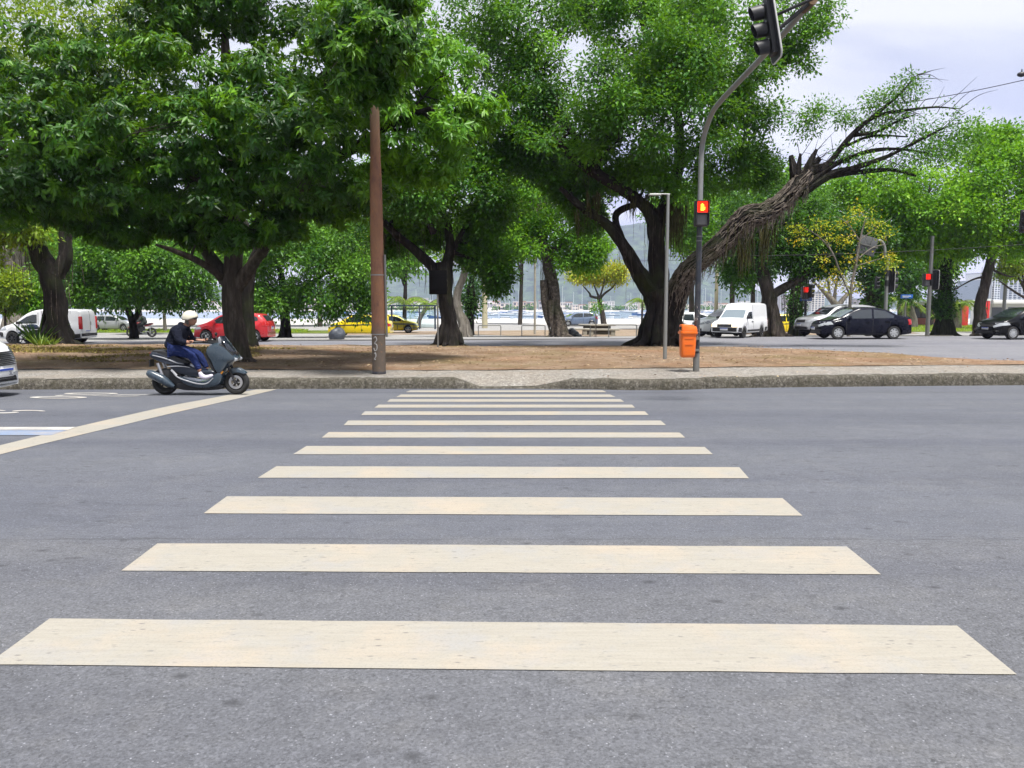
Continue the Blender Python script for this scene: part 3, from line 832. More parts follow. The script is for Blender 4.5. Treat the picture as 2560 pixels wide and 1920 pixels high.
# --- centre fig
tree('fig_tree', 'dark forked fig tree in front of the bus shelter', 'tree', (1122, 862), 29.4,
     [[(1132, 866, 0, .46), (1127, 838, 0, .35), (1121, 790, 0, .29), (1112, 738, 0, .29), (1110, 690, 0, .34), (1106, 655, 0, .27)],
      [(1104, 698, 0, .26), (1076, 662, 0, .20), (1038, 625, 0, .165), (995, 590, -.3, .13), (960, 555, -.5, .12), (910, 500, -1, .07)],
      [(1115, 675, 0, .22), (1124, 620, .2, .17), (1118, 560, .3, .14), (1092, 500, .4, .10), (1075, 440, .5, .08), (1070, 360, .6, .06)],
      [(1121, 650, 0, .12), (1150, 590, .4, .09), (1190, 530, .8, .1), (1230, 470, 1, .06)], [(1085, 580, .1, .15), (1050, 520, -.5, .12), (1020, 450, -.8, .07)]],
     [(960, 470, 80, 60, -1), (1040, 480, 90, 60, -1), (1000, 540, 70, 40, .8), (1100, 430, 110, 70, 0), (1190, 470, 80, 65, 0), (1130, 520, 80, 42, .5), (1060, 580, 50, 32, .8), (1190, 560, 60, 45, .6), (1240, 530, 50, 50, .2), (1150, 340, 100, 70, .6), (1215, 390, 80, 70, .6), (1215, 650, 50, 36, .8), (1250, 690, 26, 36, .4), (1180, 630, 40, 30, 1), (980, 600, 40, 30, 1)],
     'fig', 'dark', z_upper, seed=41, flute=.06, rough=.22, roots=7, seg=18, ck=dict(blobs=15, per=30, k=9, L=.17, W=.085, blob_r=.33), hangs=(50, .4, 1.6, .01, .4, .06))
tree('grey_tree', 'curved grey trunk tree behind the dark forked fig', 'tree', (1163, 834), 47,
     [[(1168, 838, 0, .42), (1158, 805, 0, .32), (1144, 775, 0, .27), (1143, 735, 0, .245), (1156, 700, 0, .21), (1168, 660, 0, .22), (1190, 610, 0, .14), (1220, 560, 0, .08)], [(1166, 672, 0, .14), (1195, 640, 0, .1), (1225, 618, 0, .06)]],
     [(1190, 590, 70, 40, 0), (1140, 610, 60, 40, 1), (1230, 620, 50, 34, 1), (1180, 540, 60, 40, 1)], 'bright', 'pale', z_far, seed=42, roots=5, rough=.15, ck=dict(blobs=12, per=22, k=8, L=.26, W=.14))
tree('stump_tree', 'dark knotty stem overgrown with epiphytes beside the grey trunk', 'tree', (1176, 818), 54,
     [[(1177, 822, 0, .26), (1176, 790, 0, .26), (1178, 765, 0, .38), (1176, 735, 0, .34), (1178, 715, 0, .26), (1178, 690, 0, .16)]],
     [(1176, 765, 11, 13, 0), (1177, 742, 10, 9, 0), (1190, 690, 40, 34, 0), (1170, 660, 40, 30, 0)], 'dark', 'dark', z_far, seed=43, twig=0, ck=dict(blobs=7, per=12, k=6, L=.3, W=.13))
# --- fig with the bundle of hanging roots in the middle
tree('fig_tree', 'fig tree with a thick root bundled trunk behind the bicycle racks', 'tree', (1398, 832), 45.5,
     [[(1406, 836, 0, .48), (1396, 810, 0, .37), (1388, 770, 0, .345), (1382, 720, 0, .335), (1374, 680, 0, .32), (1366, 640, 0, .27), (1352, 590, 0, .3), (1340, 530, 0, .18)],
      [(1358, 700, -.3, .17), (1362, 750, -.3, .22), (1368, 790, -.3, .17), (1372, 815, -.3, .07), (1375, 832, -.3, .03)], [(1376, 750, -.5, .2), (1378, 800, -.5, .13), (1381, 832, -.5, .03)],
      [(1366, 650, 0, .25), (1410, 600, 0, .16), (1450, 560, 0, .09)], [(1360, 640, 0, .2), (1310, 590, 0, .14), (1270, 560, 0, .08)]],
     [(1300, 540, 80, 50, 0), (1370, 500, 90, 50, -.5), (1440, 560, 70, 50, 0), (1350, 600, 80, 42, -1), (1430, 630, 60, 36, -.4), (1290, 610, 60, 42, 0), (1480, 610, 40, 36, 0), (1300, 470, 70, 40, 1), (1240, 560, 60, 40, .6), (1390, 450, 80, 40, 1.4), (1465, 650, 34, 20, 0)],
     'bright', 'fibre', z_far, seed=44, flute=.10, rough=.22, roots=7, seg=20, ck=dict(blobs=14, per=28, k=8, L=.22, W=.115, tint_bias=-.08), hangs=(60, .8, 3.0, .012, .35, .25))
# --- small yellow flowering umbrella tree
tree('flowering_tree', 'small flat topped tree in yellow blossom by the bay', 'tree', (1510, 806), 88,
     [[(1511, 808, 0, .36), (1505, 780, 0, .28), (1499, 752, 0, .24), (1497, 742, 0, .22)], [(1497, 745, 0, .17), (1478, 741, 0, .15), (1473, 732, 0, .1), (1455, 712, 0, .05)], [(1499, 748, 0, .18), (1512, 733, 0, .14), (1530, 720, 0, .09), (1545, 700, 0, .04)], [(1497, 742, 0, .14), (1488, 720, .5, .08), (1480, 700, .6, .04)], [(1500, 742, 0, .12), (1508, 715, -.5, .08), (1512, 695, -.6, .04)]],
     [(1447, 690, 24, 10, 0), (1475, 684, 28, 10, .6), (1505, 680, 28, 11, -.6), (1535, 676, 26, 12, 0), (1490, 697, 30, 9, .8), (1525, 693, 30, 11, .8), (1548, 688, 14, 12, 0)], 'blossom', 'grey', z_far, seed=51, twig=6, twig_r=.04, ck=dict(blobs=12, per=16, k=7, L=.3, W=.16, tint_bias=.02))

# --- giant fig on the right with the leaning, root-draped limb
G6 = [(1180, 40, 120, 90, 1), (1330, 30, 130, 90, 0), (1250, 150, 110, 80, 1), (1360, 170, 100, 80, -.6), (1330, 290, 90, 60, 0), (1430, 330, 130, 70, -1.8), (1530, 230, 100, 100, -2.6), (1610, 60, 110, 80, -1), (1560, 340, 130, 70, -2.4), (1690, 170, 110, 90, -2.8),
      (1720, 300, 130, 90, -2.8), (1800, 60, 140, 90, -.8), (1850, 180, 110, 90, -1), (1850, 320, 90, 80, 0), (1960, 50, 100, 80, .4), (1930, 160, 80, 70, .5), (1690, 420, 110, 60, -1), (1520, 440, 90, 40, -.4), (1400, 420, 80, 45, .4), (1800, 430, 80, 55, .4), (1600, 430, 70, 40, .5), (1280, 380, 60, 40, 1), (1430, 470, 60, 34, .6),
      (1710, 20, 90, 60, 2), (1480, 20, 90, 50, 2.4), (1620, 230, 80, 60, 1), (1760, 180, 80, 60, 1.4), (1380, 400, 60, 50, 2), (1460, 535, 46, 30, .2), (1890, 420, 50, 50, 1.2)]
t6, ap6, lb6 = tree('fig_tree', 'giant spreading fig tree with a leaning root draped limb', 'tree', (1655, 858), 29,
     [[(1658, 864, 0, .78), (1657, 838, 0, .63), (1656, 800, 0, .56), (1650, 760, 0, .53), (1640, 725, 0, .48)],
      [(1638, 745, 0, .36), (1608, 703, -.1, .30), (1582, 655, -.2, .26), (1555, 610, -.3, .20), (1520, 565, -.4, .18), (1480, 535, -.5, .15), (1440, 505, -.6, .14), (1400, 470, -.8, .08)],
      [(1652, 740, 0, .36), (1646, 690, 0, .34), (1642, 640, 0, .31), (1640, 590, 0, .29), (1632, 545, 0, .27), (1600, 505, -.3, .21), (1550, 470, -.8, .18), (1500, 440, -1.2, .18), (1440, 400, -1.5, .13), (1380, 340, -1.6, .07)],
      [(1638, 560, 0, .25), (1668, 500, .1, .23), (1695, 430, .2, .2), (1700, 340, .2, .16), (1680, 230, .2, .13), (1630, 120, .2, .1), (1590, 20, .2, .06)],
      [(1555, 610, -.3, .16), (1540, 560, 0, .13), (1545, 530, .1, .12), (1585, 512, .1, .10), (1610, 520, .1, .07)],
      [(1695, 420, .2, .15), (1790, 330, .3, .12), (1880, 220, .4, .09), (1950, 100, .5, .05)],
      [(1500, 440, -1.2, .15), (1430, 330, -.6, .12), (1360, 210, 0, .09), (1290, 100, .4, .05)],
      [(1680, 230, .2, .1), (1740, 140, -.5, .08), (1790, 40, -.8, .05)]],
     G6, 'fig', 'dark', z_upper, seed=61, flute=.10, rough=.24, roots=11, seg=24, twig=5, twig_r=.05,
     ck=dict(blobs=17, per=36, k=9, L=.155, W=.085, blob_r=.31, hollow=.4, tint_bias=.0), hangs=(70, .4, 1.6, .006, .4, .14))
# the leaning limb, its broken stubs, bare branches and the thin leaves on them
Y6 = 29
lm = MB()
LEAN = [(1682, 800, -.1, .33), (1694, 728, -.3, .33), (1722, 675, -.5, .30), (1768, 637, -.6, .28), (1820, 594, -.7, .31), (1866, 546, -.8, .36), (1912, 532, -.9, .29), (1960, 498, -1, .24), (2000, 455, -1, .27), (2028, 420, -1, .19)]
lp = limbs_mesh(lm, [LEAN, [(1990, 455, -1, .17), (1984, 420, -1, .14), (1978, 388, -1, .07)], [(1998, 450, -1.1, .12), (1997, 418, -1.1, .09), (2001, 384, -1.1, .04)], [(2010, 440, -1, .15), (2026, 402, -1.1, .10), (2042, 374, -1.1, .05)], [(1945, 500, -.9, .16), (1990, 470, -.8, .12), (2030, 420, -.8, .1), (2048, 395, -.8, .09)],
                     [(2015, 430, -1, .2), (2070, 410, -1, .10), (2110, 360, -1.1, .085), (2160, 310, -1.2, .07), (2205, 285, -1.3, .055), (2270, 275, -1.4, .042), (2340, 268, -1.5, .028), (2400, 272, -1.6, .015)],
                     [(2160, 310, -1.2, .07), (2215, 265, -1.2, .055), (2255, 230, -1.2, .035), (2280, 200, -1.2, .02), (2295, 186, -1.2, .01)],
                     [(2010, 460, -1, .2), (2080, 415, -1, .09), (2150, 385, -1.1, .07), (2220, 372, -1.3, .05), (2290, 378, -1.4, .032), (2350, 390, -1.5, .02)],
                     [(2000, 480, -1, .22), (2070, 440, -1, .12), (2140, 418, -1.2, .09), (2220, 390, -1.3, .065), (2300, 350, -1.6, .045), (2360, 320, -1.8, .03)],
                     [(2130, 340, -1.1, .06), (2190, 330, -1.3, .05), (2240, 305, -1.4, .035), (2290, 285, -1.5, .015)], [(2070, 440, -1, .1), (2150, 430, -.8, .08), (2230, 425, -.7, .06), (2290, 440, -.6, .03)], [(2115, 365, -1.1, .05), (2180, 340, -1.2, .04), (2270, 342, -1.3, .02)]],
                Y6, None, .28, .12, 66, 20)
rr = random.Random(5)
for i in range(150):
    b = rr.choice(lp[70:])
    if b[1] > .11: continue
    e = b[0] + Vector((rr.uniform(-.5, 1.3), rr.uniform(-.6, .6), rr.uniform(-.5, .9)))
    P, Rr = smooth_path([b[0], b[0].lerp(e, .5) + Vector((0, 0, rr.uniform(-.1, .15))), e], [.014, .010, .003], 4); lm.tube(P, Rr, 5, caps=False)
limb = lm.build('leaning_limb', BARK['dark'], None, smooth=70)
rm = MB()
for i in range(460):      # roots plastered along and hanging under the limb
    j = rr.randrange(0, 48); p, r = lp[j]
    a = rr.uniform(0, 6.28); q = []
    n_ = rr.randrange(5, 12); steep = rr.uniform(-.10, .10)
    for k in range(n_):
        jj = min(j + k, 52); c, r2 = lp[jj]
        tan = (lp[min(jj + 1, 53)][0] - lp[max(jj - 1, 0)][0]).normalized(); u = tan.cross(Vector((0, 1, 0))).normalized(); w = tan.cross(u)
        a += steep + rr.uniform(-.12, .12)
        q.append(c + (u * math.cos(a) + w * math.sin(a)) * (r2 * rr.uniform(1.06, 1.32)))
    rm.tube(q, [.006 + .017 * rr.random()] * n_, 5, caps=False)
for i in range(420):
    p, r = lp[rr.randrange(6, 52)]
    s = p + Vector((rr.uniform(-.3, .3), rr.uniform(-r, r * .6), -r * rr.uniform(.3, 1.0))); l = rr.uniform(.2, .75)
    rm.tube([s, s + Vector((rr.uniform(-.06, .02), rr.uniform(-.04, .02), -l * .5)), s + Vector((rr.uniform(-.16, .02), 0, -l))], [.014, .011, .004], 4, caps=False)
rts = tag(rm.build('limb_roots', BARK['strand'], None, smooth=60), 'stringy grey aerial roots draped over the leaning limb', kind='stuff')
def lob(l, Y): return (at(l[0], l[1], Y + l[4]), sz(l[2], Y), sz(max(l[2], l[3]), Y) * .8, sz(l[3], Y))
SPL = [lob(l, Y6) for l in [(2340, 335, 80, 34, -1.5), (2330, 390, 90, 34, -1.2), (2220, 430, 80, 24, -.8), (2130, 395, 50, 22, -1), (2410, 350, 60, 40, -1.4), (2400, 310, 50, 40, -1.5), (2300, 370, 70, 28, -1.4), (2230, 290, 50, 28, -1.2), (2180, 320, 40, 22, -1.1), (2270, 225, 30, 30, -1.2), (2210, 248, 40, 24, -1.2), (2370, 380, 60, 30, -1.5), (2120, 300, 34, 24, -1), (2040, 290, 40, 30, -.4), (2000, 310, 34, 40, -.2)]]
sp = crown('thin_leaves', SPL, None, LEAF['fig'], seed=62, blobs=14, per=9, k=5, L=.13, W=.06, tint_bias=.08, hollow=.2, blob_r=.34)
vm = MB(); vr = random.Random(77)
def vines(x0, x1, y0, y1, l0, l1, n, dy):
    cl = [(vr.uniform(x0, x1), vr.uniform(y0, y1)) for _ in range(max(3, n // 14))]
    for _ in range(n):
        c = vr.choice(cl); p = at(c[0] + vr.gauss(0, 7), c[1] + vr.gauss(0, 6), Y6 + dy + vr.uniform(-.6, .6)); l = vr.uniform(l0, l1); q = [p]
        for k in range(4): q.append(q[-1] + Vector((vr.uniform(-.04, .04), vr.uniform(-.04, .04), -l / 4)))
        r = vr.uniform(.006, .016); vm.tube(q, [r, r * 1.3, r, r * .8, r * .3], 4, caps=False)
vines(1672, 1725, 470, 540, .5, 1.7, 150, -.2); vines(1820, 1960, 555, 600, .5, 1.5, 170, -.7); vines(1440, 1500, 480, 530, .4, 1.2, 60, -.6); vines(1560, 1640, 470, 500, .3, .8, 50, -.3)
t_v = NT('olive hanging vines'); t_v.bsdf(t_v.ramp(t_v.noise(2.5, 5, .7), [(.35, (.022, .026, .008)), (.6, (.060, .060, .020)), (.75, (.12, .10, .045))]), .9, spec=.15)
vn = tag(vm.build('hanging_vines', t_v.m, None, smooth=0), 'olive green vines hanging in clumps from the limbs', kind='stuff'); vn.parent = t6; vn.matrix_parent_inverse = Matrix.Translation(-t6.location)
for o in (limb, rts, sp): o.parent = t6; o.matrix_parent_inverse = Matrix.Translation(-t6.location)

# --- trees behind on the right
tree('park_tree', 'mossy grey forked tree to the right of the white van', 'tree', (1928, 832), 42,
     [[(1936, 836, 0, .60), (1931, 800, 0, .40), (1926, 760, 0, .36), (1915, 715, 0, .33), (1900, 660, 0, .27), (1890, 600, 0, .24), (1880, 530, 0, .13)], [(1930, 740, 0, .25), (1965, 715, 0, .22), (2010, 690, .2, .2), (2040, 640, .2, .13)]],
     [(1880, 560, 80, 50, 0), (1950, 560, 90, 55, -.6), (2040, 580, 90, 55, 0), (1860, 620, 60, 46, -.4), (1930, 630, 70, 42, .8), (2020, 640, 80, 40, .4), (2100, 610, 70, 42, 0), (2130, 580, 50, 40, .3), (1840, 690, 30, 40, 0), (1900, 500, 90, 40, .6), (2010, 510, 90, 40, .6), (2180, 590, 50, 26, 0), (2070, 660, 40, 30, 0)],
     'dark', 'grey', z_far, seed=71, flute=.08, roots=7, seg=18, ck=dict(blobs=14, per=28, k=8, L=.21, W=.11, tint_bias=.06), hangs=(60, .6, 2.2, .012, .5, .1))
tree('park_tree', 'slim dark ivy clad tree beside the red pedestrian light', 'tree', (1988, 826), 46,
     [[(1990, 830, 0, .42), (1988, 800, 0, .34), (1986, 760, 0, .32), (1992, 700, 0, .28), (1996, 640, 0, .2), (2000, 560, 0, .1)]],
     [(1989, 770, 15, 26, 0), (1988, 735, 16, 24, 0), (1993, 700, 18, 24, 0), (1987, 800, 15, 20, 0)], 'dark', 'vine', z_far, seed=72, roots=4, twig=0, ck=dict(blobs=10, per=14, k=6, L=.16, W=.10))
tree('park_tree', 'dark creeper covered tree behind the dark saloon', 'tree', (2184, 800), 62,
     [[(2185, 804, 0, .6), (2184, 770, 0, .55), (2180, 720, 0, .5), (2178, 650, 0, .4), (2170, 580, 0, .2)]],
     [(2180, 700, 26, 40, 0), (2178, 650, 30, 40, 0), (2184, 750, 22, 30, 0), (2230, 690, 40, 50, 1), (2250, 640, 60, 50, 1), (2280, 700, 30, 40, 2)], 'dark', 'vine', z_far, seed=73, twig=2, ck=dict(blobs=12, per=24, k=7, L=.3, W=.17))
tree('park_tree', 'straight tree wrapped in dark ivy standing on the grass bed', 'tree', (2362, 816), 48,
     [[(2364, 820, 0, .62), (2362, 790, 0, .42), (2362, 720, 0, .38), (2364, 650, 0, .36), (2370, 590, 0, .3), (2385, 520, 0, .18)], [(2368, 640, 0, .2), (2410, 590, 0, .16), (2440, 540, 0, .1)]],
     [(2360, 780, 17, 26, 0), (2358, 740, 19, 26, 0), (2361, 700, 18, 26, 0), (2360, 660, 18, 26, 0), (2364, 620, 20, 28, 0), (2356, 760, 22, 16, -.2)], 'dark', 'vine', z_far, seed=74, roots=5, twig=1, ck=dict(blobs=12, per=16, k=6, L=.17, W=.11))
T11 = [(2240, 490, 90, 60, 0), (2330, 470, 90, 60, -.6), (2430, 440, 100, 60, -.6), (2530, 410, 100, 60, 0), (2620, 420, 90, 70, 0), (2280, 550, 90, 48, -.4), (2380, 540, 90, 50, -1), (2480, 520, 90, 55, -1), (2570, 510, 90, 60, -.6), (2200, 560, 70, 42, 0), (2310, 610, 80, 36, .6), (2430, 600, 80, 36, 0), (2520, 600, 70, 36, .4), (2650, 560, 80, 60, .6), (2160, 470, 70, 40, 2), (2110, 520, 70, 40, 2.5), (2440, 370, 70, 36, 1), (2540, 350, 70, 34, 1), (2230, 610, 50, 30, .6)]
tree('park_tree', 'broad bright green tree with a bare bent trunk by the black car', 'tree', (2452, 818), 46,
     [[(2452, 822, 0, .44), (2450, 795, 0, .34), (2450, 760, 0, .31), (2462, 715, 0, .27), (2470, 680, 0, .26), (2480, 640, 0, .25), (2495, 595, 0, .22), (2520, 550, 0, .18), (2550, 490, 0, .12)], [(2485, 620, 0, .2), (2440, 590, 0, .17), (2380, 560, 0, .13), (2300, 530, 0, .07)], [(2500, 580, 0, .17), (2470, 520, 0, .13), (2440, 460, 0, .07)], [(2466, 690, 0, .07), (2430, 700, 0, .05), (2385, 725, 0, .03)], [(2470, 670, 0, .08), (2520, 690, 0, .05), (2540, 690, 0, .02)]],
     T11, 'bright', 'grey', z_far, seed=75, roots=5, rough=.15, ck=dict(blobs=15, per=30, k=8, L=.24, W=.13, tint_bias=.05), hangs=(40, .8, 3.2, .012, .5, .1))
ORL = [(2040, 565, 26, 14, 0), (2075, 590, 30, 14, 0), (2010, 600, 28, 10, 0), (2110, 555, 24, 12, .4), (2150, 530, 30, 18, 0), (2180, 560, 30, 12, 0), (2210, 590, 24, 10, .2), (2120, 600, 26, 10, -.3), (2050, 655, 30, 16, 0), (2090, 680, 34, 16, 0), (2150, 650, 26, 20, 0), (2225, 640, 22, 12, 0), (2225, 665, 20, 10, 0), (2070, 710, 34, 12, .3), (2125, 720, 30, 10, 0), (1990, 575, 24, 10, .4)]
tree('flowering_tree', 'thin branched tree with sparse orange yellow leaves above the dark saloon', 'tree', (2122, 830), 39.9,
     [[(2122, 832, 0, .10), (2124, 780, 0, .085), (2128, 720, 0, .075), (2140, 660, 0, .065), (2150, 600, 0, .05), (2165, 540, 0, .025)], [(2126, 740, 0, .05), (2100, 680, 0, .045), (2080, 630, 0, .04), (2045, 590, 0, .03), (2010, 570, 0, .012)], [(2142, 650, 0, .04), (2180, 620, 0, .03), (2220, 610, 0, .012)], [(2080, 630, 0, .03), (2060, 600, .2, .02), (2000, 605, .2, .01)], [(2148, 600, 0, .03), (2120, 560, 0, .02), (2090, 540, 0, .01)], [(2150, 600, 0, .03), (2190, 570, 0, .02), (2230, 545, 0, .01)], [(2128, 720, 0, .03), (2090, 710, 0, .02), (2050, 720, 0, .01)], [(2140, 665, 0, .03), (2190, 650, 0, .02), (2225, 640, 0, .01)]],
     ORL, 'orange', 'pale', z_far, seed=76, twig=2, twig_r=.012, rough=.05, ck=dict(blobs=6, per=4, k=6, L=.14, W=.08, hollow=.2, blob_r=.36, tint_bias=-.08))
# background trees: pale bare one, yellow ones, light green rows
tree('pale_tree', 'pale leafless looking tree behind the silver car', 'tree', (2096, 800), 78,
     [[(2097, 804, 0, .5), (2094, 785, 0, .42), (2090, 765, 0, .36), (2075, 745, 0, .28), (2055, 725, 0, .17), (2030, 700, 0, .09)], [(2092, 770, 0, .3), (2110, 745, 0, .22), (2135, 720, 0, .12), (2160, 690, 0, .06)], [(2085, 755, 0, .2), (2090, 715, 0, .13), (2100, 670, 0, .07)], [(2075, 745, 0, .15), (2070, 700, 0, .1), (2060, 660, 0, .05)]],
     [(2050, 680, 34, 26, 0), (2090, 655, 38, 24, 0), (2130, 680, 36, 26, 0), (2085, 700, 40, 20, 0), (2160, 710, 24, 20, 0)], 'pale', 'pale', z_far, seed=81, twig=9, twig_r=.06, ck=dict(blobs=9, per=7, k=5, L=.26, W=.12, hollow=.2))
tree('yellow_tree', 'yellow green fine branched tree at the right edge', 'tree', (2575, 800), 60,
     [[(2576, 804, 0, .22), (2572, 760, 0, .18), (2560, 720, 0, .12), (2540, 680, 0, .07), (2525, 640, 0, .03)], [(2570, 750, 0, .1), (2530, 725, 0, .08), (2495, 700, 0, .04)], [(2572, 745, 0, .1), (2590, 690, 0, .07), (2590, 640, 0, .03)], [(2560, 720, 0, .07), (2555, 670, 0, .05), (2550, 620, 0, .02)]],
     [(2530, 640, 40, 28, 0), (2570, 650, 44, 32, 0), (2520, 680, 34, 18, .5), (2555, 610, 36, 22, .5), (2600, 620, 40, 40, 0)], 'yellow', 'grey', z_far, seed=82, twig=6, twig_r=.03, ck=dict(blobs=11, per=18, k=7, L=.24, W=.12, tint_bias=.2))
def bg_tree(px, py, Y, w, h, leaf, label, seed, trunk=.22, bark='grey', name='park_tree', per=22):
    rng = random.Random(seed); base = py
    lob_ = []
    for i in range(7):
        lob_.append((px + rng.uniform(-.6, .6) * w, py - h * rng.uniform(.62, 1.0) + 0, w * rng.uniform(.42, .6), h * rng.uniform(.16, .24), rng.uniform(-1.5, 1.5)))
    top = py - h * .8
    tree(name, label, 'tree', (px, py), Y, [[(px, py + 2, 0, trunk * 1.25), (px + rng.uniform(-4, 4), py - h * .3, 0, trunk), (px + rng.uniform(-8, 8), top, 0, trunk * .4)], [(px, py - h * .4, 0, trunk * .6), (px + w * .3, py - h * .65, 0, trunk * .3), (px + w * .5, py - h * .8, 0, trunk * .15)], [(px, py - h * .35, 0, trunk * .6), (px - w * .3, py - h * .6, 0, trunk * .3), (px - w * .5, py - h * .75, 0, trunk * .15)]],
         lob_, leaf, bark, z_far, seed=seed, twig=2, twig_r=.05, ck=dict(blobs=12, per=per, k=8, L=Y * .0052, W=Y * .0027, tint_bias=rng.uniform(-.1, .12)))
BG = [(-120, 812, 72, 120, 230, 'bright', 'bright green tree past the left edge behind the banyan'), (118, 806, 86, 70, 200, 'yellow', 'yellow green tree seen between the banyan and the leaning fig'), (235, 802, 88, 90, 240, 'bright', 'bright green tree above the rounded dark tree'),
      (470, 805, 84, 100, 250, 'bright', 'bright green tree between the rounded tree and the near trunk'), (600, 804, 90, 90, 230, 'bright', 'bright green tree directly behind the near trunk'), (345, 828, 57, 45, 150, 'dark', 'thin trunked dark tree behind the parked motorbike'),
      (800, 803, 84, 100, 270, 'bright', 'bright green tree above the yellow taxi'), (905, 803, 92, 80, 250, 'yellow', 'yellow green tree behind the rusty pole'), (1010, 802, 90, 60, 250, 'bright', 'loose green tree behind the bus shelter'),
      (1300, 801, 94, 80, 360, 'yellow', 'tall yellow green tree above the bicycle racks'), (1730, 810, 70, 90, 300, 'bright', 'bright green tree seen through the giant fig'), (1830, 812, 72, 110, 330, 'bright', 'bright green tree behind the leaning limb'), (1880, 806, 80, 70, 220, 'dark', 'short dark tree behind the white van'),
      (2000, 806, 82, 100, 330, 'bright', 'bright green tree left of the broad green tree'), (2330, 800, 90, 110, 200, 'bright', 'low green tree behind the ivy wrapped trunk'), (2620, 808, 70, 110, 300, 'bright', 'green tree beyond the right edge'),
      (2250, 803, 86, 80, 180, 'dark', 'dark shady tree behind the curved sign pole')]
for i, (px, py, Y, w, h, lf, lb) in enumerate(BG): bg_tree(px, py, Y, w, h, lf, lb, 100 + i)

# palms and saplings
def palm(px, py, Y, h, r, n, label, seed, lean=0, bark='grey', fl=2.2):
    rng = random.Random(seed); b = at(px, py, Y); b.z = z_far(b.x, b.y)
    t = thing('palm_tree', label, 'palm', b)
    H = sz(h, Y); m = MB(); top = Vector((lean, 0, H))
    P, Rr = smooth_path([(0, 0, -.2), (lean * .2, 0, H * .4), tuple(top)], [r * 1.3, r, r * .9], 6)
    m.tube(P, Rr, 10, rough=.12); m.build('trunk', BARK[bark], t, smooth=70)
    Ps, Ds, Ns = [], [], []
    sp = MB()
    for i in range(n):
        a = 2 * math.pi * i / n + rng.uniform(-.2, .2); el = rng.uniform(.1, 1.0); d = Vector((math.cos(a), math.sin(a), 0)); q = []
        for k in range(9):
            s = k / 8; q.append(top + d * (fl * s * math.cos(el * .5)) + Vector((0, 0, fl * (math.sin(el) * s - .75 * s * s))))
        sp.tube(q, [.025 * (1 - .8 * k / 8) for k in range(9)], 4, caps=False)
        side = d.cross(Vector((0, 0, 1)))
        for k in range(8):
            for j in range(3):
                p = q[k].lerp(q[k + 1], j / 3)
                for s in (-1, 1):
                    Ps.append(p); Ds.append(side * s + d * .6 - Vector((0, 0, .55)) + Vector((rng.uniform(-.1, .1),) * 3)); Ns.append(Vector((0, 0, 1)) + side * s * .4)
    sp.build('frond_stems', BARK['pale'], t)
    q = len(Ps); r_ = np.random.default_rng(seed)
    leaf_mesh('fronds', np.array(Ps), np.array(Ds), np.array(Ns), np.full(q, fl * .26) * r_.uniform(.7, 1.1, q), np.full(q, .075), r_.uniform(.2, .9, q), LEAF['palm'], t)
palm(1012, 806, 84, 62, .2, 12, 'slender palm behind the bus shelter frame', 1, fl=2.9)
palm(1045, 805, 80, 60, .22, 11, 'leaning pale palm inside the bus shelter frame', 2, lean=1.2, bark='pale', fl=2.2)
palm(1440, 803, 92, 26, .12, 9, 'short young palm beside the parked dark blue car', 3, fl=1.3)
palm(1605, 803, 90, 62, .12, 10, 'tall thin palm left of the giant fig trunk', 4, fl=2.0)
palm(2284, 800, 80, 64, .42, 13, 'stout palm with an orange brown trunk behind the blue sign', 5, lean=-.8, bark='pale', fl=2.6)
palm(2392, 800, 76, 60, .42, 13, 'stout palm between the ivy trunk and the bent trunk', 6, bark='pale', fl=2.6)
palm(2215, 800, 86, 70, .25, 11, 'feathery palm behind the rear of the dark saloon', 7, fl=2.6)

# small plants at the foot of the leaning fig, sapling, hanging sprays
def plant(px, py, Y, n, h, label, seed, leaf='palm', zf=z_upper, w=.05):
    rng = np.random.default_rng(seed); b = at(px, py, Y); b.z = zf(b.x, b.y)
    t = thing('plant', label, 'plant', b)
    a = rng.uniform(0, 6.28, n); D = np.stack([np.cos(a) * .6, np.sin(a) * .6, rng.uniform(.4, 1.3, n)], 1); P = np.stack([np.cos(a) * .06, np.sin(a) * .06, np.zeros(n)], 1)
    N = np.stack([-np.cos(a), -np.sin(a), np.full(n, .8)], 1)
    leaf_mesh('leaves', P, D, N, rng.uniform(.5, 1, n) * h, np.full(n, w) * rng.uniform(.7, 1.2, n), rng.uniform(.1, .9, n), LEAF[leaf], t)
plant(100, 866, 28.2, 46, .7, 'spiky leaved plant left of the leaning fig roots', 1)
plant(128, 862, 28.6, 40, .55, 'spiky leaved plant against the leaning fig roots', 2)
plant(92, 838, 29.5, 60, 1.5, 'tall thin stemmed shrub in front of the white van', 3, 'dark', w=.04)
bg_tree(14, 826, 50, 60, 120, 'yellow', 'small yellow green tree at the left edge', 141, .07)
bg_tree(78, 822, 52, 44, 90, 'bright', 'small green tree behind the white van bonnet', 142, .06)
b = at(1487, 845, 44); b.z = z_far(b.x, b.y)
t = thing('sapling', 'tiny staked sapling between two bicycle racks', 'sapling', b)
m = MB(); m.tube([(0, 0, -.1), (.02, 0, .8), (0, 0, 1.75)], [.022, .018, .008], 6); m.build('stem', BARK['pale'], t)
m = MB(); m.cyl((.07, 0, -.1), (.07, 0, 1.2), .02, seg=6); m.build('stake', BARK['grey'], t)
crown('leaves', [(Vector((.02, 0, 1.7)), .22, .22, .25)], t, LEAF['bright'], 9, blobs=6, per=7, k=6, L=.13, W=.07)
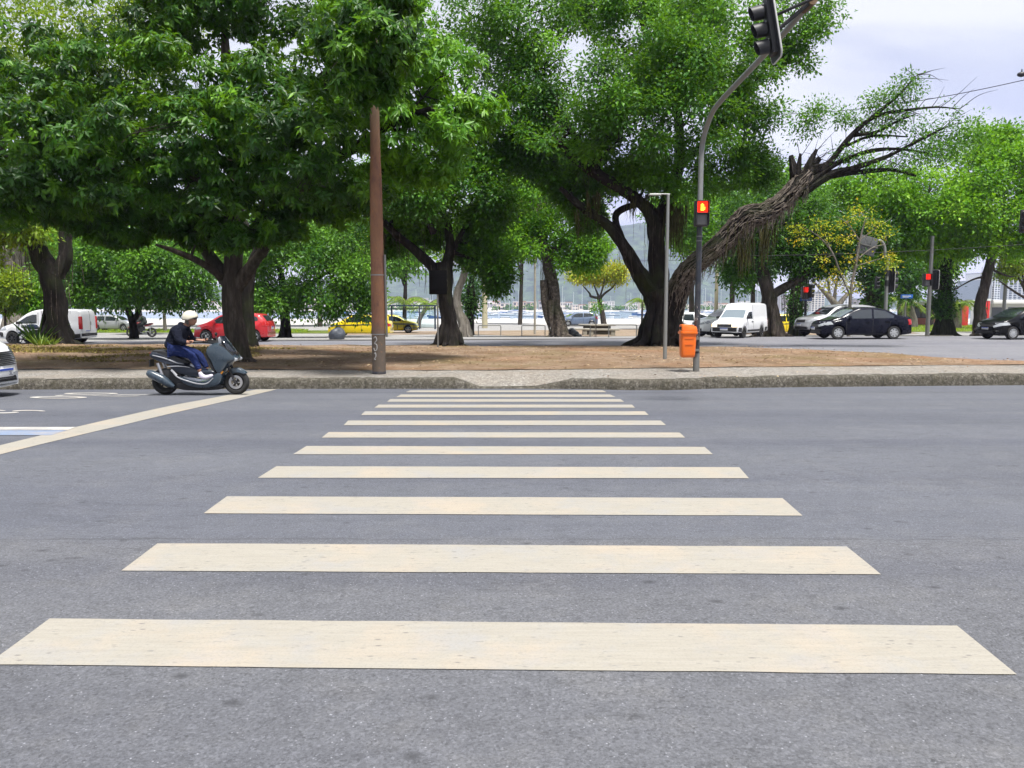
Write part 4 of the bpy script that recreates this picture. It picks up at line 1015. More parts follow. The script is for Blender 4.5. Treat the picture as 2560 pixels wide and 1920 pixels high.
# ------------------------------------------------------------------ vehicles
def m_carpaint(name, col, rough=.22, metal=.0):
    t = NT(name)
    d = t.ramp(t.noise(2.2, 5, .65), [(.45, 0), (.75, .16 if .1 < max(col) < .5 else .04)])
    c = t.mix(d, col, (.20, .18, .16))
    t.bsdf(c, t.math('ADD', t.math('MULTIPLY', t.noise(6, 4), .14), rough), metal, .5 if max(col) > .1 else .14, coat=.7 if max(col) > .1 else .10)
    return t.m

CPAINT = {'white': m_carpaint('white car paint', (.80, .81, .82)), 'silver': m_carpaint('silver car paint', (.36, .37, .39), .28, .35), 'red': m_carpaint('red car paint', (.42, .007, .014)),
          'yellow': m_carpaint('yellow taxi paint', (.78, .58, .010)), 'navy': m_carpaint('dark navy car paint', (.002, .003, .010), .14), 'black': m_carpaint('black car paint', (.004, .0045, .006), .14), 'slate': m_carpaint('slate blue car paint', (.10, .14, .22)), 'vanwhite': m_carpaint('white van paint', (.70, .71, .73), .35)}
M['glass'] = paint('tinted car glass', (.018, .024, .028), .06, spec=.8, var=.05)
M['glass_light'] = paint('car glass with painted sky reflection', (.16, .20, .23), .05, spec=1.0, var=.05)  # sky reflection painted in as a paler base colour
M['glass_mid'] = paint('grey car glass', (.028, .034, .042), .08, spec=.9, var=.05)
M['black_plastic'] = paint('black plastic', (.016, .016, .017), .55)
M['under'] = paint('dark underbody', (.006, .006, .006), .95)
M['tyre'] = paint('tyre rubber', (.016, .016, .016), .88)
M['alloy'] = paint('alloy wheel', (.50, .51, .53), .32, .6)
M['dark_steel'] = paint('dark steel wheel', (.045, .045, .048), .45, .5)
M['lamp_clear'] = paint('clear headlamp', (.36, .38, .41), .10, spec=.8)
M['lamp_red'] = paint('red tail lamp', (.42, .012, .014), .15, spec=.7)
M['chrome'] = paint('chrome trim', (.62, .63, .64), .18, .95)
M['plate'] = paint('white number plate', (.62, .63, .65), .4)
M['plate_blue'] = paint('blue plate band', (.02, .07, .42), .4)
M['letters'] = paint('dark plate letters', (.02, .03, .08), .4)
M['lamp_orange'] = paint('amber indicator', (.60, .24, .03), .2)
M['lamp_on'] = glow('lit warm headlamp', (1, .80, .52), 1.15)
M['seam'] = paint('door gap', (.012, .012, .013), .8)

def smoothstep(a, b, v):
    t = max(0, min(1, (v - a) / (b - a))); return t * t * (3 - 2 * t)

class CarShape:
    """lofted body: x runs to the front, y to the left, z up"""
    def __init__(s, S):
        s.S = S; L = S['L']; s.xf, s.xr = L / 2, -L / 2
        s.top = sorted(S['top']); s.belt = sorted(S['belt'])
        s.W = S['W'] / 2; s.ax = S['axles']; s.ar = S['R'] * 1.17
    def zt(s, x):
        T = s.top
        if x <= T[0][0]: return T[0][1]
        for i in range(len(T) - 1):
            (a, za), (b, zb) = T[i], T[i + 1]
            if x <= b:
                # monotone cubic between the points keeps the outline soft
                def sl(k):
                    if k <= 0 or k >= len(T) - 1: return (T[min(k + 1, len(T) - 1)][1] - T[max(k - 1, 0)][1]) / max(1e-6, T[min(k + 1, len(T) - 1)][0] - T[max(k - 1, 0)][0])
                    d0 = (T[k][1] - T[k - 1][1]) / (T[k][0] - T[k - 1][0]); d1 = (T[k + 1][1] - T[k][1]) / (T[k + 1][0] - T[k][0])
                    return 0 if d0 * d1 <= 0 else 2 * d0 * d1 / (d0 + d1)
                h = b - a; t = (x - a) / h
                return (2 * t ** 3 - 3 * t * t + 1) * za + (t ** 3 - 2 * t * t + t) * h * sl(i) + (-2 * t ** 3 + 3 * t * t) * zb + (t ** 3 - t * t) * h * sl(i + 1)
        return T[-1][1]
    def zb(s, x):
        g = s.S.get('sill', .22)
        e = max(0, abs(x) - s.xf + .55)
        z = g + .10 * e
        for a in s.ax:
            d = abs(x - a)
            if d < s.ar: z = max(z, s.S['R'] + math.sqrt(s.ar ** 2 - d * d) * 1.0)
        return z
    def w(s, x):
        k = s.S.get('nose', .16)
        e = max(0, (x - s.xf + .75) / .75) if x > 0 else max(0, (-x - s.xf + .6) / .6) * s.S.get('tail', .8)
        return s.W * (1 - k * e ** 2.4)
    def section(s, x):
        zt = s.zt(x); zb = min(s.zb(x), zt - .1); zl = min(lerp_table(s.belt, x), zt - .035); w = s.w(x)
        cab = smoothstep(.05, .42, zt - zl); tum = s.S.get('tumble', .20)
        wr = w * ((1 - tum) * cab + .90 * (1 - cab)); wl = w * (.965 if cab < .5 else .965)
        zm = zb + .5 * (zl - zb); zr = zt - .055 * cab - .012
        return [(0, zb), (w * .80, zb), (w * .955, zb + .015), (w * .985, zb + .12 * (zl - zb)), (w, zm), (w * .995, zl - .10 * (zl - zb)), (wl, zl), (wl * .75 + wr * .25 + .004, zl * .75 + zr * .25), (wl * .35 + wr * .65 + .006, zl * .35 + zr * .65), (wr, zr), (wr - .045, zt - .018 * cab - .006), (wr * .62, zt + .006), (0, zt + .014)]
    def mesh(s):
        xs = set(frange(s.xr, s.xf, 57)) | {x for x, _ in s.top}
        for e in (.01, .025, .05, .09): xs |= {s.xf - e, s.xr + e}
        for a in s.ax:
            for k in range(13): xs.add(a - s.ar * math.cos(math.pi * k / 12) * .999)
        xs = sorted(x for x in xs if s.xr <= x <= s.xf); m = MB(); n = 13
        for x in xs:
            q = s.section(x)
            bow = 0
            for y, z in q: m.v.append(Vector((x - s.S.get('bow', .10) * (abs(y) / s.W) ** 2.2 * smoothstep(s.xf - .9, s.xf, x) * 1.2 + s.S.get('bow', .10) * .6 * (abs(y) / s.W) ** 2.2 * smoothstep(-s.xr - .7, -s.xr, -x), y, z)))
            for y, z in q[1:-1]: m.v.append(Vector((m.v[-1].x if False else x - s.S.get('bow', .10) * (abs(y) / s.W) ** 2.2 * smoothstep(s.xf - .9, s.xf, x) * 1.2 + s.S.get('bow', .10) * .6 * (abs(y) / s.W) ** 2.2 * smoothstep(-s.xr - .7, -s.xr, -x), -y, z)))
        c = 2 * n - 2; ring = list(range(n)) + [n + k for k in reversed(range(n - 2))]
        for i in range(len(xs) - 1):
            for k in range(c):
                a, b = ring[k], ring[(k + 1) % c]
                m.f.append((i * c + a, i * c + b, (i + 1) * c + b, (i + 1) * c + a))
        for i in (0, len(xs) - 1):
            for k in range(n - 1):
                l = lambda j: i * c + (j if j in (0, n - 1) else n + j - 1)
                q = [i * c + k, i * c + k + 1, l(k + 1), l(k)]
                q = list(dict.fromkeys(q))
                if len(q) > 2: m.f.append(tuple(q))
        return m

def densify(poly, step=.09):
    out = []
    for i in range(len(poly)):
        a, b = Vector(poly[i]), Vector(poly[(i + 1) % len(poly)]); n = max(1, int((b - a).length / step))
        out += [a.lerp(b, k / n) for k in range(n)]
    return out

def decal(bvh, poly, axis, name, mat, parent, off=.006, sides=(1,), deep=2.0):
    """panel that follows the body: outline in x,z (axis 'y'), y,z ('x') or x,y ('z')"""
    m = bmesh.new()
    for sd in sides:
        P = densify(poly)
        bm = bmesh.new(); bm.faces.new([bm.verts.new((p[0], p[1], 0)) for p in P])
        bmesh.ops.triangulate(bm, faces=bm.faces)
        for _ in range(3): bmesh.ops.subdivide_edges(bm, edges=[e for e in bm.edges if e.calc_length() > .14], cuts=1); bmesh.ops.triangulate(bm, faces=bm.faces)
        vm = {}
        for v in bm.verts:
            if axis == 'y': o, d = Vector((v.co.x, 3 * sd, v.co.y)), Vector((0, -sd, 0))
            elif axis == 'x': o, d = Vector((4 * sd, v.co.x, v.co.y)), Vector((-sd, 0, 0))
            else: o, d = Vector((v.co.x, v.co.y, 4)), Vector((0, 0, -1))
            h = bvh.ray_cast(o, d, 8)
            vm[v] = m.verts.new(h[0] + (h[1] if h[1].dot(d) < 0 else -h[1]) * off) if h[0] is not None else None
        for f in bm.faces:
            q = [vm[v] for v in f.verts]
            if all(q): 
                try: m.faces.new(q)
                except ValueError: pass
        bm.free()
    bmesh.ops.recalc_face_normals(m, faces=m.faces)
    me = bpy.data.meshes.new(name); m.to_mesh(me); m.free()
    me.polygons.foreach_set('use_smooth', [True] * len(me.polygons)); me.materials.append(mat)
    return put(bpy.data.objects.new(name, me), parent)

def make_wheel(parent, x, y, R_, width, rim_mat, spokes=6, style='spoke'):
    sgn = 1 if y > 0 else -1
    w = bpy.data.objects.new('wheel', None); put(w, parent); w.location = (x, y, R_)
    X = Matrix.Rotation(-sgn * math.pi / 2, 4, 'X')      # local z -> outward
    m = MB(); h = width / 2
    m.lathe([(R_ * .64, -h), (R_ * .93, -h), (R_, -h * .6), (R_, h * .6), (R_ * .93, h), (R_ * .66, h), (R_ * .62, h * .6), (R_ * .62, -h * .6)], 26, X, True); m.build('tyre', M['tyre'], w)
    m = MB(); m.lathe([(R_ * .655, h * .25), (R_ * .655, h * .95), (R_ * .60, h * 1.0), (R_ * .56, h * .55), (R_ * .56, h * .25)], 26, X, True)
    for k in range(spokes):
        a = 2 * math.pi * k / spokes; Q = X @ Matrix.Rotation(a, 4, 'Z')
        m.box((R_ * .34, 0, h * .74), (R_ * .52, R_ * (.17 if style == 'spoke' else .26), h * .28), Q)
    m.lathe([(R_ * .19, h * .2), (R_ * .19, h * .9), (R_ * .12, h * .98), (0.005, h * .98)], 14, X); m.build('rim', rim_mat, w)
    m = MB(); m.lathe([(R_ * .60, h * .1), (R_ * .60, h * .3), (.004, h * .32)], 20, X); m.build('brake_backing', M['under'], w)
    return w

def car(S, label, cat, name, px, py, Y, zf, heading, paintk, lights='off', detail=1, loc=None, group=None):
    if loc is None:
        loc = at(px, py, Y); loc.z = zf(loc.x, loc.y)
    t = thing(name, label, cat, loc, R(heading), group)
    sh = CarShape(S); mb = sh.mesh(); pm = CPAINT[paintk]
    bvh = BVHTree.FromPolygons([tuple(v) for v in mb.v], mb.f)
    mb.build('body', pm, t, smooth=38)
    W = S['W'] / 2; xf, xr = sh.xf, sh.xr
    m = MB(); m.box((0, 0, .40), (S['L'] * .80, W * 1.30, .42)); m.build('underbody', M['under'], t)
    for a in S['axles']:
        for sd in (1, -1): make_wheel(t, a, sd * (W - .115), S['R'], .20, M[S.get('rim', 'alloy')], S.get('spokes', 6), S.get('style', 'spoke'))
    glass = M[S.get('glass', 'glass')]
    for i, poly in enumerate(S['side_windows']):
        for sd in (1, -1): decal(bvh, poly, 'y', 'side_window', glass, t, sides=(sd,))
    for key, nm in (('windscreen', 'windscreen'), ('rear_glass', 'rear_window')):
        if key in S:
            x0, x1, w0, w1 = S[key]
            decal(bvh, [(x0, -w0), (x1, -w1), (x1, w1), (x0, w0)], 'z', nm, M[S.get('front_glass', 'glass')] if key == 'windscreen' else glass, t)
    if 'rear_panel_glass' in S: decal(bvh, S['rear_panel_glass'], 'x', 'rear_window', glass, t, sides=(-1,))
    for x0, z0, x1, z1 in S.get('seams', []):
        dx = .011 if abs(z1 - z0) > abs(x1 - x0) else 0; dz = .011 - dx
        for sd in (1, -1): decal(bvh, [(x0 - dx, z0 - dz), (x1 - dx, z1 - dz), (x1 + dx, z1 + dz), (x0 + dx, z0 + dz)], 'y', 'door_seam', M['seam'], t, off=.003, sides=(sd,))
    for x, z in S.get('handles', []):
        for sd in (1, -1):
            h = bvh.ray_cast(Vector((x, 3 * sd, z)), Vector((0, -sd, 0)))
            if h[0] is not None:
                m = MB(); m.box((x, h[0].y + sd * .012, z), (.17, .03, .028)); m.build('door_handle', pm if paintk not in ('vanwhite',) else M['black_plastic'], t, bevel=.008)
    for poly in S.get('side_trim', []):
        for sd in (1, -1): decal(bvh, poly, 'y', 'side_trim', M[S.get('trim_mat', 'black_plastic')], t, off=.008, sides=(sd,))
    for sd in (1, -1):
        if 'headlight' in S: decal(bvh, [(p[0] * sd, p[1]) for p in S['headlight']], 'x', 'headlight', M['lamp_on'] if lights == 'on' else M['lamp_clear'], t, off=.012)
        if 'headlight_side' in S: decal(bvh, S['headlight_side'], 'y', 'headlight', M['lamp_on'] if lights == 'on' else M['lamp_clear'], t, off=.012, sides=(sd,))
        if 'taillight' in S: decal(bvh, [(p[0] * sd, p[1]) for p in S['taillight']], 'x', 'tail_light', M['lamp_red'], t, off=.012, sides=(-1,))
        if 'taillight_side' in S: decal(bvh, S['taillight_side'], 'y', 'tail_light', M['lamp_red'], t, off=.012, sides=(sd,))
        if 'indicator' in S: decal(bvh, [(p[0] * sd, p[1]) for p in S['indicator']], 'x', 'indicator', M['lamp_orange'], t, off=.013)
        mx, mz = S.get('mirror', (.75, .95)); h = bvh.ray_cast(Vector((mx, 3 * sd, mz)), Vector((0, -sd, 0)))
        if h[0] is not None:
            m = MB(); y = h[0].y + sd * .11; m.box((mx, y, mz + .03), (.10, .19, .13), taper=.86); m.box((mx, h[0].y + sd * .02, mz - .01), (.06, .1, .05)); m.build('wing_mirror', M['black_plastic'] if S.get('mirror_black') else pm, t, bevel=.02)
    if 'tail_boxes' in S:
        bx_, by_, bz_, bh_ = S['tail_boxes']
        for sd in (1, -1): m = MB(); m.box((-bx_, sd * by_, bz_), (.17, .12, bh_), taper=.9); m.build('tail_light', M['lamp_red'], t, bevel=.03)
    if 'grille' in S: decal(bvh, S['grille'], 'x', 'grille', M['black_plastic'], t, off=.010)
    if 'lower_grille' in S: decal(bvh, S['lower_grille'], 'x', 'lower_grille', M['black_plastic'], t, off=.010)
    for b in S.get('bumpers', []):
        for sd in (1, -1): decal(bvh, b, 'y', 'bumper', M['black_plastic'], t, off=.015, sides=(sd,))
    if 'front_bumper' in S: decal(bvh, S['front_bumper'], 'x', 'bumper', M['black_plastic'], t, off=.016)
    if 'rear_bumper' in S: decal(bvh, S['rear_bumper'], 'x', 'bumper', M['black_plastic'], t, off=.016, sides=(-1,))
    for key, sd in (('front_plate', 1), ('rear_plate', -1)):
        if key in S:
            y0, z0 = S[key]; h = bvh.ray_cast(Vector((4 * sd, y0, z0)), Vector((-sd, 0, 0)))
            if h[0] is not None:
                m = MB(); m.box((h[0].x + sd * .022, y0, z0), (.014, .40, .13)); pl = m.build('number_plate', M['plate'], t, bevel=.004)
                m = MB(); m.box((h[0].x + sd * .031, y0, z0 + .049), (.006, .396, .030)); m.build('plate_band', M['plate_blue'], pl)
    for poly, nm, mt, ax, sds in S.get('extra', []):
        for sd in sds: decal(bvh, poly, ax, nm, M[mt] if isinstance(mt, str) else mt, t, off=.011, sides=(sd,))
    if 'badge' in S:
        bx, bz = S['badge']
    return t, sh, bvh

SALOON = dict(L=4.45, W=1.72, R=.31, axles=(1.38, -1.27), sill=.20, nose=.20, tail=1.0, bow=.16,
    top=[(-2.225, .62), (-2.19, .90), (-2.1, 1.045), (-1.78, 1.08), (-1.55, 1.12), (-.95, 1.40), (-.3, 1.50), (.25, 1.485), (.62, 1.38), (1.28, 1.03), (1.50, .965), (1.95, .86), (2.13, .74), (2.2, .60), (2.225, .48)],
    belt=[(-2.2, .98), (-1.4, .97), (0, .93), (1.2, .90), (2.2, .70)],
    side_windows=[[(-.28, .98), (-.30, 1.40), (-.86, 1.33), (-1.28, 1.10), (-1.22, 1.0)], [(-.20, .98), (-.21, 1.40), (.30, 1.385), (.62, 1.28), (.98, 1.05), (.99, .97)]], windscreen=(.60, 1.28, .58, .70), rear_glass=(-1.52, -.95, .64, .56),
    seams=[(-.24, .25, -.24, .95), (1.0, .30, 1.02, .92), (-1.02, .62, -1.1, .95), (-1.02, .26, .98, .26)], handles=[(.0, .80), (-.92, .83)], headlight=[(.36, .66), (.76, .80), (.80, .66), (.46, .58)], headlight_side=[(1.62, .70), (2.10, .66), (2.05, .80), (1.72, .83)],
    taillight=[(.46, .86), (.80, .90), (.80, .68), (.60, .72)], taillight_side=[(-2.20, .66), (-1.95, .80), (-1.88, .94), (-2.18, .94)], grille=[(-.42, .60), (.42, .60), (.38, .70), (-.38, .70)], lower_grille=[(-.56, .28), (.56, .28), (.5, .40), (-.5, .40)], front_plate=(0, .50), rear_plate=(0, .72), mirror=(.86, 1.0), side_trim=[])
HATCH = dict(SALOON, L=3.95, axles=(1.22, -1.28), R=.305, top=[(-1.975, .55), (-1.95, .85), (-1.88, 1.06), (-1.70, 1.28), (-1.50, 1.43), (-1.0, 1.475), (-.3, 1.49), (.2, 1.47), (.52, 1.37), (1.12, 1.03), (1.35, .96), (1.75, .84), (1.9, .70), (1.96, .56), (1.975, .45)],
    belt=[(-1.9, 1.0), (-1.2, .98), (0, .92), (1.1, .88), (1.95, .68)], side_windows=[[(-.42, .98), (-.44, 1.40), (-1.05, 1.39), (-1.42, 1.28), (-1.50, 1.12), (-1.2, 1.03)], [(-.34, .97), (-.35, 1.40), (.18, 1.38), (.50, 1.28), (.84, 1.05), (.85, .96)]], windscreen=(.52, 1.12, .58, .70), rear_panel_glass=[(-.50, 1.08), (.50, 1.08), (.46, 1.36), (-.46, 1.36)],
    seams=[(-.38, .25, -.38, .95), (.88, .30, .9, .90), (-1.05, .66, -1.2, .97), (-1.0, .26, .88, .26)], handles=[(-.12, .80), (-1.08, .84)], headlight=[(.36, .62), (.72, .78), (.78, .64), (.46, .55)], headlight_side=[(1.40, .68), (1.85, .64), (1.82, .76), (1.5, .80)], taillight=[(.50, .80), (.80, .80), (.80, 1.06), (.60, 1.04)], taillight_side=[(-1.94, .78), (-1.74, .82), (-1.70, 1.06), (-1.88, 1.06)], mirror=(.72, .98))
del HATCH['rear_glass']
SUV = dict(HATCH, L=4.3, W=1.80, R=.345, axles=(1.33, -1.32), sill=.30, bow=.15, top=[(-2.15, .62), (-2.13, .95), (-2.06, 1.18), (-1.92, 1.42), (-1.75, 1.56), (-1.1, 1.63), (-.3, 1.65), (.2, 1.62), (.55, 1.50), (1.10, 1.13), (1.35, 1.07), (1.85, .98), (2.05, .86), (2.12, .70), (2.15, .52)],
    belt=[(-2.1, 1.10), (-1.2, 1.07), (0, 1.02), (1.1, .98), (2.1, .82)], side_windows=[[(-.42, 1.07), (-.44, 1.53), (-1.10, 1.53), (-1.20, 1.16), (-1.1, 1.10)], [(-1.28, 1.18), (-1.20, 1.53), (-1.62, 1.48), (-1.80, 1.28)], [(-.34, 1.06), (-.35, 1.53), (.18, 1.51), (.5, 1.40), (.86, 1.14), (.87, 1.05)]], windscreen=(.54, 1.10, .62, .74), rear_panel_glass=[(-.55, 1.20), (.55, 1.20), (.50, 1.50), (-.50, 1.50)],
    seams=[(-.38, .36, -.38, 1.04), (.90, .40, .92, .98), (-1.12, .75, -1.22, 1.05)], handles=[(-.12, .92), (-1.08, .95)], headlight=[(.42, .78), (.80, .90), (.84, .76), (.50, .70)], headlight_side=[(1.62, .82), (2.02, .78), (2.0, .90), (1.70, .94)], taillight=[(.60, .86), (.84, .86), (.84, 1.14), (.68, 1.12)], taillight_side=[(-2.12, .84), (-1.92, .88), (-1.92, 1.14), (-2.06, 1.14)],
    grille=[(-.42, .72), (.42, .72), (.40, .86), (-.40, .86)], lower_grille=[(-.62, .36), (.62, .36), (.56, .50), (-.56, .50)], front_plate=(0, .60), rear_plate=(0, .86), mirror=(.74, 1.08), side_trim=[[(-.95, .32), (.95, .32), (.95, .44), (-.95, .44)]])
WAGON = dict(HATCH, L=4.3, axles=(1.30, -1.25), top=[(-2.15, .55), (-2.12, .9), (-2.06, 1.1), (-1.90, 1.36), (-1.72, 1.43), (-1.0, 1.46), (-.2, 1.47), (.25, 1.44), (.6, 1.34), (1.15, 1.0), (1.5, .94), (1.9, .84), (2.08, .7), (2.15, .45)],
    side_windows=[[(-.42, .96), (-.44, 1.36), (-1.1, 1.36), (-1.1, .98)], [(-1.18, .99), (-1.18, 1.36), (-1.68, 1.32), (-1.82, 1.05)], [(-.34, .95), (-.35, 1.36), (.2, 1.34), (.52, 1.24), (.88, 1.02), (.88, .95)]], windscreen=(.6, 1.15, .58, .68), rear_panel_glass=[(-.5, 1.08), (.5, 1.08), (.46, 1.32), (-.46, 1.32)], taillight_side=[(-2.1, .78), (-1.92, .82), (-1.9, 1.05), (-2.04, 1.05)])
VAN = dict(HATCH, L=4.25, W=1.74, R=.315, axles=(1.36, -1.28), sill=.24, tumble=.10, nose=.20, tail=.35, bow=.12, top=[(-2.125, .45), (-2.12, 1.0), (-2.10, 1.5), (-2.04, 1.70), (-1.9, 1.755), (-1.0, 1.775), (-.1, 1.765), (.25, 1.72), (.62, 1.56), (1.30, 1.08), (1.5, 1.0), (1.9, .90), (2.06, .76), (2.11, .6), (2.125, .46)],
    belt=[(-2.1, 1.05), (0, 1.02), (1.2, .96), (2.1, .76)], side_windows=[[(.10, 1.06), (.10, 1.50), (.30, 1.50), (.60, 1.40), (1.02, 1.13), (1.06, 1.05)]], windscreen=(.60, 1.30, .60, .72), seams=[(.04, .30, .04, 1.6), (1.08, .36, 1.1, 1.0)], handles=[(.2, .94)], headlight=[(.42, .74), (.78, .88), (.82, .74), (.5, .64)], headlight_side=[(1.60, .76), (2.0, .72), (1.98, .86), (1.66, .92)],
    tail_boxes=(2.02, .80, 1.08, .66), grille=[(-.36, .62), (.36, .62), (.36, .74), (-.36, .74)], lower_grille=[(-.6, .30), (.6, .30), (.6, .46), (-.6, .46)], front_plate=(0, .52), rear_plate=(.30, .62), mirror=(.98, 1.06), mirror_black=True, rim='dark_steel',
    side_trim=[], bumpers=[[(1.78, .26), (2.12, .30), (2.12, .66), (1.80, .60)], [(-2.12, .34), (-1.66, .28), (-1.70, .50), (-2.12, .54)]], rear_bumper=[(-.85, .40), (.85, .40), (.85, .54), (-.85, .54)],
    extra=[([(-.012, .6), (.012, .6), (.012, 1.66), (-.012, 1.66)], 'rear_door_seam', 'seam', 'x', (-1,)), ([(-.10, .90), (-.06, .90), (-.06, 1.06), (-.10, 1.06)], 'rear_door_handle', 'black_plastic', 'x', (-1,))])
VAN.pop('rear_panel_glass'); VAN.pop('taillight', None); VAN.pop('taillight_side', None)
OLDVAN = dict(VAN, L=4.10, W=1.62, R=.29, axles=(1.22, -1.22), sill=.26, tumble=.12, nose=.08, bow=.06, top=[(-2.05, .45), (-2.045, 1.0), (-2.03, 1.6), (-1.98, 1.80), (-1.85, 1.855), (-1.0, 1.87), (.05, 1.85), (.18, 1.80), (.45, 1.58), (.62, 1.44), (1.06, 1.06), (1.14, 1.0), (1.85, .86), (1.98, .79), (2.04, .66), (2.05, .45)],
    belt=[(-2.0, .98), (0, .97), (1.1, .94), (2.05, .74)], side_windows=[[(.14, 1.02), (.16, 1.40), (.56, 1.38), (.92, 1.06), (.92, 1.02)]], windscreen=(.56, 1.05, .58, .66), front_glass='glass_light', seams=[(.06, .36, .06, 1.78), (.98, .42, 1.0, .96)], handles=[(.2, .88)],
    headlight=[(.42, .60), (.72, .60), (.72, .76), (.42, .76)], headlight_side=[(1.88, .60), (2.0, .60), (2.0, .76), (1.90, .76)], grille=[(-.40, .60), (.40, .60), (.40, .74), (-.40, .74)], front_bumper=[(-.76, .36), (.76, .36), (.76, .57), (-.76, .57)], bumpers=[[(1.58, .34), (2.02, .36), (2.02, .57), (1.60, .56)], [(-2.02, .36), (-1.62, .34), (-1.64, .54), (-2.02, .56)]], front_plate=(0, .48), mirror=(.86, 1.06), indicator=[(.62, .62), (.74, .62), (.74, .74), (.62, .74)], taillight=[(.66, .7), (.78, .7), (.78, 1.0), (.66, 1.0)], taillight_side=[(-2.04, .7), (-1.95, .7), (-1.95, 1.0), (-2.04, 1.0)], side_trim=[[(-.95, .34), (.95, .34), (.95, .44), (-.95, .44)]])
del OLDVAN['lower_grille'], OLDVAN['tail_boxes']
def scaled(S, k):
    def sc(v):
        if isinstance(v, (int, float)): return v * k
        if isinstance(v, tuple): return tuple(sc(x) for x in v)
        if isinstance(v, list): return [sc(x) for x in v]
        return v
    keep = ('nose', 'tail', 'tumble', 'spokes', 'rim', 'style', 'glass', 'front_glass', 'mirror_black', 'trim_mat', 'extra')
    return {a: (b if a in keep else sc(b)) for a, b in S.items()}

# vehicles beyond the earth strip
car(dict(SALOON, rim='alloy', spokes=7, style='wide', glass='glass_mid', front_glass='glass_light'), 'dark navy saloon crossing the junction in front of the silver car', 'car', 'saloon_car', 2147, 846, 37.0, z_road2, 181, 'navy')
car(dict(SUV, mirror_black=True), 'silver off-roader half hidden behind the dark navy saloon', 'car', 'off_road_car', 2090, 838, 40.8, z_road2, 190, 'silver')
car(dict(HATCH, L=4.2, spokes=10), 'black car cut by the right edge of the view', 'car', 'hatchback_car', 2556, 843, 36.4, z_road2, 188, 'black')
car(scaled(OLDVAN, .94), 'boxy white delivery van with lit headlamps turning at the junction', 'van', 'delivery_van', 1848, 838, 39.9, z_road2, 231, 'vanwhite', lights='on')
car(dict(SUV, spokes=5, style='wide'), 'white car with alloy wheels behind the boxy white van', 'car', 'hatchback_car', 1822, 832, 44.5, z_far, 194, 'white')
car(scaled(SUV, .95), 'white estate car seen between the giant trunk and the signal pole', 'car', 'estate_car', 1738, 816, 52, z_far, 8, 'white')
car(scaled(VAN, .93), 'white panel van parked behind the leaning fig trunk', 'van', 'panel_van', 122, 853, 37.2, z_road2, 184, 'vanwhite')
car(scaled(dict(HATCH, spokes=5), .95), 'red hatchback passing behind the near trunk', 'car', 'hatchback_car', 588, 853, 38.2, z_road2, 180, 'red')
car(scaled(WAGON, .95), 'silver estate car driving beyond the green verge', 'car', 'estate_car', 285, 822, 68, z_far, 0, 'silver')
M['taxi_stripe'] = paint('dark blue taxi stripe', (.02, .04, .10), .35)
TAXI = dict(SALOON, extra=[([(-2.1, .80), (2.0, .70), (2.0, .755), (-2.1, .865)], 'taxi_stripe', 'taxi_stripe', 'y', (1, -1))])
TS = scaled(SALOON, .97); TS['extra'] = TAXI['extra']
car(TS, 'yellow taxi with a dark stripe behind the rusty pole', 'taxi', 'taxi', 902, 836, 52, z_far, 178, 'yellow')
car(dict(TS), 'yellow taxi farther off to the right of the rusty pole', 'taxi', 'taxi', 980, 819, 62, z_far, 4, 'yellow')
car(dict(TS), 'yellow taxi between the two dark trunks on the right', 'taxi', 'taxi', 1950, 814, 56, z_far, 176, 'yellow')
car(scaled(HATCH, 1.05), 'slate blue car parked low beside the small flowering tree', 'car', 'hatchback_car', 1448, 806, 86, z_far, 178, 'slate')

# white car at the left edge, close to the camera
NS = dict(SUV, L=4.45, top=[(-2.225, .62), (-2.2, .95), (-2.1, 1.2), (-1.95, 1.45), (-1.75, 1.58), (-1.1, 1.65), (-.3, 1.66), (.2, 1.63), (.55, 1.5), (1.12, 1.12), (1.35, 1.06), (1.80, .99), (2.0, .92), (2.13, .78), (2.2, .62), (2.225, .42)], bow=.27, nose=.13, sill=.13,
          grille=[(-.60, .56), (.60, .56), (.70, .80), (-.70, .80)], lower_grille=[(-.76, .16), (.76, .16), (.70, .34), (-.70, .34)], headlight=[(.66, .70), (.84, .72), (.84, .88), (.70, .87)], headlight_side=[(1.62, .76), (2.0, .72), (1.96, .86), (1.68, .90)])
del NS['front_plate']
loc = Vector((-11.36, 13.75, 0)); loc.z = z_road1(loc.x, loc.y)
nt, nsh, nb = car(NS, 'white car nose with a black grille entering at the left edge', 'car', 'white_car', 0, 0, 0, None, 0, 'white', loc=loc)
m = MB(); h = nb.ray_cast(Vector((4, 0, .44)), Vector((-1, 0, 0)))
m.box((h[0].x + .03, 0, .44), (.02, .46, .15)); pl = m.build('number_plate', M['plate'], nt, bevel=.005)
m = MB(); m.box((h[0].x + .042, 0, .495), (.006, .456, .038)); m.build('plate_band', M['plate_blue'], pl)
text_mesh('3L', .10, 'plate_letters', M['letters'], Matrix.Translation((h[0].x + .042, .20, .423)) @ Matrix.Rotation(math.pi / 2, 4, 'Z') @ Matrix.Rotation(math.pi / 2, 4, 'X'), pl, 'RIGHT')
for i in range(7):
    q = []
    for j in range(14):
        y = -.62 + j * .095 + (i % 2) * .047; z = .585 + i * .031
        h = nb.ray_cast(Vector((4, y, z)), Vector((-1, 0, 0)))
        if h[0] is not None: q.append(h[0] + Vector((.014, 0, 0)))
    if len(q) > 2: m = MB(); m.tube(q, .0055, 5); m.build('grille_bar', M['chrome'], nt)
for z in (.20, .25, .30):
    q = []
    for j in range(13):
        y = -.72 + j * .12; h = nb.ray_cast(Vector((4, y, z)), Vector((-1, 0, 0)))
        if h[0] is not None: q.append(h[0] + Vector((.016, 0, 0)))
    m = MB(); m.tube(q, .006, 5); m.build('lower_grille_bar', M['chrome'], nt)
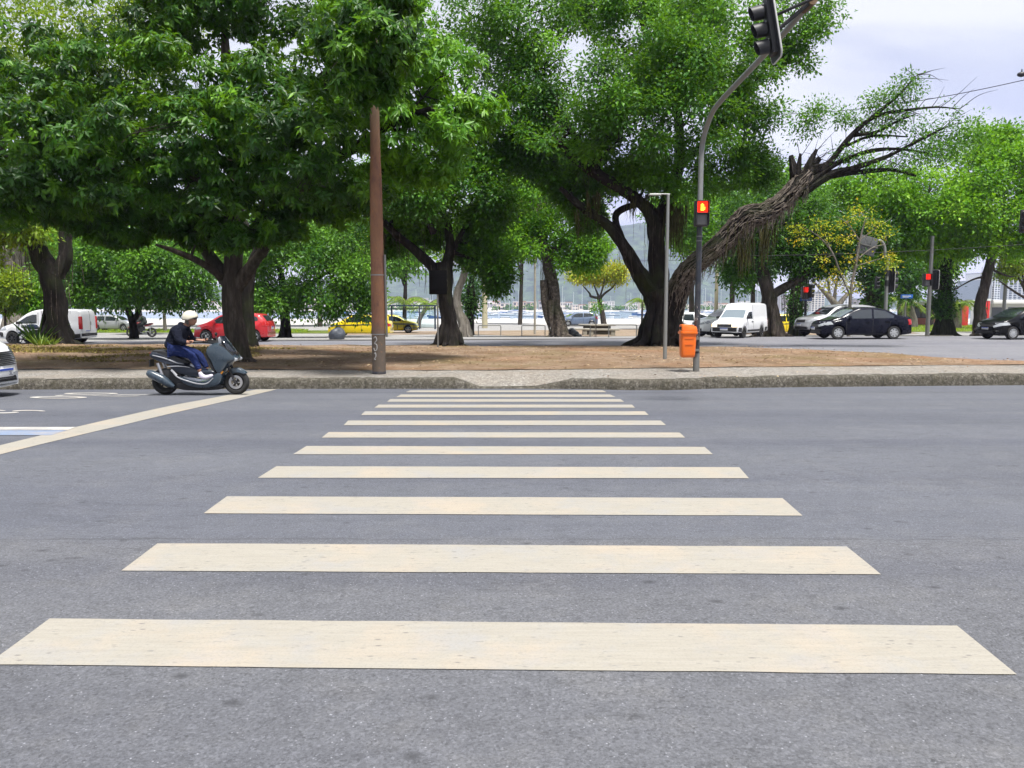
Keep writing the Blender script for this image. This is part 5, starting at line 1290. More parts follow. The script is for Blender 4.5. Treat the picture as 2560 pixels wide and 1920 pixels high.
q = [nb.ray_cast(Vector((4, -.86 + j * .1323, .145 + .0)), Vector((-1, 0, 0)))[0] for j in range(14)]
q = [p + Vector((.02, 0, .0)) for p in q if p is not None]
if len(q) > 2:
    m = MB(); m.tube(q, .022, 6); m.build('lower_lip', M['chrome'], nt)
# ------------------------------------------------------------------ scooter and its rider
M['sc_blue'] = paint('slate blue scooter plastic', (.030, .047, .066), .28, coat=.5)
M['sc_dark'] = paint('dark navy scooter plastic', (.012, .018, .032), .35, coat=.3)
M['sc_black'] = paint('matt black scooter parts', (.010, .010, .012), .6)
M['sc_seat'] = paint('black scooter seat', (.014, .015, .018), .6)
M['screen'] = paint('smoked wind screen', (.012, .016, .024), .08, spec=.8)
M['steel'] = paint('brushed steel', (.48, .48, .50), .35, .9)
M['silver_trim'] = paint('pale trim', (.42, .43, .46), .3, .4)

SL = at(504, 987, 14.3); SL.z = z_road1(SL.x, SL.y) + .005
sc = thing('motor_scooter', 'slate blue maxi scooter ridden along the far lane', 'scooter', SL, R(1.0))
def q(*pts): return [((x - 802) / 857, (1592 - y) / 857) for x, y in pts]
def rounded(poly, k=3):
    """Chaikin smoothing of an outline"""
    for _ in range(k):
        o = []
        for i in range(len(poly)):
            a, b = poly[i], poly[(i + 1) % len(poly)]
            o += [(a[0] * .75 + b[0] * .25, a[1] * .75 + b[1] * .25), (a[0] * .25 + b[0] * .75, a[1] * .25 + b[1] * .75)]
        poly = o
    return poly
def pil(name, pts, w, mat, y=0, inset=.86, edge=.62, parent=None):
    m = MB(); m.pillow(rounded(q(*pts), 2), w, inset, edge, M=Matrix.Translation((0, y, 0))); return m.build(name, mat, parent or sc, smooth=50)
def bike_wheel(par, x, R_, wd, disc=False, spokes=5):
    w = bpy.data.objects.new('wheel', None); put(w, par); w.location = (x, 0, R_)
    X = Matrix.Rotation(math.pi / 2, 4, 'X')
    m = MB(); n = 10
    m.lathe([(R_ - wd * .5 + wd * .5 * math.cos(2 * math.pi * k / n), wd * .55 * math.sin(2 * math.pi * k / n)) for k in range(n)], 32, X, True); m.build('tyre', M['tyre'], w)
    m = MB(); r = R_ - wd * .85
    m.lathe([(r, -.035), (r, .035), (r - .022, .03), (r - .022, -.03)], 28, X, True)
    for k in range(spokes): m.box((r * .5, 0, 0), (r, .022, .03), X @ Matrix.Rotation(2 * math.pi * k / spokes + .3, 4, 'Z'))
    m.lathe([(.035, -.06), (.035, .06)], 12, X); m.build('rim', M['sc_black'], w)
    if disc:
        m = MB(); m.lathe([(.128, -.006), (.128, .006), (.085, .006), (.085, -.006)], 28, X @ Matrix.Translation((0, 0, .055)), True)
        for k in range(5): m.box((.06, 0, .055), (.06, .014, .008), X @ Matrix.Rotation(2 * math.pi * k / 5, 4, 'Z'))
        m.build('brake_disc', M['steel'], w)
    return w
bike_wheel(sc, (235 - 802) / 857, .245, .13); bike_wheel(sc, (1370 - 802) / 857, .238, .115, True)
pil('tail_fairing', [(40, 925), (110, 880), (300, 960), (480, 1030), (640, 1100), (560, 1130), (340, 1110), (150, 1030), (60, 985)], .15, M['sc_dark'])
pil('seat', [(80, 880), (150, 862), (290, 885), (420, 950), (560, 1010), (680, 1060), (640, 1100), (460, 1040), (280, 965), (120, 905)], .145, M['sc_seat'])
pil('side_panel', [(330, 1110), (560, 1100), (720, 1140), (900, 1190), (1080, 1190), (1100, 1250), (900, 1310), (640, 1280), (480, 1220), (380, 1150)], .19, M['sc_dark'])
pil('floor_board', [(480, 1260), (640, 1330), (820, 1370), (960, 1370), (1080, 1260), (1180, 1200), (1210, 1300), (1150, 1420), (1000, 1470), (760, 1470), (560, 1400)], .20, M['sc_blue'])
pil('belly_pan', [(420, 1400), (560, 1390), (760, 1460), (1000, 1460), (1140, 1410), (1190, 1440), (1160, 1510), (700, 1520), (460, 1500)], .13, M['sc_black'])
pil('engine', [(200, 1180), (420, 1160), (560, 1280), (560, 1450), (420, 1500), (230, 1450), (180, 1330)], .11, M['sc_black'])
pil('front_fairing', [(935, 860), (985, 790), (1120, 745), (1250, 800), (1340, 890), (1425, 985), (1415, 1040), (1300, 1075), (1270, 1140), (1190, 1240), (1130, 1270), (1075, 1190), (1020, 1040), (960, 950)], .21, M['sc_blue'], inset=.72, edge=.5)
pil('inner_shield', [(930, 880), (980, 960), (1060, 1130), (1120, 1290), (1080, 1300), (1000, 1120), (940, 960)], .17, M['sc_black'])
m = MB()   # wind screen: curved sheet
for k in range(9):
    y = -.17 + .34 * k / 8; b = 1 - (y / .17) ** 2
    for (x, z) in q((1135, 775), (1185, 655), (1250, 745), (1425, 960)): pass
rows_ = [q((1120, 660))[0], q((1200, 650))[0], q((1300, 780))[0], q((1420, 950))[0]]
wv = [];
for j, (x, z) in enumerate(rows_[1:]):
    for k in range(9):
        y = (-.13 - .035 * j) + (.26 + .07 * j) * k / 8; bb = (abs(y) / .2) ** 2
        m.v.append(Vector((x - .09 * bb, y, z)))
for j in range(2):
    for k in range(8): a = j * 9 + k; m.f.append((a, a + 1, a + 10, a + 9))
o = m.build('wind_screen', M['screen'], sc); md = o.modifiers.new('thickness', 'SOLIDIFY'); md.thickness = .008
pil('screen_mount', [(1105, 680), (1150, 655), (1170, 720), (1180, 790), (1115, 770)], .06, M['silver_trim'])
pil('screen_panel', [(1130, 760), (1230, 790), (1400, 960), (1360, 960), (1220, 860)], .195, M['sc_black'], inset=.8)
for sd in (1, -1): pil('headlight', [(1240, 940), (1330, 960), (1435, 1000), (1420, 1050), (1330, 1045), (1270, 1000)], .045, M['lamp_clear'], y=sd * .125)
for sd in (1, -1):
    pil('reflector', [(1140, 1230), (1175, 1195), (1225, 1200), (1190, 1250), (1155, 1265)], .02, M['lamp_orange'], y=sd * .165)
    m = MB(); m.ball(((1160 - 802) / 857, sd * .19, (1592 - 1145) / 857), (.032, .02, .024)); m.build('emblem', M['silver_trim'], sc)
    m = MB(); P, Rr = smooth_path([(a, sd * .205, b) for a, b in q((420, 1190), (500, 1290), (640, 1350), (820, 1400), (960, 1395), (1060, 1310))], [.012, .013, .012, .012, .012, .008], 4); m.tube(P, Rr, 6); m.build('side_trim', M['silver_trim'], sc)
    m = MB(); P, Rr = smooth_path([(a, sd * .196, b) for a, b in q((350, 1130), (520, 1122), (700, 1140))], [.008, .009, .004], 4); m.tube(P, Rr, 6); m.build('side_trim', M['silver_trim'], sc)
    m = MB(); P, Rr = smooth_path([(a, sd * .155, b) for a, b in q((110, 950), (300, 1000), (480, 1070), (590, 1090))], [.008, .012, .010, .004], 4); m.tube(P, Rr, 6); m.build('side_trim', M['silver_trim'], sc)
    m = MB(); (x, z), (x2, z2) = q((400, 1180), (480, 1270)); m.cyl((x, sd * .17, z), (x2, sd * .17, z2), .022, seg=10); m.build('footpeg_cover', M['silver_trim'], sc)
pil('front_fender', [(1270, 1180), (1340, 1150), (1450, 1170), (1540, 1240), (1520, 1270), (1440, 1230), (1360, 1235), (1300, 1270)], .075, M['sc_blue'], edge=.7)
pil('rear_hugger', [(20, 1280), (120, 1190), (230, 1160), (330, 1200), (240, 1230), (120, 1260), (50, 1330)], .06, M['sc_black'])
m = MB()
for sd in (1, -1):
    (x, z), (x2, z2) = q((1265, 1130), (1370, 1400)); m.cyl((x, sd * .085, z), (x2, sd * .085, z2), .024, .02, 10)
m.build('fork', M['sc_black'], sc)
m = MB(); X = [(a, -.16, b) for a, b in q((20, 1225), (80, 1250), (240, 1330), (330, 1390), (430, 1450))]; P, Rr = smooth_path(X, [.05, .078, .085, .07, .03], 5); m.tube(P, Rr, 14); m.build('exhaust', M['sc_blue'], sc)
m = MB()
for a, b in ((-.14, .14),):
    (x, z), (x2, z2) = q((225, 1060), (250, 1400))
    m.cyl((x - .06, .12, z - .02), (x2 + .0, .12, z2 + .1), .03, seg=10); m.cyl((x - .06, -.12, z - .02), (x2 + .0, -.12, z2 + .1), .03, seg=10)
m.build('rear_shock', M['steel'], sc)
m = MB(); P, Rr = smooth_path([q((1090, 775))[0][:1] + (0,) + q((1090, 775))[0][1:], (.22, .18, .985), (.11, .30, .995), (-.02, .36, 1.0)], [.022] * 4, 4); m.tube(P, Rr, 8)
P, Rr = smooth_path([q((1090, 775))[0][:1] + (0,) + q((1090, 775))[0][1:], (.22, -.18, .985), (.11, -.30, .995), (-.02, -.36, 1.0)], [.022] * 4, 4); m.tube(P, Rr, 8); m.build('handlebar', M['sc_black'], sc)
pil('tail_light', [(35, 915), (75, 905), (95, 950), (70, 985), (38, 960)], .09, M['lamp_red'])
m = MB(); x, z = q((30, 1080))[0]; m.box((x, 0, z), (.02, .18, .13), Matrix.Translation((0, 0, 0))); m.build('plate_holder', M['sc_black'], sc)
for sd in (1, -1):
    m = MB(); m.cyl((.24, sd * .22, .99), (.20, sd * .30, 1.10), .008, seg=6); m.ball((.20, sd * .31, 1.12), (.02, .055, .035)); m.build('mirror', M['sc_black'], sc)

# --- people
M['skin'] = paint('skin', (.34, .17, .11), .55, var=.25)
M['jacket'] = paint('dark navy jacket cloth', (.009, .012, .028), .9, var=.5, scale=14)
M['trousers'] = paint('blue trousers cloth', (.012, .019, .075), .85, var=.5, scale=14)
M['shoe'] = paint('pale lilac shoe', (.58, .54, .64), .7)
M['helmet'] = paint('cream helmet shell', (.55, .52, .42), .3, coat=.5)
M['hair'] = paint('grey brown hair', (.10, .085, .075), .7)
M['shades'] = paint('dark sunglasses', (.02, .015, .012), .1)
M['dark_cloth'] = paint('dark green jacket cloth', (.022, .030, .028), .85, var=.5)
M['red_paint'] = paint('dark red motorbike paint', (.20, .015, .02), .3, coat=.5)

def m_cloth(name, col, sc):
    t = NT(name); n = t.noise(sc, 4, .6, dist=1.5); f = t.noise(60, 3, .6)
    c = t.mix(t.ramp(n, [(.35, .55), (.65, 0)]), col, tuple(v * .5 for v in col)); c = t.mix(t.ramp(n, [(.60, 0), (.75, .5)]), c, tuple(v * 2.0 for v in col))  # fold shading painted in: hollows darker, crests paler, following the bump
    t.bsdf(c, .9, spec=.15, normal=t.bump(t.math('ADD', n, t.math('MULTIPLY', f, .1)), .9, .05)); return t.m
M['jacket'] = m_cloth('dark navy jacket cloth with painted fold shading', (.007, .009, .019), 9); M['trousers'] = m_cloth('blue trousers cloth with painted fold shading', (.017, .029, .11), 8)
def skin_mesh(name, verts, edges, radii, mat, parent, root=0, sub=2):
    """a continuous surface grown over joints (Skin modifier, then subdivision)"""
    me = bpy.data.meshes.new(name + '_joints'); me.from_pydata([tuple(v) for v in verts], edges, [])
    o = bpy.data.objects.new(name, me); COL.objects.link(o)
    o.modifiers.new('Skin', 'SKIN'); s = o.modifiers.new('Sub', 'SUBSURF'); s.levels = sub; s.render_levels = sub
    L = me.skin_vertices[0].data
    for i, r in enumerate(radii):
        L[i].radius = (r, r) if not hasattr(r, '__len__') else r
        L[i].use_root = (i == root)
    dg = bpy.context.evaluated_depsgraph_get()
    res = bpy.data.meshes.new_from_object(o.evaluated_get(dg))
    bpy.data.objects.remove(o); bpy.data.meshes.remove(me)
    res.name = name; res.materials.clear(); res.materials.append(mat)
    res.polygons.foreach_set('use_smooth', [True] * len(res.polygons))
    return put(bpy.data.objects.new(name, res), parent)

def chain(*legs):
    """legs: lists of ((x,y,z), r); a leg may start with an int naming the vertex it grows from"""
    V, E, Rr = [], [], []
    for leg in legs:
        prev = None
        for it in leg:
            if isinstance(it, int): prev = it; continue
            V.append(it[0]); Rr.append(it[1])
            if prev is not None: E.append((prev, len(V) - 1))
            prev = len(V) - 1
    return V, E, Rr

def rider(t, full=True, jk='jacket', tr='trousers', shoe='shoe', hel='helmet', dx=0.0, dz=0.0, lean=0.0):
    """seated rider in scooter coordinates"""
    o = lambda x, y, z: (x + dx + lean * max(0, z - .85) * (1 if abs(y) < .3 else 0), y, (z if z < .85 else .85 + (z - .85) * .875) + dz)
    # body (skin): pelvis, spine, neck, head core, arms to the hands, legs to the ankles - one surface
    body = chain([(o(-.50, 0, .84), .12), (o(-.46, 0, 1.02), .115), (o(-.38, 0, 1.20), .12), (o(-.33, 0, 1.30), .07), (o(-.28, 0, 1.37), .052), (o(-.25, 0, 1.46), .085), (o(-.22, 0, 1.53), .09)],
                 [2, (o(-.37, .17, 1.25), .055), (o(-.27, .25, 1.04), .045), (o(-.06, .33, 1.01), .034), (o(-.015, .345, 1.015), .030)], [2, (o(-.37, -.17, 1.25), .055), (o(-.27, -.25, 1.04), .045), (o(-.06, -.33, 1.01), .034), (o(-.015, -.345, 1.015), .030)],
                 [0, (o(-.42, .10, .84), .085), (o(-.09, .17, .75), .065), (o(.02, .17, .56), .05), (o(.06, .17, .43), .038)], [0, (o(-.42, -.10, .84), .085), (o(-.09, -.17, .75), .065), (o(.02, -.17, .56), .05), (o(.06, -.17, .43), .038)])
    skin_mesh('body', *body, M['skin'], t)
    # head with brow, nose and chin
    m = MB(); H = Vector(o(-.215, 0, 1.475))
    m.ball(H, (.088, .072, .112), 20, 14)
    for v in m.v:
        d = v - H
        if d.x > 0:
            if abs(d.y) < .022: v.x += .026 * math.exp(-((d.z + .012) / .020) ** 2) + .010 * math.exp(-((d.z + .055) / .014) ** 2) + .014 * math.exp(-((d.z + .088) / .018) ** 2)
            if .015 < abs(d.y) < .045: v.x -= .010 * math.exp(-((d.z - .018) / .012) ** 2)
    for sd in (1, -1): m.ball(H + Vector((-.005, sd * .074, -.005)), (.022, .010, .032), 8, 6)
    m.build('head', M['skin'], t, smooth=60)
    m = MB()
    for sd in (1, -1): m.ball(H + Vector((.083, sd * .033, .018)), (.010, .027, .019), 10, 7); m.tube([H + Vector((.08, sd * .055, .022)), H + Vector((.0, sd * .080, .02))], .004, 5)
    m.tube([H + Vector((.090, -.01, .02)), H + Vector((.090, .01, .02))], .004, 5); m.build('sunglasses', M['shades'], t)
    m = MB(); m.tube([H + Vector((.088, -.020, -.056)), H + Vector((.096, 0, -.054)), H + Vector((.088, .020, -.056))], [.004, .006, .004], 6); m.build('mouth', paint('lips', (.30, .10, .08), .6), t)
    # helmet: open half shell with a rim
    m = MB(); C = H + Vector((-.02, 0, .035)); n = 20
    for i in range(11):
        th = (math.pi * .60) * i / 10
        for k in range(n):
            a = 2 * math.pi * k / n; fwd = math.cos(a)
            th2 = th * (1.0 if fwd < 0 else 1 - .22 * fwd)
            m.v.append(C + Vector((.148 * math.sin(th2) * math.cos(a), .128 * math.sin(th2) * math.sin(a), .140 * math.cos(th2))))
    for i in range(10):
        for k in range(n): a = i * n + k; b = i * n + (k + 1) % n; m.f.append((a, b, b + n, a + n))
    h_ = m.build('helmet', M[hel], t); md = h_.modifiers.new('thickness', 'SOLIDIFY'); md.thickness = .012
    m = MB()
    for i, (bx, by, bz) in enumerate([(-.075, .03, -.05), (-.08, -.03, -.05), (-.07, 0, -.06), (-.05, .055, -.04), (-.05, -.055, -.04)]): m.ball(H + Vector((bx, by, bz)), (.035, .028, .05), 10, 7)
    m.build('hair', M['hair'], t)
    # jacket: torso and sleeves, collar roll
    jkv = chain([(o(-.51, 0, .83), (.20, .175)), (o(-.49, 0, .95), (.19, .17)), (o(-.44, 0, 1.10), (.195, .17)), (o(-.38, 0, 1.24), (.18, .145)), (o(-.325, 0, 1.335), .095)],
                [3, (o(-.38, .19, 1.26), .095), (o(-.33, .25, 1.14), .088), (o(-.27, .275, 1.03), .08), (o(-.16, .31, 1.015), .058), (o(-.085, .33, 1.01), .046)], [3, (o(-.38, -.19, 1.26), .095), (o(-.33, -.25, 1.14), .088), (o(-.27, -.275, 1.03), .08), (o(-.16, -.31, 1.015), .058), (o(-.085, -.33, 1.01), .046)])
    skin_mesh('jacket', *jkv, M[jk], t)
    m = MB()
    X = Matrix.Translation(Vector(o(-.335, 0, 1.335))) @ Matrix.Rotation(R(32), 4, 'Y')
    m.lathe([(.085 + .032 * math.cos(2 * math.pi * k / 10), .032 * 1.3 * math.sin(2 * math.pi * k / 10)) for k in range(10)], 20, X, True); m.build('hood', M[jk], t)
    tv = chain([(o(-.50, 0, .85), .135), (o(-.43, .09, .85), .115), (o(-.25, .15, .80), .10), (o(-.085, .175, .75), .082), (o(-.03, .175, .64), .072), (o(.03, .17, .53), .060), (o(.05, .17, .475), .054)],
               [0, (o(-.43, -.09, .85), .115), (o(-.25, -.15, .80), .10), (o(-.085, -.175, .75), .082), (o(-.03, -.175, .64), .072), (o(.03, -.17, .53), .060), (o(.05, -.17, .475), .054)])
    skin_mesh('trousers', *tv, M[tr], t)
    for sd in (1, -1):
        sv = chain([(o(.055, sd * .17, .45), .046), (o(.085, sd * .17, .355), .050), (o(.16, sd * .175, .335), .044), (o(.24, sd * .18, .36), .040), (o(.30, sd * .182, .385), .028)], [1, (o(.065, sd * .17, .325), .040)])
        skin_mesh('shoe', *sv, M[shoe], t)
        # hand: palm, four fingers curled round the grip, thumb below
        P = Vector(o(-.035, sd * .345, 1.012)) + Vector((0, 0, .014)); hv = chain([(P + Vector((-.03, -sd * .005, 0)), .024), (P + Vector((.012, 0, .006)), (.034, .020))])
        V, E, Rr = hv
        for k in range(4):
            y = sd * (-.030 + .020 * k); ln = (.9, 1.0, .95, .78)[k]; b = len(V)
            V += [P + Vector((.032, y, .018)), P + Vector((.032 + .024 * ln, y, .016)), P + Vector((.034 + .030 * ln, y, -.008)), P + Vector((.018 + .02 * ln, y, -.026))]
            Rr += [.0098, .0095, .009, .008]; E += [(1, b), (b, b + 1), (b + 1, b + 2), (b + 2, b + 3)]
        b = len(V); V += [P + Vector((.0, -sd * .040, -.004)), P + Vector((.022, -sd * .048, -.018)), P + Vector((.038, -sd * .040, -.030))]; Rr += [.012, .010, .009]; E += [(1, b), (b, b + 1), (b + 1, b + 2)]
        skin_mesh('hand', V, E, Rr, M['skin'], t, 1, 1)

pr = thing('person', 'person in a dark navy jacket, blue trousers and cream helmet riding the scooter', 'person', SL, R(1.0))
rider(pr, lean=.13)

# --- distant motorbike with its rider
BL = at(354, 837, 49); BL.z = z_far(BL.x, BL.y)
mbk = thing('motorbike', 'dark red motorbike under the low rounded tree', 'motorbike', BL, R(180))
bike_wheel(mbk, -.66, .31, .11); bike_wheel(mbk, .66, .31, .10)
def pl2(name, pts, w, mat): m = MB(); m.pillow(rounded(pts, 2), w, .85, .6); return m.build(name, mat, mbk, smooth=50)
pl2('fuel_tank', [(-.05, .80), (.10, .98), (.35, .98), (.45, .85), (.30, .74), (.05, .74)], .14, M['red_paint'])
pl2('seat', [(-.75, .88), (-.7, .93), (-.3, .84), (0, .84), (.02, .76), (-.4, .76)], .12, M['sc_seat'])
pl2('engine', [(-.2, .35), (.25, .35), (.35, .6), (.2, .74), (-.2, .72)], .15, M['sc_black'])
pl2('tail_fairing', [(-.85, .9), (-.5, .80), (-.2, .76), (-.3, .66), (-.6, .74)], .11, M['red_paint'])
pl2('headlight', [(.52, .92), (.66, .95), (.70, .85), (.60, .78), (.52, .82)], .09, M['lamp_clear'])
pl2('front_fender', [(.42, .62), (.66, .70), (.88, .60), (.80, .58), (.64, .645), (.50, .58)], .06, M['red_paint'])
m = MB()
for sd in (1, -1): m.cyl((.48, sd * .08, .95), (.66, sd * .08, .31), .024, seg=8); m.cyl((-.66, sd * .09, .31), (-.1, sd * .08, .42), .022, seg=6); m.cyl((-.60, sd * .10, .72), (-.62, sd * .10, .34), .025, seg=6)
m.build('fork', M['steel'], mbk)
m = MB(); m.tube([(.30, -.36, 1.04), (.40, -.2, 1.06), (.44, 0, 1.02), (.40, .2, 1.06), (.30, .36, 1.04)], .016, 6); m.build('handlebar', M['sc_black'], mbk)
m = MB(); m.tube([(.3, -.14, .45), (.1, -.16, .28), (-.4, -.17, .30), (-.85, -.18, .42)], [.02, .025, .04, .045], 8); m.build('exhaust', M['steel'], mbk)
pr2 = thing('person', 'person in a dark jacket seated on the motorbike under the rounded tree', 'person', BL + Vector((-.26, 0, .02)), R(180))
rider(pr2, jk='dark_cloth', tr='dark_cloth', shoe='sc_black', hel='sc_black', lean=.02)

# a second motorbike left in front of the white van
BL2 = at(96, 856, 34.6); BL2.z = z_road2(BL2.x, BL2.y)
mb2 = copy_tree(mbk); mb2.location = BL2; mb2.rotation_euler = (0, 0, R(183)); mb2['label'] = 'dark blue motorbike standing behind the spiky plants beside the white van'
M['blue_paint'] = paint('dark blue motorbike paint', (.012, .035, .12), .3, coat=.4)
for c_ in mb2.children:
    if c_.type == 'MESH' and c_.data.materials and c_.data.materials[0] == M['red_paint']:
        c_.data = c_.data.copy(); c_.data.materials[0] = M['blue_paint']
# ------------------------------------------------------------------ street furniture
def m_rust():
    t = NT('rusty steel post')
    sep = t.n('ShaderNodeSeparateXYZ'); t.l(t.co.outputs['Object'], sep.inputs[0])
    n = t.noise(2.2, 6, .7, vec=t.mapv((2.5, 2.5, .8))); f = t.noise(11, 5, .75)
    c = t.ramp(n, [(.30, (.085, .045, .040)), (.45, (.19, .093, .058)), (.60, (.235, .118, .064)), (.75, (.15, .095, .056))])
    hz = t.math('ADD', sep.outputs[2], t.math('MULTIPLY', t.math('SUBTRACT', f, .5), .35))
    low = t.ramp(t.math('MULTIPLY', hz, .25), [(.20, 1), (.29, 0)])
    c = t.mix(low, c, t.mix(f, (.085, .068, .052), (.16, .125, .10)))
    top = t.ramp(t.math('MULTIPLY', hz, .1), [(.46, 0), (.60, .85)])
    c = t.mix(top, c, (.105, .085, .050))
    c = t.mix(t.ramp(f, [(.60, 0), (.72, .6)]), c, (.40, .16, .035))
    t.bsdf(c, .75, .15, .3, normal=t.bump(f, .25, .01))
    return t.m
M['rust'] = m_rust()
M['galv'] = paint('dull galvanised steel', (.20, .205, .20), .5, .5, var=.35, scale=5, dirt=.5)
M['board_edge'] = paint('pale board edge', (.55, .55, .53), .4, .1)
M['galv_light'] = paint('light galvanised steel', (.24, .25, .245), .45, .4, var=.3, scale=5, dirt=.3)
M['dark_post'] = paint('dark painted post', (.016, .022, .036), .4, var=.6, scale=7, dirt=.35)
M['head_black'] = paint('black signal housing', (.022, .023, .028), .5, var=.4)
M['plate_back'] = paint('grey sign back', (.12, .125, .135), .55, .3, var=.3)
M['orange'] = paint('orange bin plastic', (.72, .135, .006), .38, coat=.2, var=.1)
M['concrete'] = paint('weathered concrete', (.36, .34, .29), .9, var=.5, scale=4, dirt=.5)
M['concrete_yellow'] = paint('yellowish concrete', (.46, .42, .28), .9, var=.4, scale=4, dirt=.3)
M['sign_blue'] = paint('blue street sign', (.012, .11, .42), .35)
M['sign_white'] = paint('white sign lettering', (.70, .72, .75), .4)
M['red_lit'] = glow('lit red pedestrian lamp', (1, .022, .008), 1.0)
M['hand_lit'] = glow('lit amber hand symbol', (1, .40, .03), 1.7)
M['red_dim'] = glow('lit red lamp in the distance', (1, .03, .02), .5)
M['grey_lens'] = paint('unlit grey lens', (.13, .125, .13), .4)
M['graffiti'] = paint('white spray paint', (.36, .35, .34), .8)
M['cable'] = paint('black cable', (.02, .02, .022), .7)
M['bag'] = paint('dark plastic rubbish bag', (.014, .016, .019), .3, coat=.4, var=.5)
M['tarp'] = paint('grey blue tarpaulin', (.055, .065, .085), .5, var=.5, scale=4)

# rusty pole
b = ground(948, 934, z_pave); PY = b.y
t = thing('rusty_pole', 'tall rusty tapering steel pole standing on the pavement', 'pole', b)
top = at(931, 60, PY) - b
r0 = sz(17, PY)
def pole_pt(z): return Vector((0, 0, z))
m = MB(); secs = [(-.1, 1.0), (.02, 1.0), (2.2, .98), (2.22, .955), (3.35, .93), (3.37, .90), (4.2, .86), (4.6, .76), (4.62, .74), (6.0, .66), (7.6, .58), (9.0, .54)]
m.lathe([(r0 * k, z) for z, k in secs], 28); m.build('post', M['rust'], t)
m = MB(); m.lathe([(r0 * 1.02, .0), (r0 * 1.02, .05), (r0 * .99, .06)], 24); m.build('base_collar', M['dark_post'], t)
m = MB(); zb_, zt_ = (935 - 843) / FPX * PY, (935 - 640) / FPX * PY
m.tube([(r0 * 1.0 + .035, -.02, zb_), (r0 * .98 + .03, -.02, zt_ * .6), (r0 * .93 + .03, -.02, zt_)], .026, 8); m.build('conduit', M['galv'], t)
for z in (zb_ + .06, (935 - 690) / FPX * PY):
    m = MB(); m.lathe([(r0 * .975, z - .012), (r0 * 1.0 + .004, z - .012), (r0 * 1.0 + .004, z + .012), (r0 * .975, z + .012)], 24, None, True); m.build('clamp_band', M['galv_light'], t)
def on_post(ang, z, rad): return Vector((rad * math.sin(ang), -rad * math.cos(ang), z))
zq = lambda py: (935 - py) / FPX * PY
def squig(pts, name, wd, par, rad, mat):
    P, Rr = smooth_path([on_post(a, z, rad) for a, z in pts], [wd] * len(pts), 6)
    m = MB(); m.tube(P, Rr, 6); return m.build(name, mat, par)
for pts in ([(-.62, zq(846)), (-.30, zq(842)), (-.12, zq(850)), (-.45, zq(858)), (-.12, zq(862)), (-.10, zq(872)), (-.40, zq(877)), (-.62, zq(870))], [(-.55, zq(884)), (-.35, zq(882)), (-.28, zq(890)), (-.5, zq(897)), (-.3, zq(899))]):
    squig(pts, 'graffiti', .012, t, r0 * .985, M['graffiti'])

# traffic light pole with the curved arm, reaching over the road
b = ground(1740, 929, z_pave); TY = b.y
t = thing('traffic_signal', 'dark traffic light pole with a curved arm reaching over the road', 'traffic light', b)
H = 5.50 - b.z
m = MB(); m.tube([(0, 0, -.1), (0, 0, .9), (0, 0, 2.1)], [.069, .067, .065], 18); m.build('lower_post', M['dark_post'], t)
m = MB(); m.tube([(0, 0, .0), (0, 0, .42)], [.074, .073], 18); m.build('base_sleeve', M['galv'], t)
m = MB(); P, Rr = smooth_path([(0, 0, 2.1), (0, 0, 3.6)], [.064, .061], 4); m.tube(P, Rr, 16); m.build('middle_post', M['dark_post'], t)
arm_end = Vector((.02, 11.32 - TY, 5.66 - b.z))
m = MB(); P, Rr = smooth_path([(0, 0, 3.58), (0, 0, 4.55), (0, -.04, 4.95), (.0, -.25, H - .38), (.0, -.75, H - .12), (.0, -1.5, H - .01), tuple(Vector((0, -3.2, H)).lerp(arm_end, .35)), tuple(arm_end)], [.060, .058, .057, .056, .055, .053, .050, .046], 8); m.tube(P, Rr, 16); m.build('curved_arm', M['galv_light'], t)
m = MB(); P2 = [arm_end - Vector((0, -.30, .008)), arm_end + Vector((.0, -.03, .0))]; m.tube(P2, [.062, .066], 14); m.build('arm_end_sleeve', M['rust'], t)
for z in (2.95, 3.05, 3.5):
    m = MB(); m.lathe([(.060, z - .012), (.070, z - .012), (.070, z + .012), (.060, z + .012)], 16, None, True); m.build('clamp_band', M['galv'], t)
# scraps of stickers and scratched paint
rs = random.Random(4)
for i in range(16):
    z = rs.uniform(.75, 1.42) if i else 1.5; a = rs.uniform(-.9, .9)
    pts = [(a, z)]
    for _ in range(rs.randrange(1, 4)): pts.append((pts[-1][0] + rs.uniform(-.5, .5), pts[-1][1] + rs.choice((0, 0, .05, -.06))))
    squig(pts, 'sticker_scrap', .004, t, .0685, M['graffiti'])
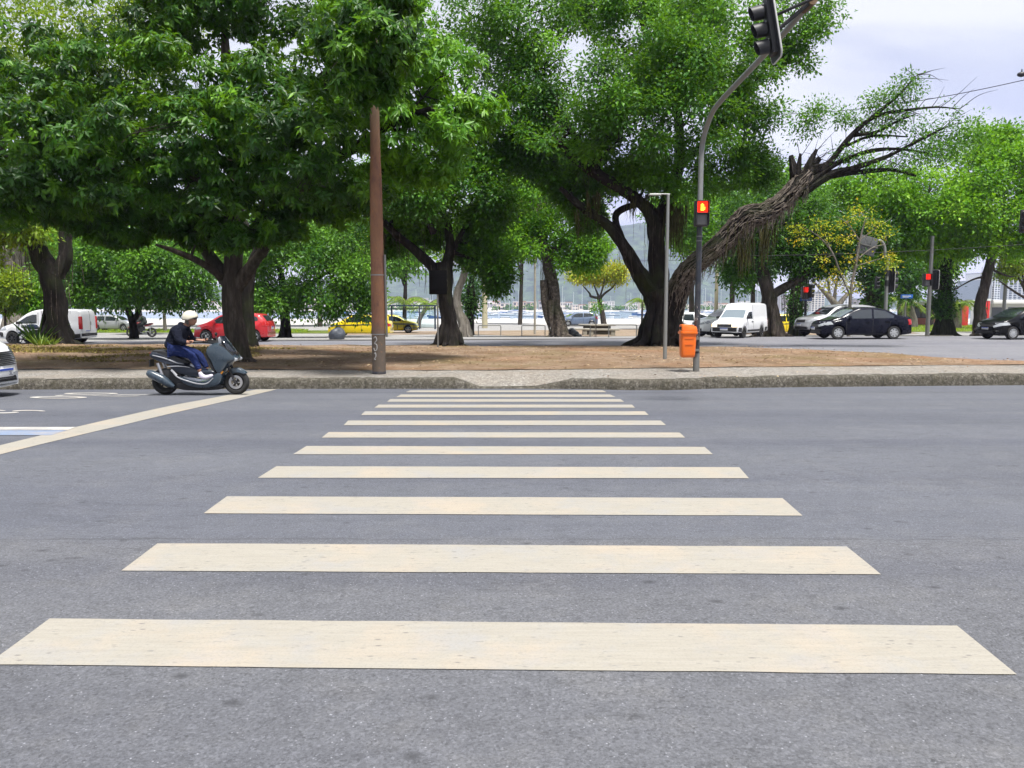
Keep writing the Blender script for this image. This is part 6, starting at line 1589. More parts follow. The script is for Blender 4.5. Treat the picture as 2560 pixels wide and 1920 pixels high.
# signal head on the arm
def signal_head(par, origin, yaw, tilt, back=True, scale=1.0):
    """faces local -x; three hooded lenses"""
    X = Matrix.Translation(origin) @ Matrix.Rotation(yaw, 4, 'Z') @ Matrix.Rotation(tilt, 4, 'Y') @ Matrix.Scale(scale, 4)
    m = MB(); m.box((.01, 0, 0), (.13, .30, .86), X); hd = m.build('signal_head', M['head_black'], par, bevel=.02)
    if back:
        m = MB(); n = 28; prof = []
        for (cx, cz, a0) in ((.19, .42, 0), (-.19, .42, 90), (-.19, -.42, 180), (.19, -.42, 270)):
            for k in range(7): a = R(a0 + 15 * k); prof.append((cx + .11 * math.cos(a), cz + .11 * math.sin(a)))
        m2 = X @ Matrix.Rotation(math.pi / 2, 4, 'Z')
        m.prism(prof, -.012, .012, X @ Matrix.Translation((.03, 0, 0)) @ Matrix.Rotation(math.pi / 2, 4, 'Z')); m.build('backing_board', M['head_black'], hd)
        m = MB(); loop = [Vector((0, y, z)) for y, z in prof]; loop.append(loop[0])
        m.tube([X @ (Vector((.03, 0, 0)) + p) for p in loop], .013, 6); m.build('board_edge', M['board_edge'], hd)
    for k in range(3):
        z = .275 - .275 * k
        m = MB(); Q = X @ Matrix.Translation((-.08, 0, z)) @ Matrix.Rotation(-math.pi / 2, 4, 'Y')
        seg = 22; L = .215
        for i, (rr_, hh) in enumerate(((.118, 0), (.112, L), (.105, L), (.108, .02))):
            for j in range(seg): a = 2 * math.pi * j / seg; m.v.append(Q @ Vector((rr_ * math.cos(a), rr_ * math.sin(a), hh * (1 - (.25 if hh > .1 else 0) * (.5 - .5 * math.cos(a))))))
        for i in range(3):
            for j in range(seg): a = i * seg + j; c = i * seg + (j + 1) % seg; m.f.append((a, c, c + seg, a + seg))
        m.build('hood', M['head_black'], hd, smooth=60)
        m = MB(); m.lathe([(.105, .01), (.08, .03), (.004, .04)], 18, Q); m.build('lens', M['grey_lens'], hd)
        m = MB(); m.ball(X @ Vector((-.085, .10, z + .085)), .012, 8, 6); m.ball(X @ Vector((-.085, -.10, z + .085)), .012, 8, 6); m.build('bolt', M['galv_light'], hd)
    return hd
hp = at(1926, 70, 11.55) - b
signal_head(t, hp, R(-4), R(-11), True, .88)
m = MB(); m.cyl(tuple(hp + Vector((.08, .0, -.05))), tuple(arm_end + Vector((0, .0, .0))), .03, seg=8); m.cyl(tuple(hp + Vector((.08, 0, .18))), tuple(arm_end + Vector((0, -.1, 0))), .022, seg=8); m.build('mounting_bracket', M['dark_steel'], t)
# pedestrian light on the pole
def ped_light(par, c, s=1.0, lit='red_lit', hand=True, mat='head_black'):
    """two square lenses, facing -y"""
    m = MB(); m.box(c + Vector((0, 0, 0)), (.32 * s, .20 * s, .60 * s)); hd = m.build('pedestrian_light', M[mat], par, bevel=.02 * s)
    m = MB(); m.box(c + Vector((0, -.108 * s, .145 * s)), (.25 * s, .02, .25 * s)); m.build('red_lens', M[lit], hd, bevel=.006)
    m = MB(); m.box(c + Vector((0, -.108 * s, -.145 * s)), (.25 * s, .02, .25 * s)); m.build('green_lens', M['grey_lens'], hd, bevel=.006)
    m = MB()
    for z in (.145, -.145):
        for sd in (1, -1): m.box(c + Vector((sd * .145 * s, -.15 * s, z * s)), (.012 * s, .12 * s, .27 * s))
        m.box(c + Vector((0, -.15 * s, (z + .138) * s)), (.29 * s, .12 * s, .012 * s))
    m.build('visor', M[mat], hd)
    if hand:
        m = MB(); g = c + Vector((0, -.124 * s, .13 * s))
        m.box(g + Vector((-.005, 0, -.035 * s)), (.075 * s, .008, .075 * s))
        for k, (x, l) in enumerate(((-.034, .075), (-.014, .095), (.006, .088), (.026, .068))): m.box(g + Vector((x * s, 0, (.002 + l / 2) * s)), (.016 * s, .008, l * s))
        m.box(g + Vector((.052 * s, 0, -.015 * s)), (.018 * s, .008, .062 * s), None)
        m.box(g + Vector((.040 * s, 0, -.045 * s)), (.03 * s, .0075, .018 * s)); m.build('hand_symbol', M['hand_lit'], hd)
    return hd
ped_light(t, at(1753, 534, TY - .20) - b, .92)
# orange litter bin hung on the pole
bb = at(1718, 893, TY - .12)
t2 = thing('litter_bin', 'bright orange litter bin hung on the traffic light pole', 'litter bin', bb)
def bin_ring(w, d, z, r=.06, n=5):
    out = []
    for cx, cy, a0 in ((1, 1, 0), (-1, 1, 90), (-1, -1, 180), (1, -1, 270)):
        for k in range(n): a = R(a0 + 90 * k / (n - 1)); out.append(Vector((cx * (w / 2 - r) + r * math.cos(a), cy * (d / 2 - r) + r * math.sin(a), z)))
    return out
def bin_body(levels, cap=True):
    m = MB(); n = 20
    for w, d, z in levels: m.v += bin_ring(w, d, z)
    for i in range(len(levels) - 1):
        for k in range(n): a = i * n + k; c = i * n + (k + 1) % n; m.f.append((a, c, c + n, a + n))
    m.f.append(tuple(reversed(range(n)))); m.f.append(tuple((len(levels) - 1) * n + k for k in range(n)))
    return m
u = sz(1, TY)
bin_body([(.26, .24, .0), (.30, .27, .02), (.315, .285, .07), (.335, .30, .30), (.345, .31, .53)]).build('container', M['orange'], t2, smooth=50)
bin_body([(.385, .35, .525), (.395, .36, .54), (.395, .36, .575), (.37, .335, .585)]).build('rim', M['orange'], t2, smooth=50)
m = MB(); prof = [(-.17, .585), (.185, .585), (.185, .63), (.16, .69), (.08, .735), (-.10, .745), (-.155, .735), (-.17, .70)]
m.pillow(prof, .155, .9, .75); m.build('lid', M['orange'], t2, smooth=50)
m = MB(); m.box((-.155, -.02, .655), (.045, .20, .07)); m.build('opening', M['under'], t2)
m = MB(); m.box((.215, .05, .42), (.10, .10, .05)); m.box((.215, .05, .16), (.10, .10, .05)); m.build('pole_bracket', M['galv'], t2)
m = MB(); m.box((.0, -.160, .30), (.17, .012, .005)); m.box((.0, -.158, .43), (.20, .010, .006)); m.build('moulded_rib', M['orange'], t2)

# slim lamp post with a flat head
b = ground(1662, 897, z_earth); LY = b.y
t = thing('lamp_post', 'slim grey lamp post with a short flat head on the bare earth', 'lamp post', b)
hh = at(1668, 486, LY).z - b.z
m = MB(); m.tube([(0, 0, -.1), (0, 0, hh * .5), (0, 0, hh)], [.056, .050, .042], 14); m.build('post', M['galv_light'], t)
m = MB(); m.tube([(.05, 0, hh), (-.20, 0, hh + .01)], .024, 8); m.build('arm', M['galv_light'], t)
m = MB(); m.box((-.36, 0, hh - .005), (.36, .16, .055), taper=.8); m.build('lamp_head', M['galv'], t, bevel=.015)

# sign seen from behind, in front of the dark fig
b = ground(1097, 862, z_earth); b.y = 28.3; b.x = at(1095, 860, 28.3).x; b.z = z_earth(b.x, b.y)
t = thing('road_sign', 'dark square road sign seen from the back beside the forked fig', 'sign', b, R(-6))
m = MB(); m.cyl((0, 0, -.1), (0, 0, 2.75), .032, seg=10); m.build('post', M['galv'], t)
z0, z1 = at(0, 736, 28.3).z - b.z, at(0, 676, 28.3).z - b.z
m = MB(); m.box((.03, -.04, (z0 + z1) / 2), (.66, .02, z1 - z0)); M['sign_dark'] = paint('dark sign back', (.003, .003, .0035), .9, spec=.1); m.build('panel', M['sign_dark'], t, bevel=.006)
m = MB(); m.box((.03, -.06, z0 + .2), (.6, .02, .04)); m.box((.03, -.06, z1 - .2), (.6, .02, .04)); m.build('stiffener', M['sign_dark'], t)

# bicycle racks
rk = None
for i, (x0, x1, yb, yt, lb) in enumerate(((1196, 1252, 839, 817, 'leftmost tube bicycle rack near the tall concrete mast'), (1306, 1361, 840, 814, 'tube bicycle rack just left of the root bundled fig'), (1415, 1471, 842, 815, 'tube bicycle rack in front of the black rubbish bag'), (1530, 1583, 843, 816, 'tube bicycle rack between the sapling and the giant fig'), (1619, 1672, 843, 817, 'tube bicycle rack partly behind the giant trunk'))):
    c = ground((x0 + x1) / 2, yb, z_far)
    if rk is None:
        rk = thing('bicycle_rack', lb, 'bicycle rack', c, 0, 'bicycle racks on the far pavement'); w = sz(x1 - x0, c.y) / 2; h = sz(25, c.y)
        m = MB(); P, Rr = smooth_path([(-w, 0, -.05), (-w, 0, h * .45), (-w, 0, h * .88), (-w + h * .12, 0, h), (0, 0, h), (w - h * .12, 0, h), (w, 0, h * .88), (w, 0, h * .45), (w, 0, -.05)], [.03] * 9, 5); m.tube(P, Rr, 8); m.build('hoop', M['galv'], rk)
        m = MB(); m.cyl((-w, 0, 0), (-w, 0, .015), .07, seg=10); m.cyl((w, 0, 0), (w, 0, .015), .07, seg=10); m.build('foot_plates', M['galv'], rk)
    else:
        o = copy_tree(rk); o.location = c; o['label'] = lb
# bus shelter frame
b = at(1034, 825, 60); b.z = z_far(b.x, b.y); U = lambda px: at(px, 825, 60).x - b.x; V = lambda py: at(0, py, 60).z - b.z
t = thing('bus_shelter', 'dark blue bus shelter frame with clear panels facing the bay', 'bus shelter', b)
M['shelter'] = paint('dark blue shelter frame', (.012, .035, .065), .4); M['clear'] = None
nt_ = NT('clear shelter glass'); g_ = nt_.n('ShaderNodeBsdfGlass'); g_.inputs['Color'].default_value = (.86, .94, .96, 1); g_.inputs['Roughness'].default_value = .02; g_.inputs['IOR'].default_value = 1.04
nt_.l(nt_.mix(nt_.noise(3, 2), (.84, .93, .95), (.90, .96, .97)), g_.inputs['Color']); nt_.l(g_.outputs[0], nt_.out.inputs['Surface']); M['clear'] = nt_.m
for px, wd in ((980, .13), (1088, .13), (1049, .07)):
    m = MB(); m.box((U(px), 0, (V(823) + V(765)) / 2), (wd, .12, V(765) - V(823))); m.build('post', M['shelter'], t)
m = MB(); m.box((0, .35, V(764)), (U(1093) - U(976), 1.3, .10)); m.build('roof', M['shelter'], t, bevel=.02)
m = MB(); m.box((0, 0, V(772)), (U(1088) - U(980), .06, .06)); m.box((0, 0, V(820)), (U(1088) - U(1049), .06, .06)); m.build('rail', M['shelter'], t)
m = MB(); m.box((U(1069), .02, V(797)), (U(1085) - U(1053), .015, V(775) - V(818))); m.build('glass_panel', M['clear'], t)
m = MB(); m.box((U(1015), .02, V(797)), (U(1046) - U(984), .015, V(775) - V(818))); m.build('glass_panel', M['clear'], t)
m = MB(); m.box((U(1012), .25, V(812)), (U(1038) - U(988), .35, .05)); m.cyl((U(992), .25, V(823)), (U(992), .25, V(812)), .03, seg=6); m.cyl((U(1034), .25, V(823)), (U(1034), .25, V(812)), .03, seg=6); m.build('bench', M['shelter'], t)
# concrete lighting masts
for px, yb, yt, Y, w, lb, mt in ((1212, 812, 690, 78, 13, 'tall pale concrete mast with a yellow top left of the bay', 'concrete_yellow'), (1337, 826, 640, 56, 5.2, 'tall slim grey concrete mast behind the bicycle racks', 'concrete'), (1789, 812, 660, 84, 9, 'pale yellowish mast behind the white vans', 'concrete_yellow'), (1624, 808, 760, 88, 8, 'short pale post left of the giant fig', 'concrete')):
    b = at(px, yb, Y); b.z = z_far(b.x, b.y); h = at(px, yt, Y).z - b.z
    t = thing('concrete_mast', lb, 'mast', b)
    m = MB(); m.tube([(0, 0, -.2), (0, 0, h)], [sz(w * .55, Y), sz(w * .48, Y)], 12); m.build('shaft', M[mt], t)
    m = MB(); m.lathe([(sz(w * .5, Y), h - .3), (sz(w * .75, Y), h - .1), (sz(w * .75, Y), h + .15), (.02, h + .22)], 12); m.build('cap', M['concrete_yellow'], t)
# benches, bags, bundle
def bench(px, py, Y, L, lb):
    b = at(px, py, Y); b.z = z_far(b.x, b.y); t = thing('stone_bench', lb, 'bench', b, R(random.uniform(-6, 6)))
    m = MB(); m.box((0, 0, .42), (L, .55, .11)); m.build('slab', M['concrete'], t, bevel=.02)
    m = MB(); m.box((-L * .32, 0, .18), (.28, .45, .37)); m.build('support', M['concrete'], t, bevel=.015)
    m = MB(); m.box((L * .32, 0, .18), (.28, .45, .37)); m.build('support', M['concrete'], t, bevel=.015)
bench(1440, 826, 54, 1.9, 'pale stone bench left of the dark stone table')
bench(1505, 834, 50, 2.2, 'low stone bench in front of the dark stone table')
b = at(1492, 824, 55); b.z = z_far(b.x, b.y); t = thing('stone_table', 'dark mossy stone table beneath the small flowering tree', 'table', b)
m = MB(); m.box((0, 0, .70), (2.6, 1.1, .12)); m.build('top', M['concrete'], t, bevel=.02)
m = MB(); m.box((0, 0, .32), (1.9, .7, .66)); m.build('base', paint('mossy dark stone', (.06, .055, .04), .9, var=.6, scale=4), t, bevel=.03)
def lump(name, label, cat, px, py, Y, r, mat, seed, zf=z_far):
    b = at(px, py, Y); b.z = zf(b.x, b.y); m = MB(); m.ball((0, 0, r[2] * .45), r, 28, 18)
    for v in m.v:
        n_ = mnoise.noise(v * 3.2 + Vector((seed, 0, 0))) * .18 + mnoise.noise(v * 9 + Vector((0, seed, 0))) * .06
        v.x *= 1 + n_; v.y *= 1 + n_; v.z = max(-.02, v.z * (1 + n_))
    o = m.build(name, mat); o.location = b; tag(o, label, cat)
lump('rubbish_bag', 'crumpled black rubbish bag in front of the stone bench', 'rubbish bag', 1430, 834, 46.5, (.42, .3, .34), M['bag'], 1)
lump('rubbish_bag', 'small flattened dark bag right of the crumpled rubbish bag', 'rubbish bag', 1445, 835, 46.2, (.24, .2, .12), M['bag'], 5)
lump('tarpaulin_bundle', 'domed grey blue bundle on the ground before the yellow taxi', 'bundle', 842, 849, 40.6, (.46, .42, .42), M['tarp'], 3)

# poles and signals across the junction
def street_sign(par, c, w, h):
    m = MB(); m.box(c, (w, .03, h)); s = m.build('street_sign', M['sign_blue'], par, bevel=.008)
    m = MB(); m.box(c + Vector((0, -.019, h * .06)), (w * .72, .006, h * .16)); m.box(c + Vector((-w * .08, -.019, -h * .24)), (w * .5, .006, h * .09)); m.build('lettering', M['sign_white'], s)
def post_at(px, yb, yt, Y, r, name, lb, cat, mat='galv', zf=z_far):
    b = at(px, yb, Y); b.z = zf(b.x, b.y); t = thing(name, lb, cat, b); h = at(px, yt, Y).z - b.z
    m = MB(); m.tube([(0, 0, -.1), (0, 0, h * .5), (0, 0, h)], [r * 1.1, r, r * .85], 12); m.build('post', M[mat], t)
    return t, b, (lambda x, y: at(x, y, Y) - b)
t, b, f = post_at(2318, 836, 590, 44, .105, 'traffic_signal', 'grey traffic light pole with a red pedestrian lamp behind the dark saloon', 'traffic light')
ped_light(t, f(2313, 700) + Vector((0, -.14, 0)), 1.2, 'red_dim', False)
signal_head(t, f(2337, 700) + Vector((0, 0, 0)), R(200), 0, True, 1.05)
t, b, f = post_at(2012, 816, 640, 43.6, .07, 'traffic_signal', 'dark traffic light pole with a red lamp and a blue sign above the silver car', 'traffic light', 'dark_post')
ped_light(t, f(2010, 732) + Vector((0, -.12, 0)), 1.15, 'red_dim', False)
signal_head(t, f(2025, 728), R(200), 0, False, .9)
street_sign(t, f(2013, 748) + Vector((0, -.12, 0)), .68, .20)
t, b, f = post_at(2262, 800, 735, 62, .05, 'sign_post', 'thin post with a blue street name sign behind the dark saloon', 'sign')
street_sign(t, f(2265, 741) + Vector((0, -.10, 0)), .98, .32)
t, b, f = post_at(2212, 814, 640, 40.7, .088, 'gantry_pole', 'curved grey pole carrying a big grey sign panel', 'traffic light', 'galv_light')
m = MB(); P, Rr = smooth_path([tuple(f(2212, 642)), tuple(f(2211, 618)), tuple(f(2203, 603)), tuple(f(2188, 603)), tuple(f(2165, 610)), tuple(f(2142, 617))], [.085, .08, .075, .07, .065, .06], 6); m.tube(P, Rr, 12); m.build('curved_arm', M['galv_light'], t)
c = f(2166, 614) + Vector((0, -.08, 0)); X = Matrix.Translation(c) @ Matrix.Rotation(R(14), 4, 'Y')
m = MB(); m.box((0, 0, 0), (.98, .03, .95), X.copy()); s_ = m.build('sign_panel', M['plate_back'], t, bevel=.008)
m = MB(); [m.box((x, -.03, 0), (.02, .03, .95), X) for x in (-.17, .17)]; m.box((0, -.05, .0), (1.1, .05, .06), X); m.build('panel_ribs', M['galv'], s_)
signal_head(t, f(2228, 700), R(190), 0, True, 1.2); signal_head(t, f(2190, 706), R(150), 0, False, .75)
m = MB(); [m.cyl((0, 0, f(0, y).z), (0, 0, f(0, y).z + .3), .105, seg=12) for y in (690, 715)]; m.build('black_bands', M['head_black'], t)
t, b, f = post_at(2508, 800, 600, 62, .13, 'lamp_post', 'tall grey lamp post near the right edge', 'lamp post', 'galv_light')
m = MB(); P, Rr = smooth_path([tuple(f(2508, 602)), tuple(f(2504, 594)), tuple(f(2492, 590))], [.1, .08, .06], 5); m.tube(P, Rr, 8); m.build('arm', M['galv_light'], t)
m = MB(); m.box(f(2488, 591), (.8, .3, .16), taper=.8); m.build('lamp_head', M['galv'], t, bevel=.03)
m = MB(); m.box(f(2500, 683), (.4, .4, .9)); m.build('signal_box', M['head_black'], t, bevel=.03)
# dark signal hanging in at the right edge (near pole outside the view)
b = at(2660, 912, 18.2); b.z = z_upper(b.x, b.y); t = thing('traffic_signal', 'dark traffic signal reaching in at the right edge', 'traffic light', b)
hz_ = at(0, 545, 18.2).z - b.z
m = MB(); m.cyl((0, 0, -.1), (0, 0, hz_ + .4), .08, seg=12); m.build('post', M['galv'], t)
e = at(2556, 548, 18.2) - b
m = MB(); m.cyl((0, 0, e.z + .12), (e.x, 0, e.z + .12), .03, seg=8); m.build('arm', M['galv_light'], t)
signal_head(t, e + Vector((.05, 0, -.05)), R(80), 0, False, .62)
# street lamp head hanging on the cable at the right edge
def cable(name, a, c, sag, lb, r=.011):
    pts = []
    for i in range(25):
        s = i / 24; p = a.lerp(c, s); p.z -= sag * 4 * s * (1 - s); pts.append(p)
    m = MB(); m.tube(pts, r, 5); return tag(m.build(name, M['cable']), lb, 'cable')
cable('overhead_cable', at(1880, 285, 40), at(2760, 150, 26), .5, 'thin overhead cable rising to the right against the sky', .014)
cable('overhead_cable', at(1640, 640, 36), at(2760, 595, 36), .25, 'thin lower cable in front of the trees on the right', .012)
cable('overhead_cable', at(1560, 652, 50), at(2080, 610, 50), .3, 'thin cable behind the leaning limb', .012)
b = at(2554, 186, 25.6); m = MB(); m.ball((0, 0, 0), (.14, .10, .08), 12, 8); m.cyl((0, 0, .05), (0, 0, .16), .02, seg=6)
o = m.build('cable_lamp', M['head_black']); o.location = b; tag(o, 'small dark lamp hanging on the overhead cable at the right edge', 'lamp')

# litter of dry leaves on the earth and pavement
rng = np.random.default_rng(8); n = 5000
P = []; 
while len(P) < n:
    x = rng.uniform(-26, 14); y = rng.uniform(15.9, 28)
    by = back_y(x)
    if y > edge_y(x): continue
    if y < by and rng.random() > .10: continue
    z = (z_pave(x, y) if y < by + .2 else z_upper(x, y) + .03) + .02
    if x < -6 and y > by: z += .10 * max(0, math.sin((y - by) / max(.5, edge_y(x) - by) * math.pi)) * min(1, (-6 - x) / 3)
    P.append((x, y, z + .03 * rng.random()))
P = np.array(P); a = rng.uniform(0, 6.28, n)
D = np.stack([np.cos(a), np.sin(a), rng.uniform(-.15, .35, n)], 1); N = np.stack([rng.normal(0, .35, n), rng.normal(0, .35, n), np.ones(n)], 1)
t_ = NT('dry fallen leaves'); t_.bsdf(t_.ramp(t_.attr('tint'), [(0, (.10, .055, .028)), (.5, (.24, .15, .09)), (.85, (.40, .28, .17)), (1, (.52, .42, .25))]), .8, spec=.2); M['dry'] = t_.m
o = leaf_mesh('fallen_leaves', P, D, N, rng.uniform(.04, .10, n), rng.uniform(.015, .04, n), rng.random(n), M['dry'], None); tag(o, 'dry leaves scattered over the bare earth', kind='stuff')
# sparse short grass at the left of the earth strip
n = 16000; P = []
while len(P) < n:
    x = rng.uniform(-24, -7.2); by = back_y(x); ey = edge_y(x); y = by + (ey - by) * rng.uniform(.12, .72)
    if mnoise.noise(Vector((x * .5, y * .9, 0))) < -.05 + .5 * abs((y - by) / (ey - by) - .40): continue
    P.append((x, y, z_upper(x, y) + .015 + .10 * max(0, math.sin((y - by) / (ey - by) * math.pi)) * min(1, max(0, (-6 - x) / 3))))
P = np.array(P); a = rng.uniform(0, 6.28, n); D = np.stack([np.cos(a) * .7, np.sin(a) * .7, rng.uniform(.3, 1, n)], 1); N = np.stack([-np.cos(a), -np.sin(a), np.full(n, .6)], 1)
t_ = NT('dry yellow grass'); t_.bsdf(t_.ramp(t_.attr('tint'), [(0, (.09, .085, .014)), (.5, (.19, .16, .03)), (1, (.32, .26, .07))]), .8, spec=.2); M['drygrass'] = t_.m
o = leaf_mesh('grass_tufts', P, D, N, rng.uniform(.05, .13, n), rng.uniform(.012, .025, n), rng.random(n), M['drygrass'], None); tag(o, 'yellowed short grass on the left of the earth strip', kind='stuff')
# grass blades of the green beds
n = 14000; P = []
for (x0, x1, y0, y1, k) in ((2190, 2620, 813, 829, 6000), (-300, 770, 824, 832, 8000)):
    for _ in range(k):
        p = ground(rng.uniform(x0, x1), rng.uniform(y0, y1), z_far); P.append(tuple(p))
P = np.array(P); n = len(P); a = rng.uniform(0, 6.28, n); D = np.stack([np.cos(a) * .6, np.sin(a) * .6, rng.uniform(.5, 1, n)], 1); N = np.stack([-np.cos(a), -np.sin(a), np.full(n, .5)], 1)
o = leaf_mesh('grass_blades', P, D, N, rng.uniform(.12, .26, n), rng.uniform(.05, .09, n), rng.random(n), LEAF['yellow'], None); tag(o, 'green grass blades of the verges beyond the second road', kind='stuff')
# twigs and stones near the kerb
# ------------------------------------------------------------------ the bay and the far shore
M['hull'] = paint('white boat hull', (.66, .67, .68), .35); M['mast'] = paint('pale mast', (.70, .70, .70), .4, .3); M['boat_glass'] = paint('boat windows', (.05, .07, .09), .15); M['hull_blue'] = paint('blue boat hull', (.06, .14, .32), .35)
def boat_proto(name, hull_mat, mast_h, L, label, group, cabin=True):
    t = thing(name, label, 'boat', (0, 0, 0), 0, group); m = MB(); n = 9
    secs = []
    for i in range(n):
        s = i / (n - 1); x = -L / 2 + L * s; w = L * .15 * (1 - max(0, (s - .45) / .55) ** 2.2) * (1 if s > .08 else .85); dz = .10 * L * (s - .4) ** 2
        secs.append([(x, 0, -.15), (x, -w * .75, .02), (x, -w, .55 + dz), (x, 0, .58 + dz), (x, w, .55 + dz), (x, w * .75, .02)])
    for q_ in secs: m.v += [Vector(p) for p in q_]
    for i in range(n - 1):
        for k in range(6): a = i * 6 + k; b = i * 6 + (k + 1) % 6; m.f.append((a, b, b + 6, a + 6))
    m.f.append(tuple(range(6))); m.build('hull', hull_mat, t)
    if cabin: m = MB(); m.box((-.02 * L, 0, .85), (L * .36, L * .17, .62), taper=.8); c = m.build('cabin', M['hull'], t, bevel=.06); m = MB(); m.box((-.02 * L, 0, .95), (L * .32, L * .162, .2)); m.build('window_band', M['boat_glass'], c)
    if mast_h:
        m = MB(); m.tube([(.06 * L, 0, .5), (.06 * L, 0, mast_h)], [.075, .05], 6); m.build('mast', M['mast'], t)
        m = MB(); m.tube([(.06 * L, 0, 1.5), (-.36 * L, 0, 1.45)], .10, 6); m.build('boom', M['hull_blue'], t)
    return t
rng2 = random.Random(12)
protos = [boat_proto('sailing_boat', M['hull'], 10, 9, 'white sailing boat with a bare mast moored in the bay', 'moored sailing boats'), boat_proto('sailing_boat', M['hull_blue'], 12, 11, 'blue hulled sailing boat with a tall bare mast in the bay', 'blue moored sailing boats'), boat_proto('motor_boat', M['hull'], 0, 7.5, 'low white motor boat moored in the bay', 'moored motor boats')]
first = [True] * 3
for i in range(110):
    px = rng2.choice([rng2.uniform(640, 1640), rng2.uniform(960, 1640), rng2.uniform(1690, 1960)])
    k = rng2.choice((0, 0, 0, 1, 2, 2)); Y = rng2.uniform(250, 540) if k != 2 else rng2.uniform(170, 420)
    x = at(px, 790, Y).x
    if first[k]: o = protos[k]; first[k] = False
    else: o = copy_tree(protos[k])
    o.location = (x, Y, -2.85); o.rotation_euler = (0, 0, rng2.uniform(-.7, .7) + (math.pi if rng2.random() < .5 else 0)); s = rng2.uniform(.8, 1.25); o.scale = (s, s, s)

# hill: a real height field beyond the bay
def m_hill():
    t = NT('forested rocky hill')
    g = t.n('ShaderNodeNewGeometry'); sep = t.n('ShaderNodeSeparateXYZ'); t.l(g.outputs['Normal'], sep.inputs[0])
    n = t.noise(.010, 7, .65); f = t.noise(.045, 5, .7)
    forest = t.mix(t.ramp(f, [(.38, 0), (.62, 1)]), (.008, .022, .012), (.085, .13, .05)); rock = t.mix(f, (.10, .085, .09), (.20, .16, .15))
    k = t.math('ADD', sep.outputs[2], t.math('MULTIPLY', t.math('SUBTRACT', n, .5), .9))
    c = t.mix(t.ramp(k, [(.25, 1), (.45, 0)]), forest, rock)
    c = t.mix(t.ramp(t.noise(.03, 6, .7), [(.40, .6), (.6, 0)]), c, (.03, .05, .03))
    t.bsdf(c, .95, spec=.1)
    return t.m
HY = 2000
def hz(px, py): return at(px, py, HY).z
SIL = [(300, 720), (700, 716), (900, 700), (1020, 680), (1120, 668), (1220, 640), (1330, 612), (1420, 590), (1500, 575), (1560, 560), (1605, 552), (1660, 556), (1720, 590), (1790, 640), (1850, 690), (1900, 722), (1960, 742), (2300, 748)]
STAB = [(at(p[0], 0, HY).x, hz(*p) + 2.9) for p in SIL]
m = MB(); NX, NY = 220, 44; x0, x1 = -1120, 1240
for j in range(NY):
    v = j / (NY - 1); y = 1560 + 1000 * v
    prof = math.sin(min(1, v / .48) * math.pi / 2) ** 1.15 if v < .48 else math.cos((v - .48) / .52 * math.pi / 2) ** .8
    for i in range(NX):
        x = x0 + (x1 - x0) * i / (NX - 1)
        h = lerp_table(STAB, x * HY / y * 1.0 if y > 1 else x)
        n_ = mnoise.noise(Vector((x * .006, y * .006, 0))) * .22 + mnoise.noise(Vector((x * .0175, y * .0175, 2))) * .10 + mnoise.noise(Vector((x * .055, y * .055, 2))) * .05
        m.v.append(Vector((x, y, -2.9 + max(0, h * prof * (1 + n_ * (1 - .6 * prof))) * (y / HY))))
for j in range(NY - 1):
    for i in range(NX - 1): a = j * NX + i; m.f.append((a, a + 1, a + NX + 1, a + NX))
tag(m.build('hill', m_hill(), smooth=60), 'hazy blue forested hill across the bay', kind='structure')

# pale buildings along the far shore
M['bld'] = [paint('pale wall %s' % n, c, .85, var=.15, scale=.3) for n, c in (('white', (.74, .73, .72)), ('cream', (.66, .60, .52)), ('grey', (.46, .46, .47)), ('pink', (.60, .48, .42)))]
M['win'] = paint('far dark windows', (.08, .09, .11), .3)
M['roof'] = paint('terracotta roof', (.32, .14, .08), .85)
def building(px0, px1, pt, Y, depth, mi, label, rows, cols, group=None, zb=-2.6, roof=False, rz=0.0, name='building', rnd=None):
    a, c = at(px0, pt, Y), at(px1, pt, Y); h = a.z - zb; w = c.x - a.x
    t = thing(name, label, 'building', ((a.x + c.x) / 2, Y, zb), rz, group)
    m = MB(); m.box((0, depth / 2, h / 2), (w, depth, h)); m.build('wall', M['bld'][mi], t)
    m = MB(); m.box((0, depth / 2, h + .25), (w * 1.03, depth * 1.03, .5)); m.build('roof', M['roof'] if roof else M['bld'][2], t)
    for r in range(rows):
        for k in range(cols):
            x = -w / 2 + w * (k + .5) / cols; z = h * (r + .55) / rows
            m = MB(); m.box((x, -.06, z), (w / cols * .62, .16, h / rows * .48)); m.build('window', M['win'], t)
    return t
rb = random.Random(31)
building(1516, 1536, 754, 610, 16, 0, 'white six storey block right of the flowering tree across the bay', 6, 3)
building(1572, 1594, 758, 620, 18, 0, 'white five storey block left of the giant trunk across the bay', 5, 4)
building(1560, 1574, 764, 640, 16, 3, 'low pinkish block between the two white blocks across the bay', 3, 2)
x = 330
i = 0
while x < 1960:
    w = rb.uniform(10, 26)
    if not (1508 < x < 1598):
        building(x, x + w, rb.uniform(752, 763) - (6 if rb.random() < .2 else 0), rb.uniform(600, 680), 14, rb.choice((0, 0, 1, 1, 2, 3)), 'small pale building in the row along the far shore', rb.choice((1, 2, 2)), rb.choice((2, 3)), 'pale buildings along the far shore', roof=rb.random() < .35)
    x += w * rb.uniform(.75, 1.6)
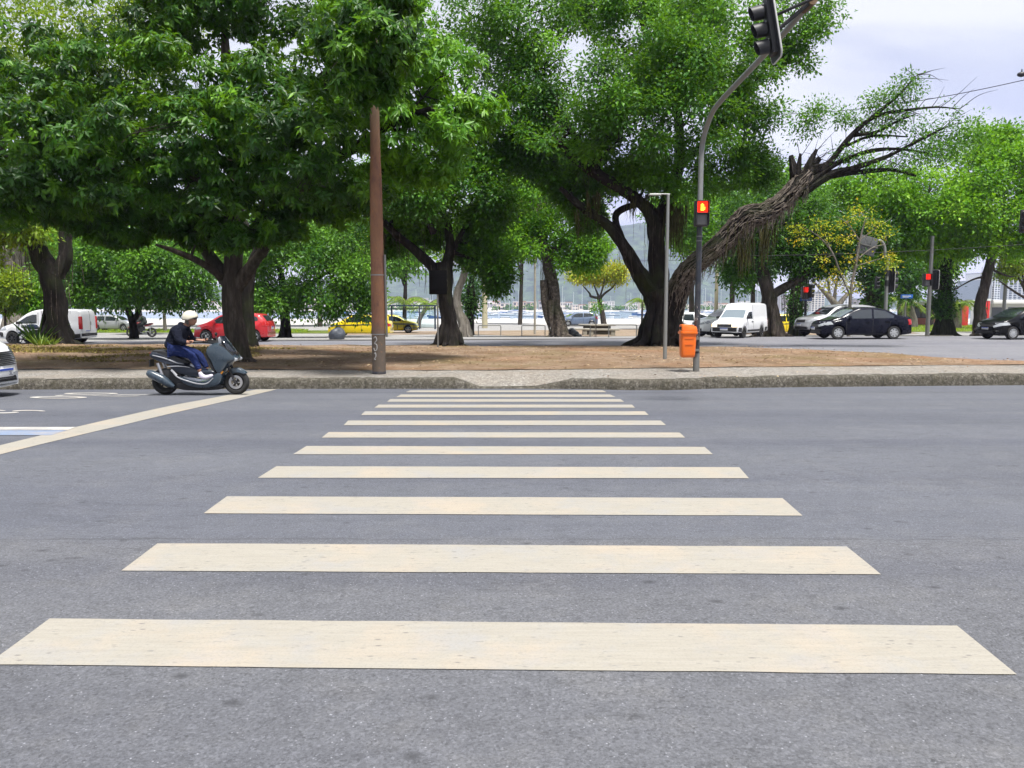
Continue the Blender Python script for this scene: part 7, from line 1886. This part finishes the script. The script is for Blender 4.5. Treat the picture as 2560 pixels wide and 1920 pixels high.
# shore strip with trees as one mass
tag(sheet('far_shore', frange(-520, 620, 60), [560, 575, 600, 760], lambda x, y: -2.9 + (0 if y < 566 else .6 + .4 * mnoise.noise(Vector((x * .05, 0, 0)))), M['sand']), 'low far shore across the bay', kind='structure')
Pn = []; rg = np.random.default_rng(3)
for k in range(190):
    px = rg.uniform(300, 1960); Y = rg.uniform(575, 720); x_ = at(px, 760, Y).x; r = rg.uniform(1.2, 3.0)
    d = unit(rg, 46); Pn.append(np.array([x_, Y, -2.2 + r * .7]) + d * r * np.array([1.3, 1, .8]))
Pn = np.concatenate(Pn); n = len(Pn)
o = leaf_mesh('far_woods', Pn, unit(rg, n), unit(rg, n) + np.array([0, 0, .8]), np.full(n, 1.7), np.full(n, 1.3), rg.random(n), LEAF['dark'], None); tag(o, 'green trees along the far shore', kind='stuff')

# towers at the far right and the low kiosks
building(2416, 2452, 716, 420, 24, 2, 'grey tower left of the pair of slim towers behind the bent trunk', 14, 4, zb=-2.5)
building(2455, 2476, 702, 400, 22, 2, 'slim grey tower right behind the bent trunk', 16, 3, zb=-2.5)
building(2482, 2503, 682, 410, 24, 0, 'slim pale tower left of the tall lamp post', 18, 3, zb=-2.5)
building(2512, 2580, 690, 430, 30, 2, 'broad hazy tower block at the right edge', 16, 6, zb=-2.5)
building(1938, 1962, 726, 520, 20, 1, 'cream apartment block beside the mossy forked tree', 9, 3, zb=-2.5)
building(1966, 1988, 738, 500, 20, 3, 'pinkish apartment block above the yellow taxi', 7, 3, zb=-2.5)
building(2030, 2062, 730, 520, 22, 1, 'cream apartment block left of the pale tree', 9, 4, zb=-2.5)
building(2105, 2135, 742, 480, 20, 0, 'white apartment block right of the pale tree', 7, 4, zb=-2.5)
building(2150, 2178, 748, 470, 20, 3, 'pinkish apartment block behind the creeper covered tree', 7, 3, zb=-2.5)
def kiosk(x0, x1, yt, Y, label, kind):
    a, c = at(x0, yt, Y), at(x1, yt, Y); zb = z_far(0, Y); h = a.z - zb; w = c.x - a.x
    t = thing('kiosk', label, 'kiosk', ((a.x + c.x) / 2, Y, zb), 0)
    m = MB(); m.box((0, 2, h * .42), (w, 4, h * .84)); m.build('wall', M['bld'][0] if kind else paint('dark kiosk front', (.05, .045, .05), .6), t)
    m = MB(); m.box((0, 1.6, h * .92), (w * 1.08, 5.4, h * .16)); m.build('roof', M['bld'][0], t, bevel=.1)
    for k in range(4):
        m = MB(); m.box((-w / 2 + w * (k + .5) / 4, -.04, h * .52), (w / 4 * .78, .1, h * .36)); m.build('window', M['win'], t)
    m = MB(); m.box((0, -.25, h * .16), (w * .98, .2, h * .28)); m.build('counter', paint('red brown counter', (.30, .10, .07), .6), t)
kiosk(2288, 2348, 754, 92, 'dark fronted kiosk with a white roof left of the ivy trunk', 0)
kiosk(2476, 2640, 750, 96, 'wide white roofed kiosk at the right edge', 1)
M['red_panel'] = paint('red painted panel', (.58, .03, .03), .45)
def panel(px0, px1, y0, y1, Y, lb):
    a, c = at(px0, y0, Y), at(px1, y1, Y); zb = z_far(0, Y); t = thing('sign_pillar', lb, 'pillar', ((a.x + c.x) / 2, Y, zb))
    m = MB(); m.box((0, 0, (a.z - zb) / 2), (c.x - a.x, .5, a.z - zb)); m.build('panel', M['red_panel'], t, bevel=.04)
    m = MB(); m.box((0, 0, a.z - zb + .12), ((c.x - a.x) * 1.08, .56, .22)); m.build('cap', M['bld'][0], t)
panel(2404, 2418, 762, 792, 88, 'short red pillar between the ivy trunk and the bent trunk'); panel(2456, 2470, 752, 792, 88, 'tall red pillar right of the bent trunk')
panel(2070, 2074, 790, 797, 90, 'tiny red marker behind the silver car') if False else None

# haze: the air between here and the hill
t = bpy.data.materials.new('bay haze'); t.use_nodes = True; nt3 = t.node_tree; nt3.nodes.clear()
ov = nt3.nodes.new('ShaderNodeOutputMaterial'); pv = nt3.nodes.new('ShaderNodeVolumePrincipled')
pv.inputs['Color'].default_value = (.58, .60, .90, 1); pv.inputs['Density'].default_value = HAZE_D; pv.inputs['Anisotropy'].default_value = .0
nt3.links.new(pv.outputs[0], ov.inputs['Volume'])
m = MB(); m.box((0, 1560, 168), (6200, 3400, 352)); o = m.build('haze', t, smooth=0); tag(o, 'thin blue haze over the bay', kind='stuff')
# ------------------------------------------------------------------ sky, sun, camera
w = bpy.data.worlds.new('World'); scene.world = w; w.use_nodes = True
nt = w.node_tree; nt.nodes.clear()
out = nt.nodes.new('ShaderNodeOutputWorld'); bg = nt.nodes.new('ShaderNodeBackground'); nt.links.new(bg.outputs[0], out.inputs['Surface'])
SUN_EL, SUN_AZ = R(69), R(152)       # azimuth clockwise from +Y: the sun stands behind the camera, a little to the right
sky = nt.nodes.new('ShaderNodeTexSky'); sky.sky_type = 'NISHITA'; sky.sun_disc = False; sky.sun_elevation = SUN_EL; sky.sun_rotation = SUN_AZ
sky.air_density = 1.0; sky.dust_density = 2.0; sky.ozone_density = 1.0
tc = nt.nodes.new('ShaderNodeTexCoord'); sep = nt.nodes.new('ShaderNodeSeparateXYZ'); nt.links.new(tc.outputs['Generated'], sep.inputs[0])
def mth(op, a, b):
    x = nt.nodes.new('ShaderNodeMath'); x.operation = op
    for i, v in enumerate((a, b)):
        if hasattr(v, 'is_output'): nt.links.new(v, x.inputs[i])
        else: x.inputs[i].default_value = v
    return x.outputs[0]
dz = mth('ADD', mth('MAXIMUM', sep.outputs[2], 0.0), .22)
cb = nt.nodes.new('ShaderNodeCombineXYZ'); nt.links.new(mth('DIVIDE', sep.outputs[0], dz), cb.inputs[0]); nt.links.new(mth('DIVIDE', sep.outputs[1], dz), cb.inputs[1])
def nz(scale, det, dist, sc=(1, 1, 1), ro=(0, 0, 0)):
    mp = nt.nodes.new('ShaderNodeMapping'); mp.inputs['Scale'].default_value = sc; mp.inputs['Rotation'].default_value = ro; nt.links.new(cb.outputs[0], mp.inputs['Vector'])
    x = nt.nodes.new('ShaderNodeTexNoise'); x.inputs['Scale'].default_value = scale; x.inputs['Detail'].default_value = det; x.inputs['Distortion'].default_value = dist; x.inputs['Roughness'].default_value = .5
    nt.links.new(mp.outputs[0], x.inputs['Vector']); return x.outputs['Fac']
def rmp(f, a, b):
    x = nt.nodes.new('ShaderNodeMapRange'); x.inputs['From Min'].default_value = a; x.inputs['From Max'].default_value = b; x.interpolation_type = 'SMOOTHSTEP'; nt.links.new(f, x.inputs['Value']); return x.outputs[0]
def mx(f, a, b):
    x = nt.nodes.new('ShaderNodeMix'); x.data_type = 'RGBA'
    for i, v in ((0, f), (6, a), (7, b)):
        if hasattr(v, 'is_output'): nt.links.new(v, x.inputs[i])
        else: x.inputs[i].default_value = v if i == 0 else (*v, 1)
    return x.outputs[2]
C1 = tuple(v * SKY_L for v in (1.13, 1.15, 1.16)); C2 = tuple(v * SKY_L for v in (.78, .83, 1.02)); C3 = tuple(v * SKY_L for v in (1.28, 1.28, 1.26))
cl = mx(rmp(nz(.8, 4, .7, (.5, 1.7, 1), (0, 0, -.3)), .45, .60), C1, C2)
cl = mx(rmp(nz(1.4, 5, .5, (.6, 1.6, 1), (0, 0, -.25)), .48, .64), cl, C3)
c = mx(.90, sky.outputs[0], cl)
nt.links.new(c, bg.inputs['Color']); bg.inputs['Strength'].default_value = .10
sd = bpy.data.lights.new('sun', 'SUN'); sd.energy = SUN_E; sd.angle = R(10); sd.color = (1.0, .965, .91)
so = put(bpy.data.objects.new('sun', sd))
dirv = Vector((math.sin(SUN_AZ) * math.cos(SUN_EL), math.cos(SUN_AZ) * math.cos(SUN_EL), math.sin(SUN_EL)))
so.rotation_euler = dirv.to_track_quat('Z', 'Y').to_euler(); so.location = (0, -10, 30)
cam = bpy.data.cameras.new('camera'); co = put(bpy.data.objects.new('camera', cam)); scene.camera = co
cam.sensor_width = 36; cam.sensor_fit = 'HORIZONTAL'; cam.lens = FPX / 2560 * 36; cam.clip_start = .05; cam.clip_end = 8000
co.location = (0, 0, CAMZ); co.rotation_euler = (math.pi / 2 - PITCH, 0, 0)
vs = scene.view_settings; scene.display_settings.display_device = 'sRGB'; vs.view_transform = 'Standard'; vs.look = 'None'; vs.exposure = EXPO; vs.gamma = 1; vs.use_curve_mapping = False
cy = scene.cycles; cy.max_bounces = 6; cy.diffuse_bounces = 3; cy.glossy_bounces = 2; cy.transmission_bounces = 4; cy.transparent_max_bounces = 4; cy.volume_bounces = 1
cy.use_adaptive_sampling = True; cy.adaptive_threshold = .02; cy.sample_clamp_indirect = 4; cy.caustics_reflective = False; cy.caustics_refractive = False
try:
    cy.use_denoising = True; cy.denoiser = 'OPENIMAGEDENOISE'; cy.denoising_input_passes = 'RGB_ALBEDO_NORMAL'
except Exception: pass
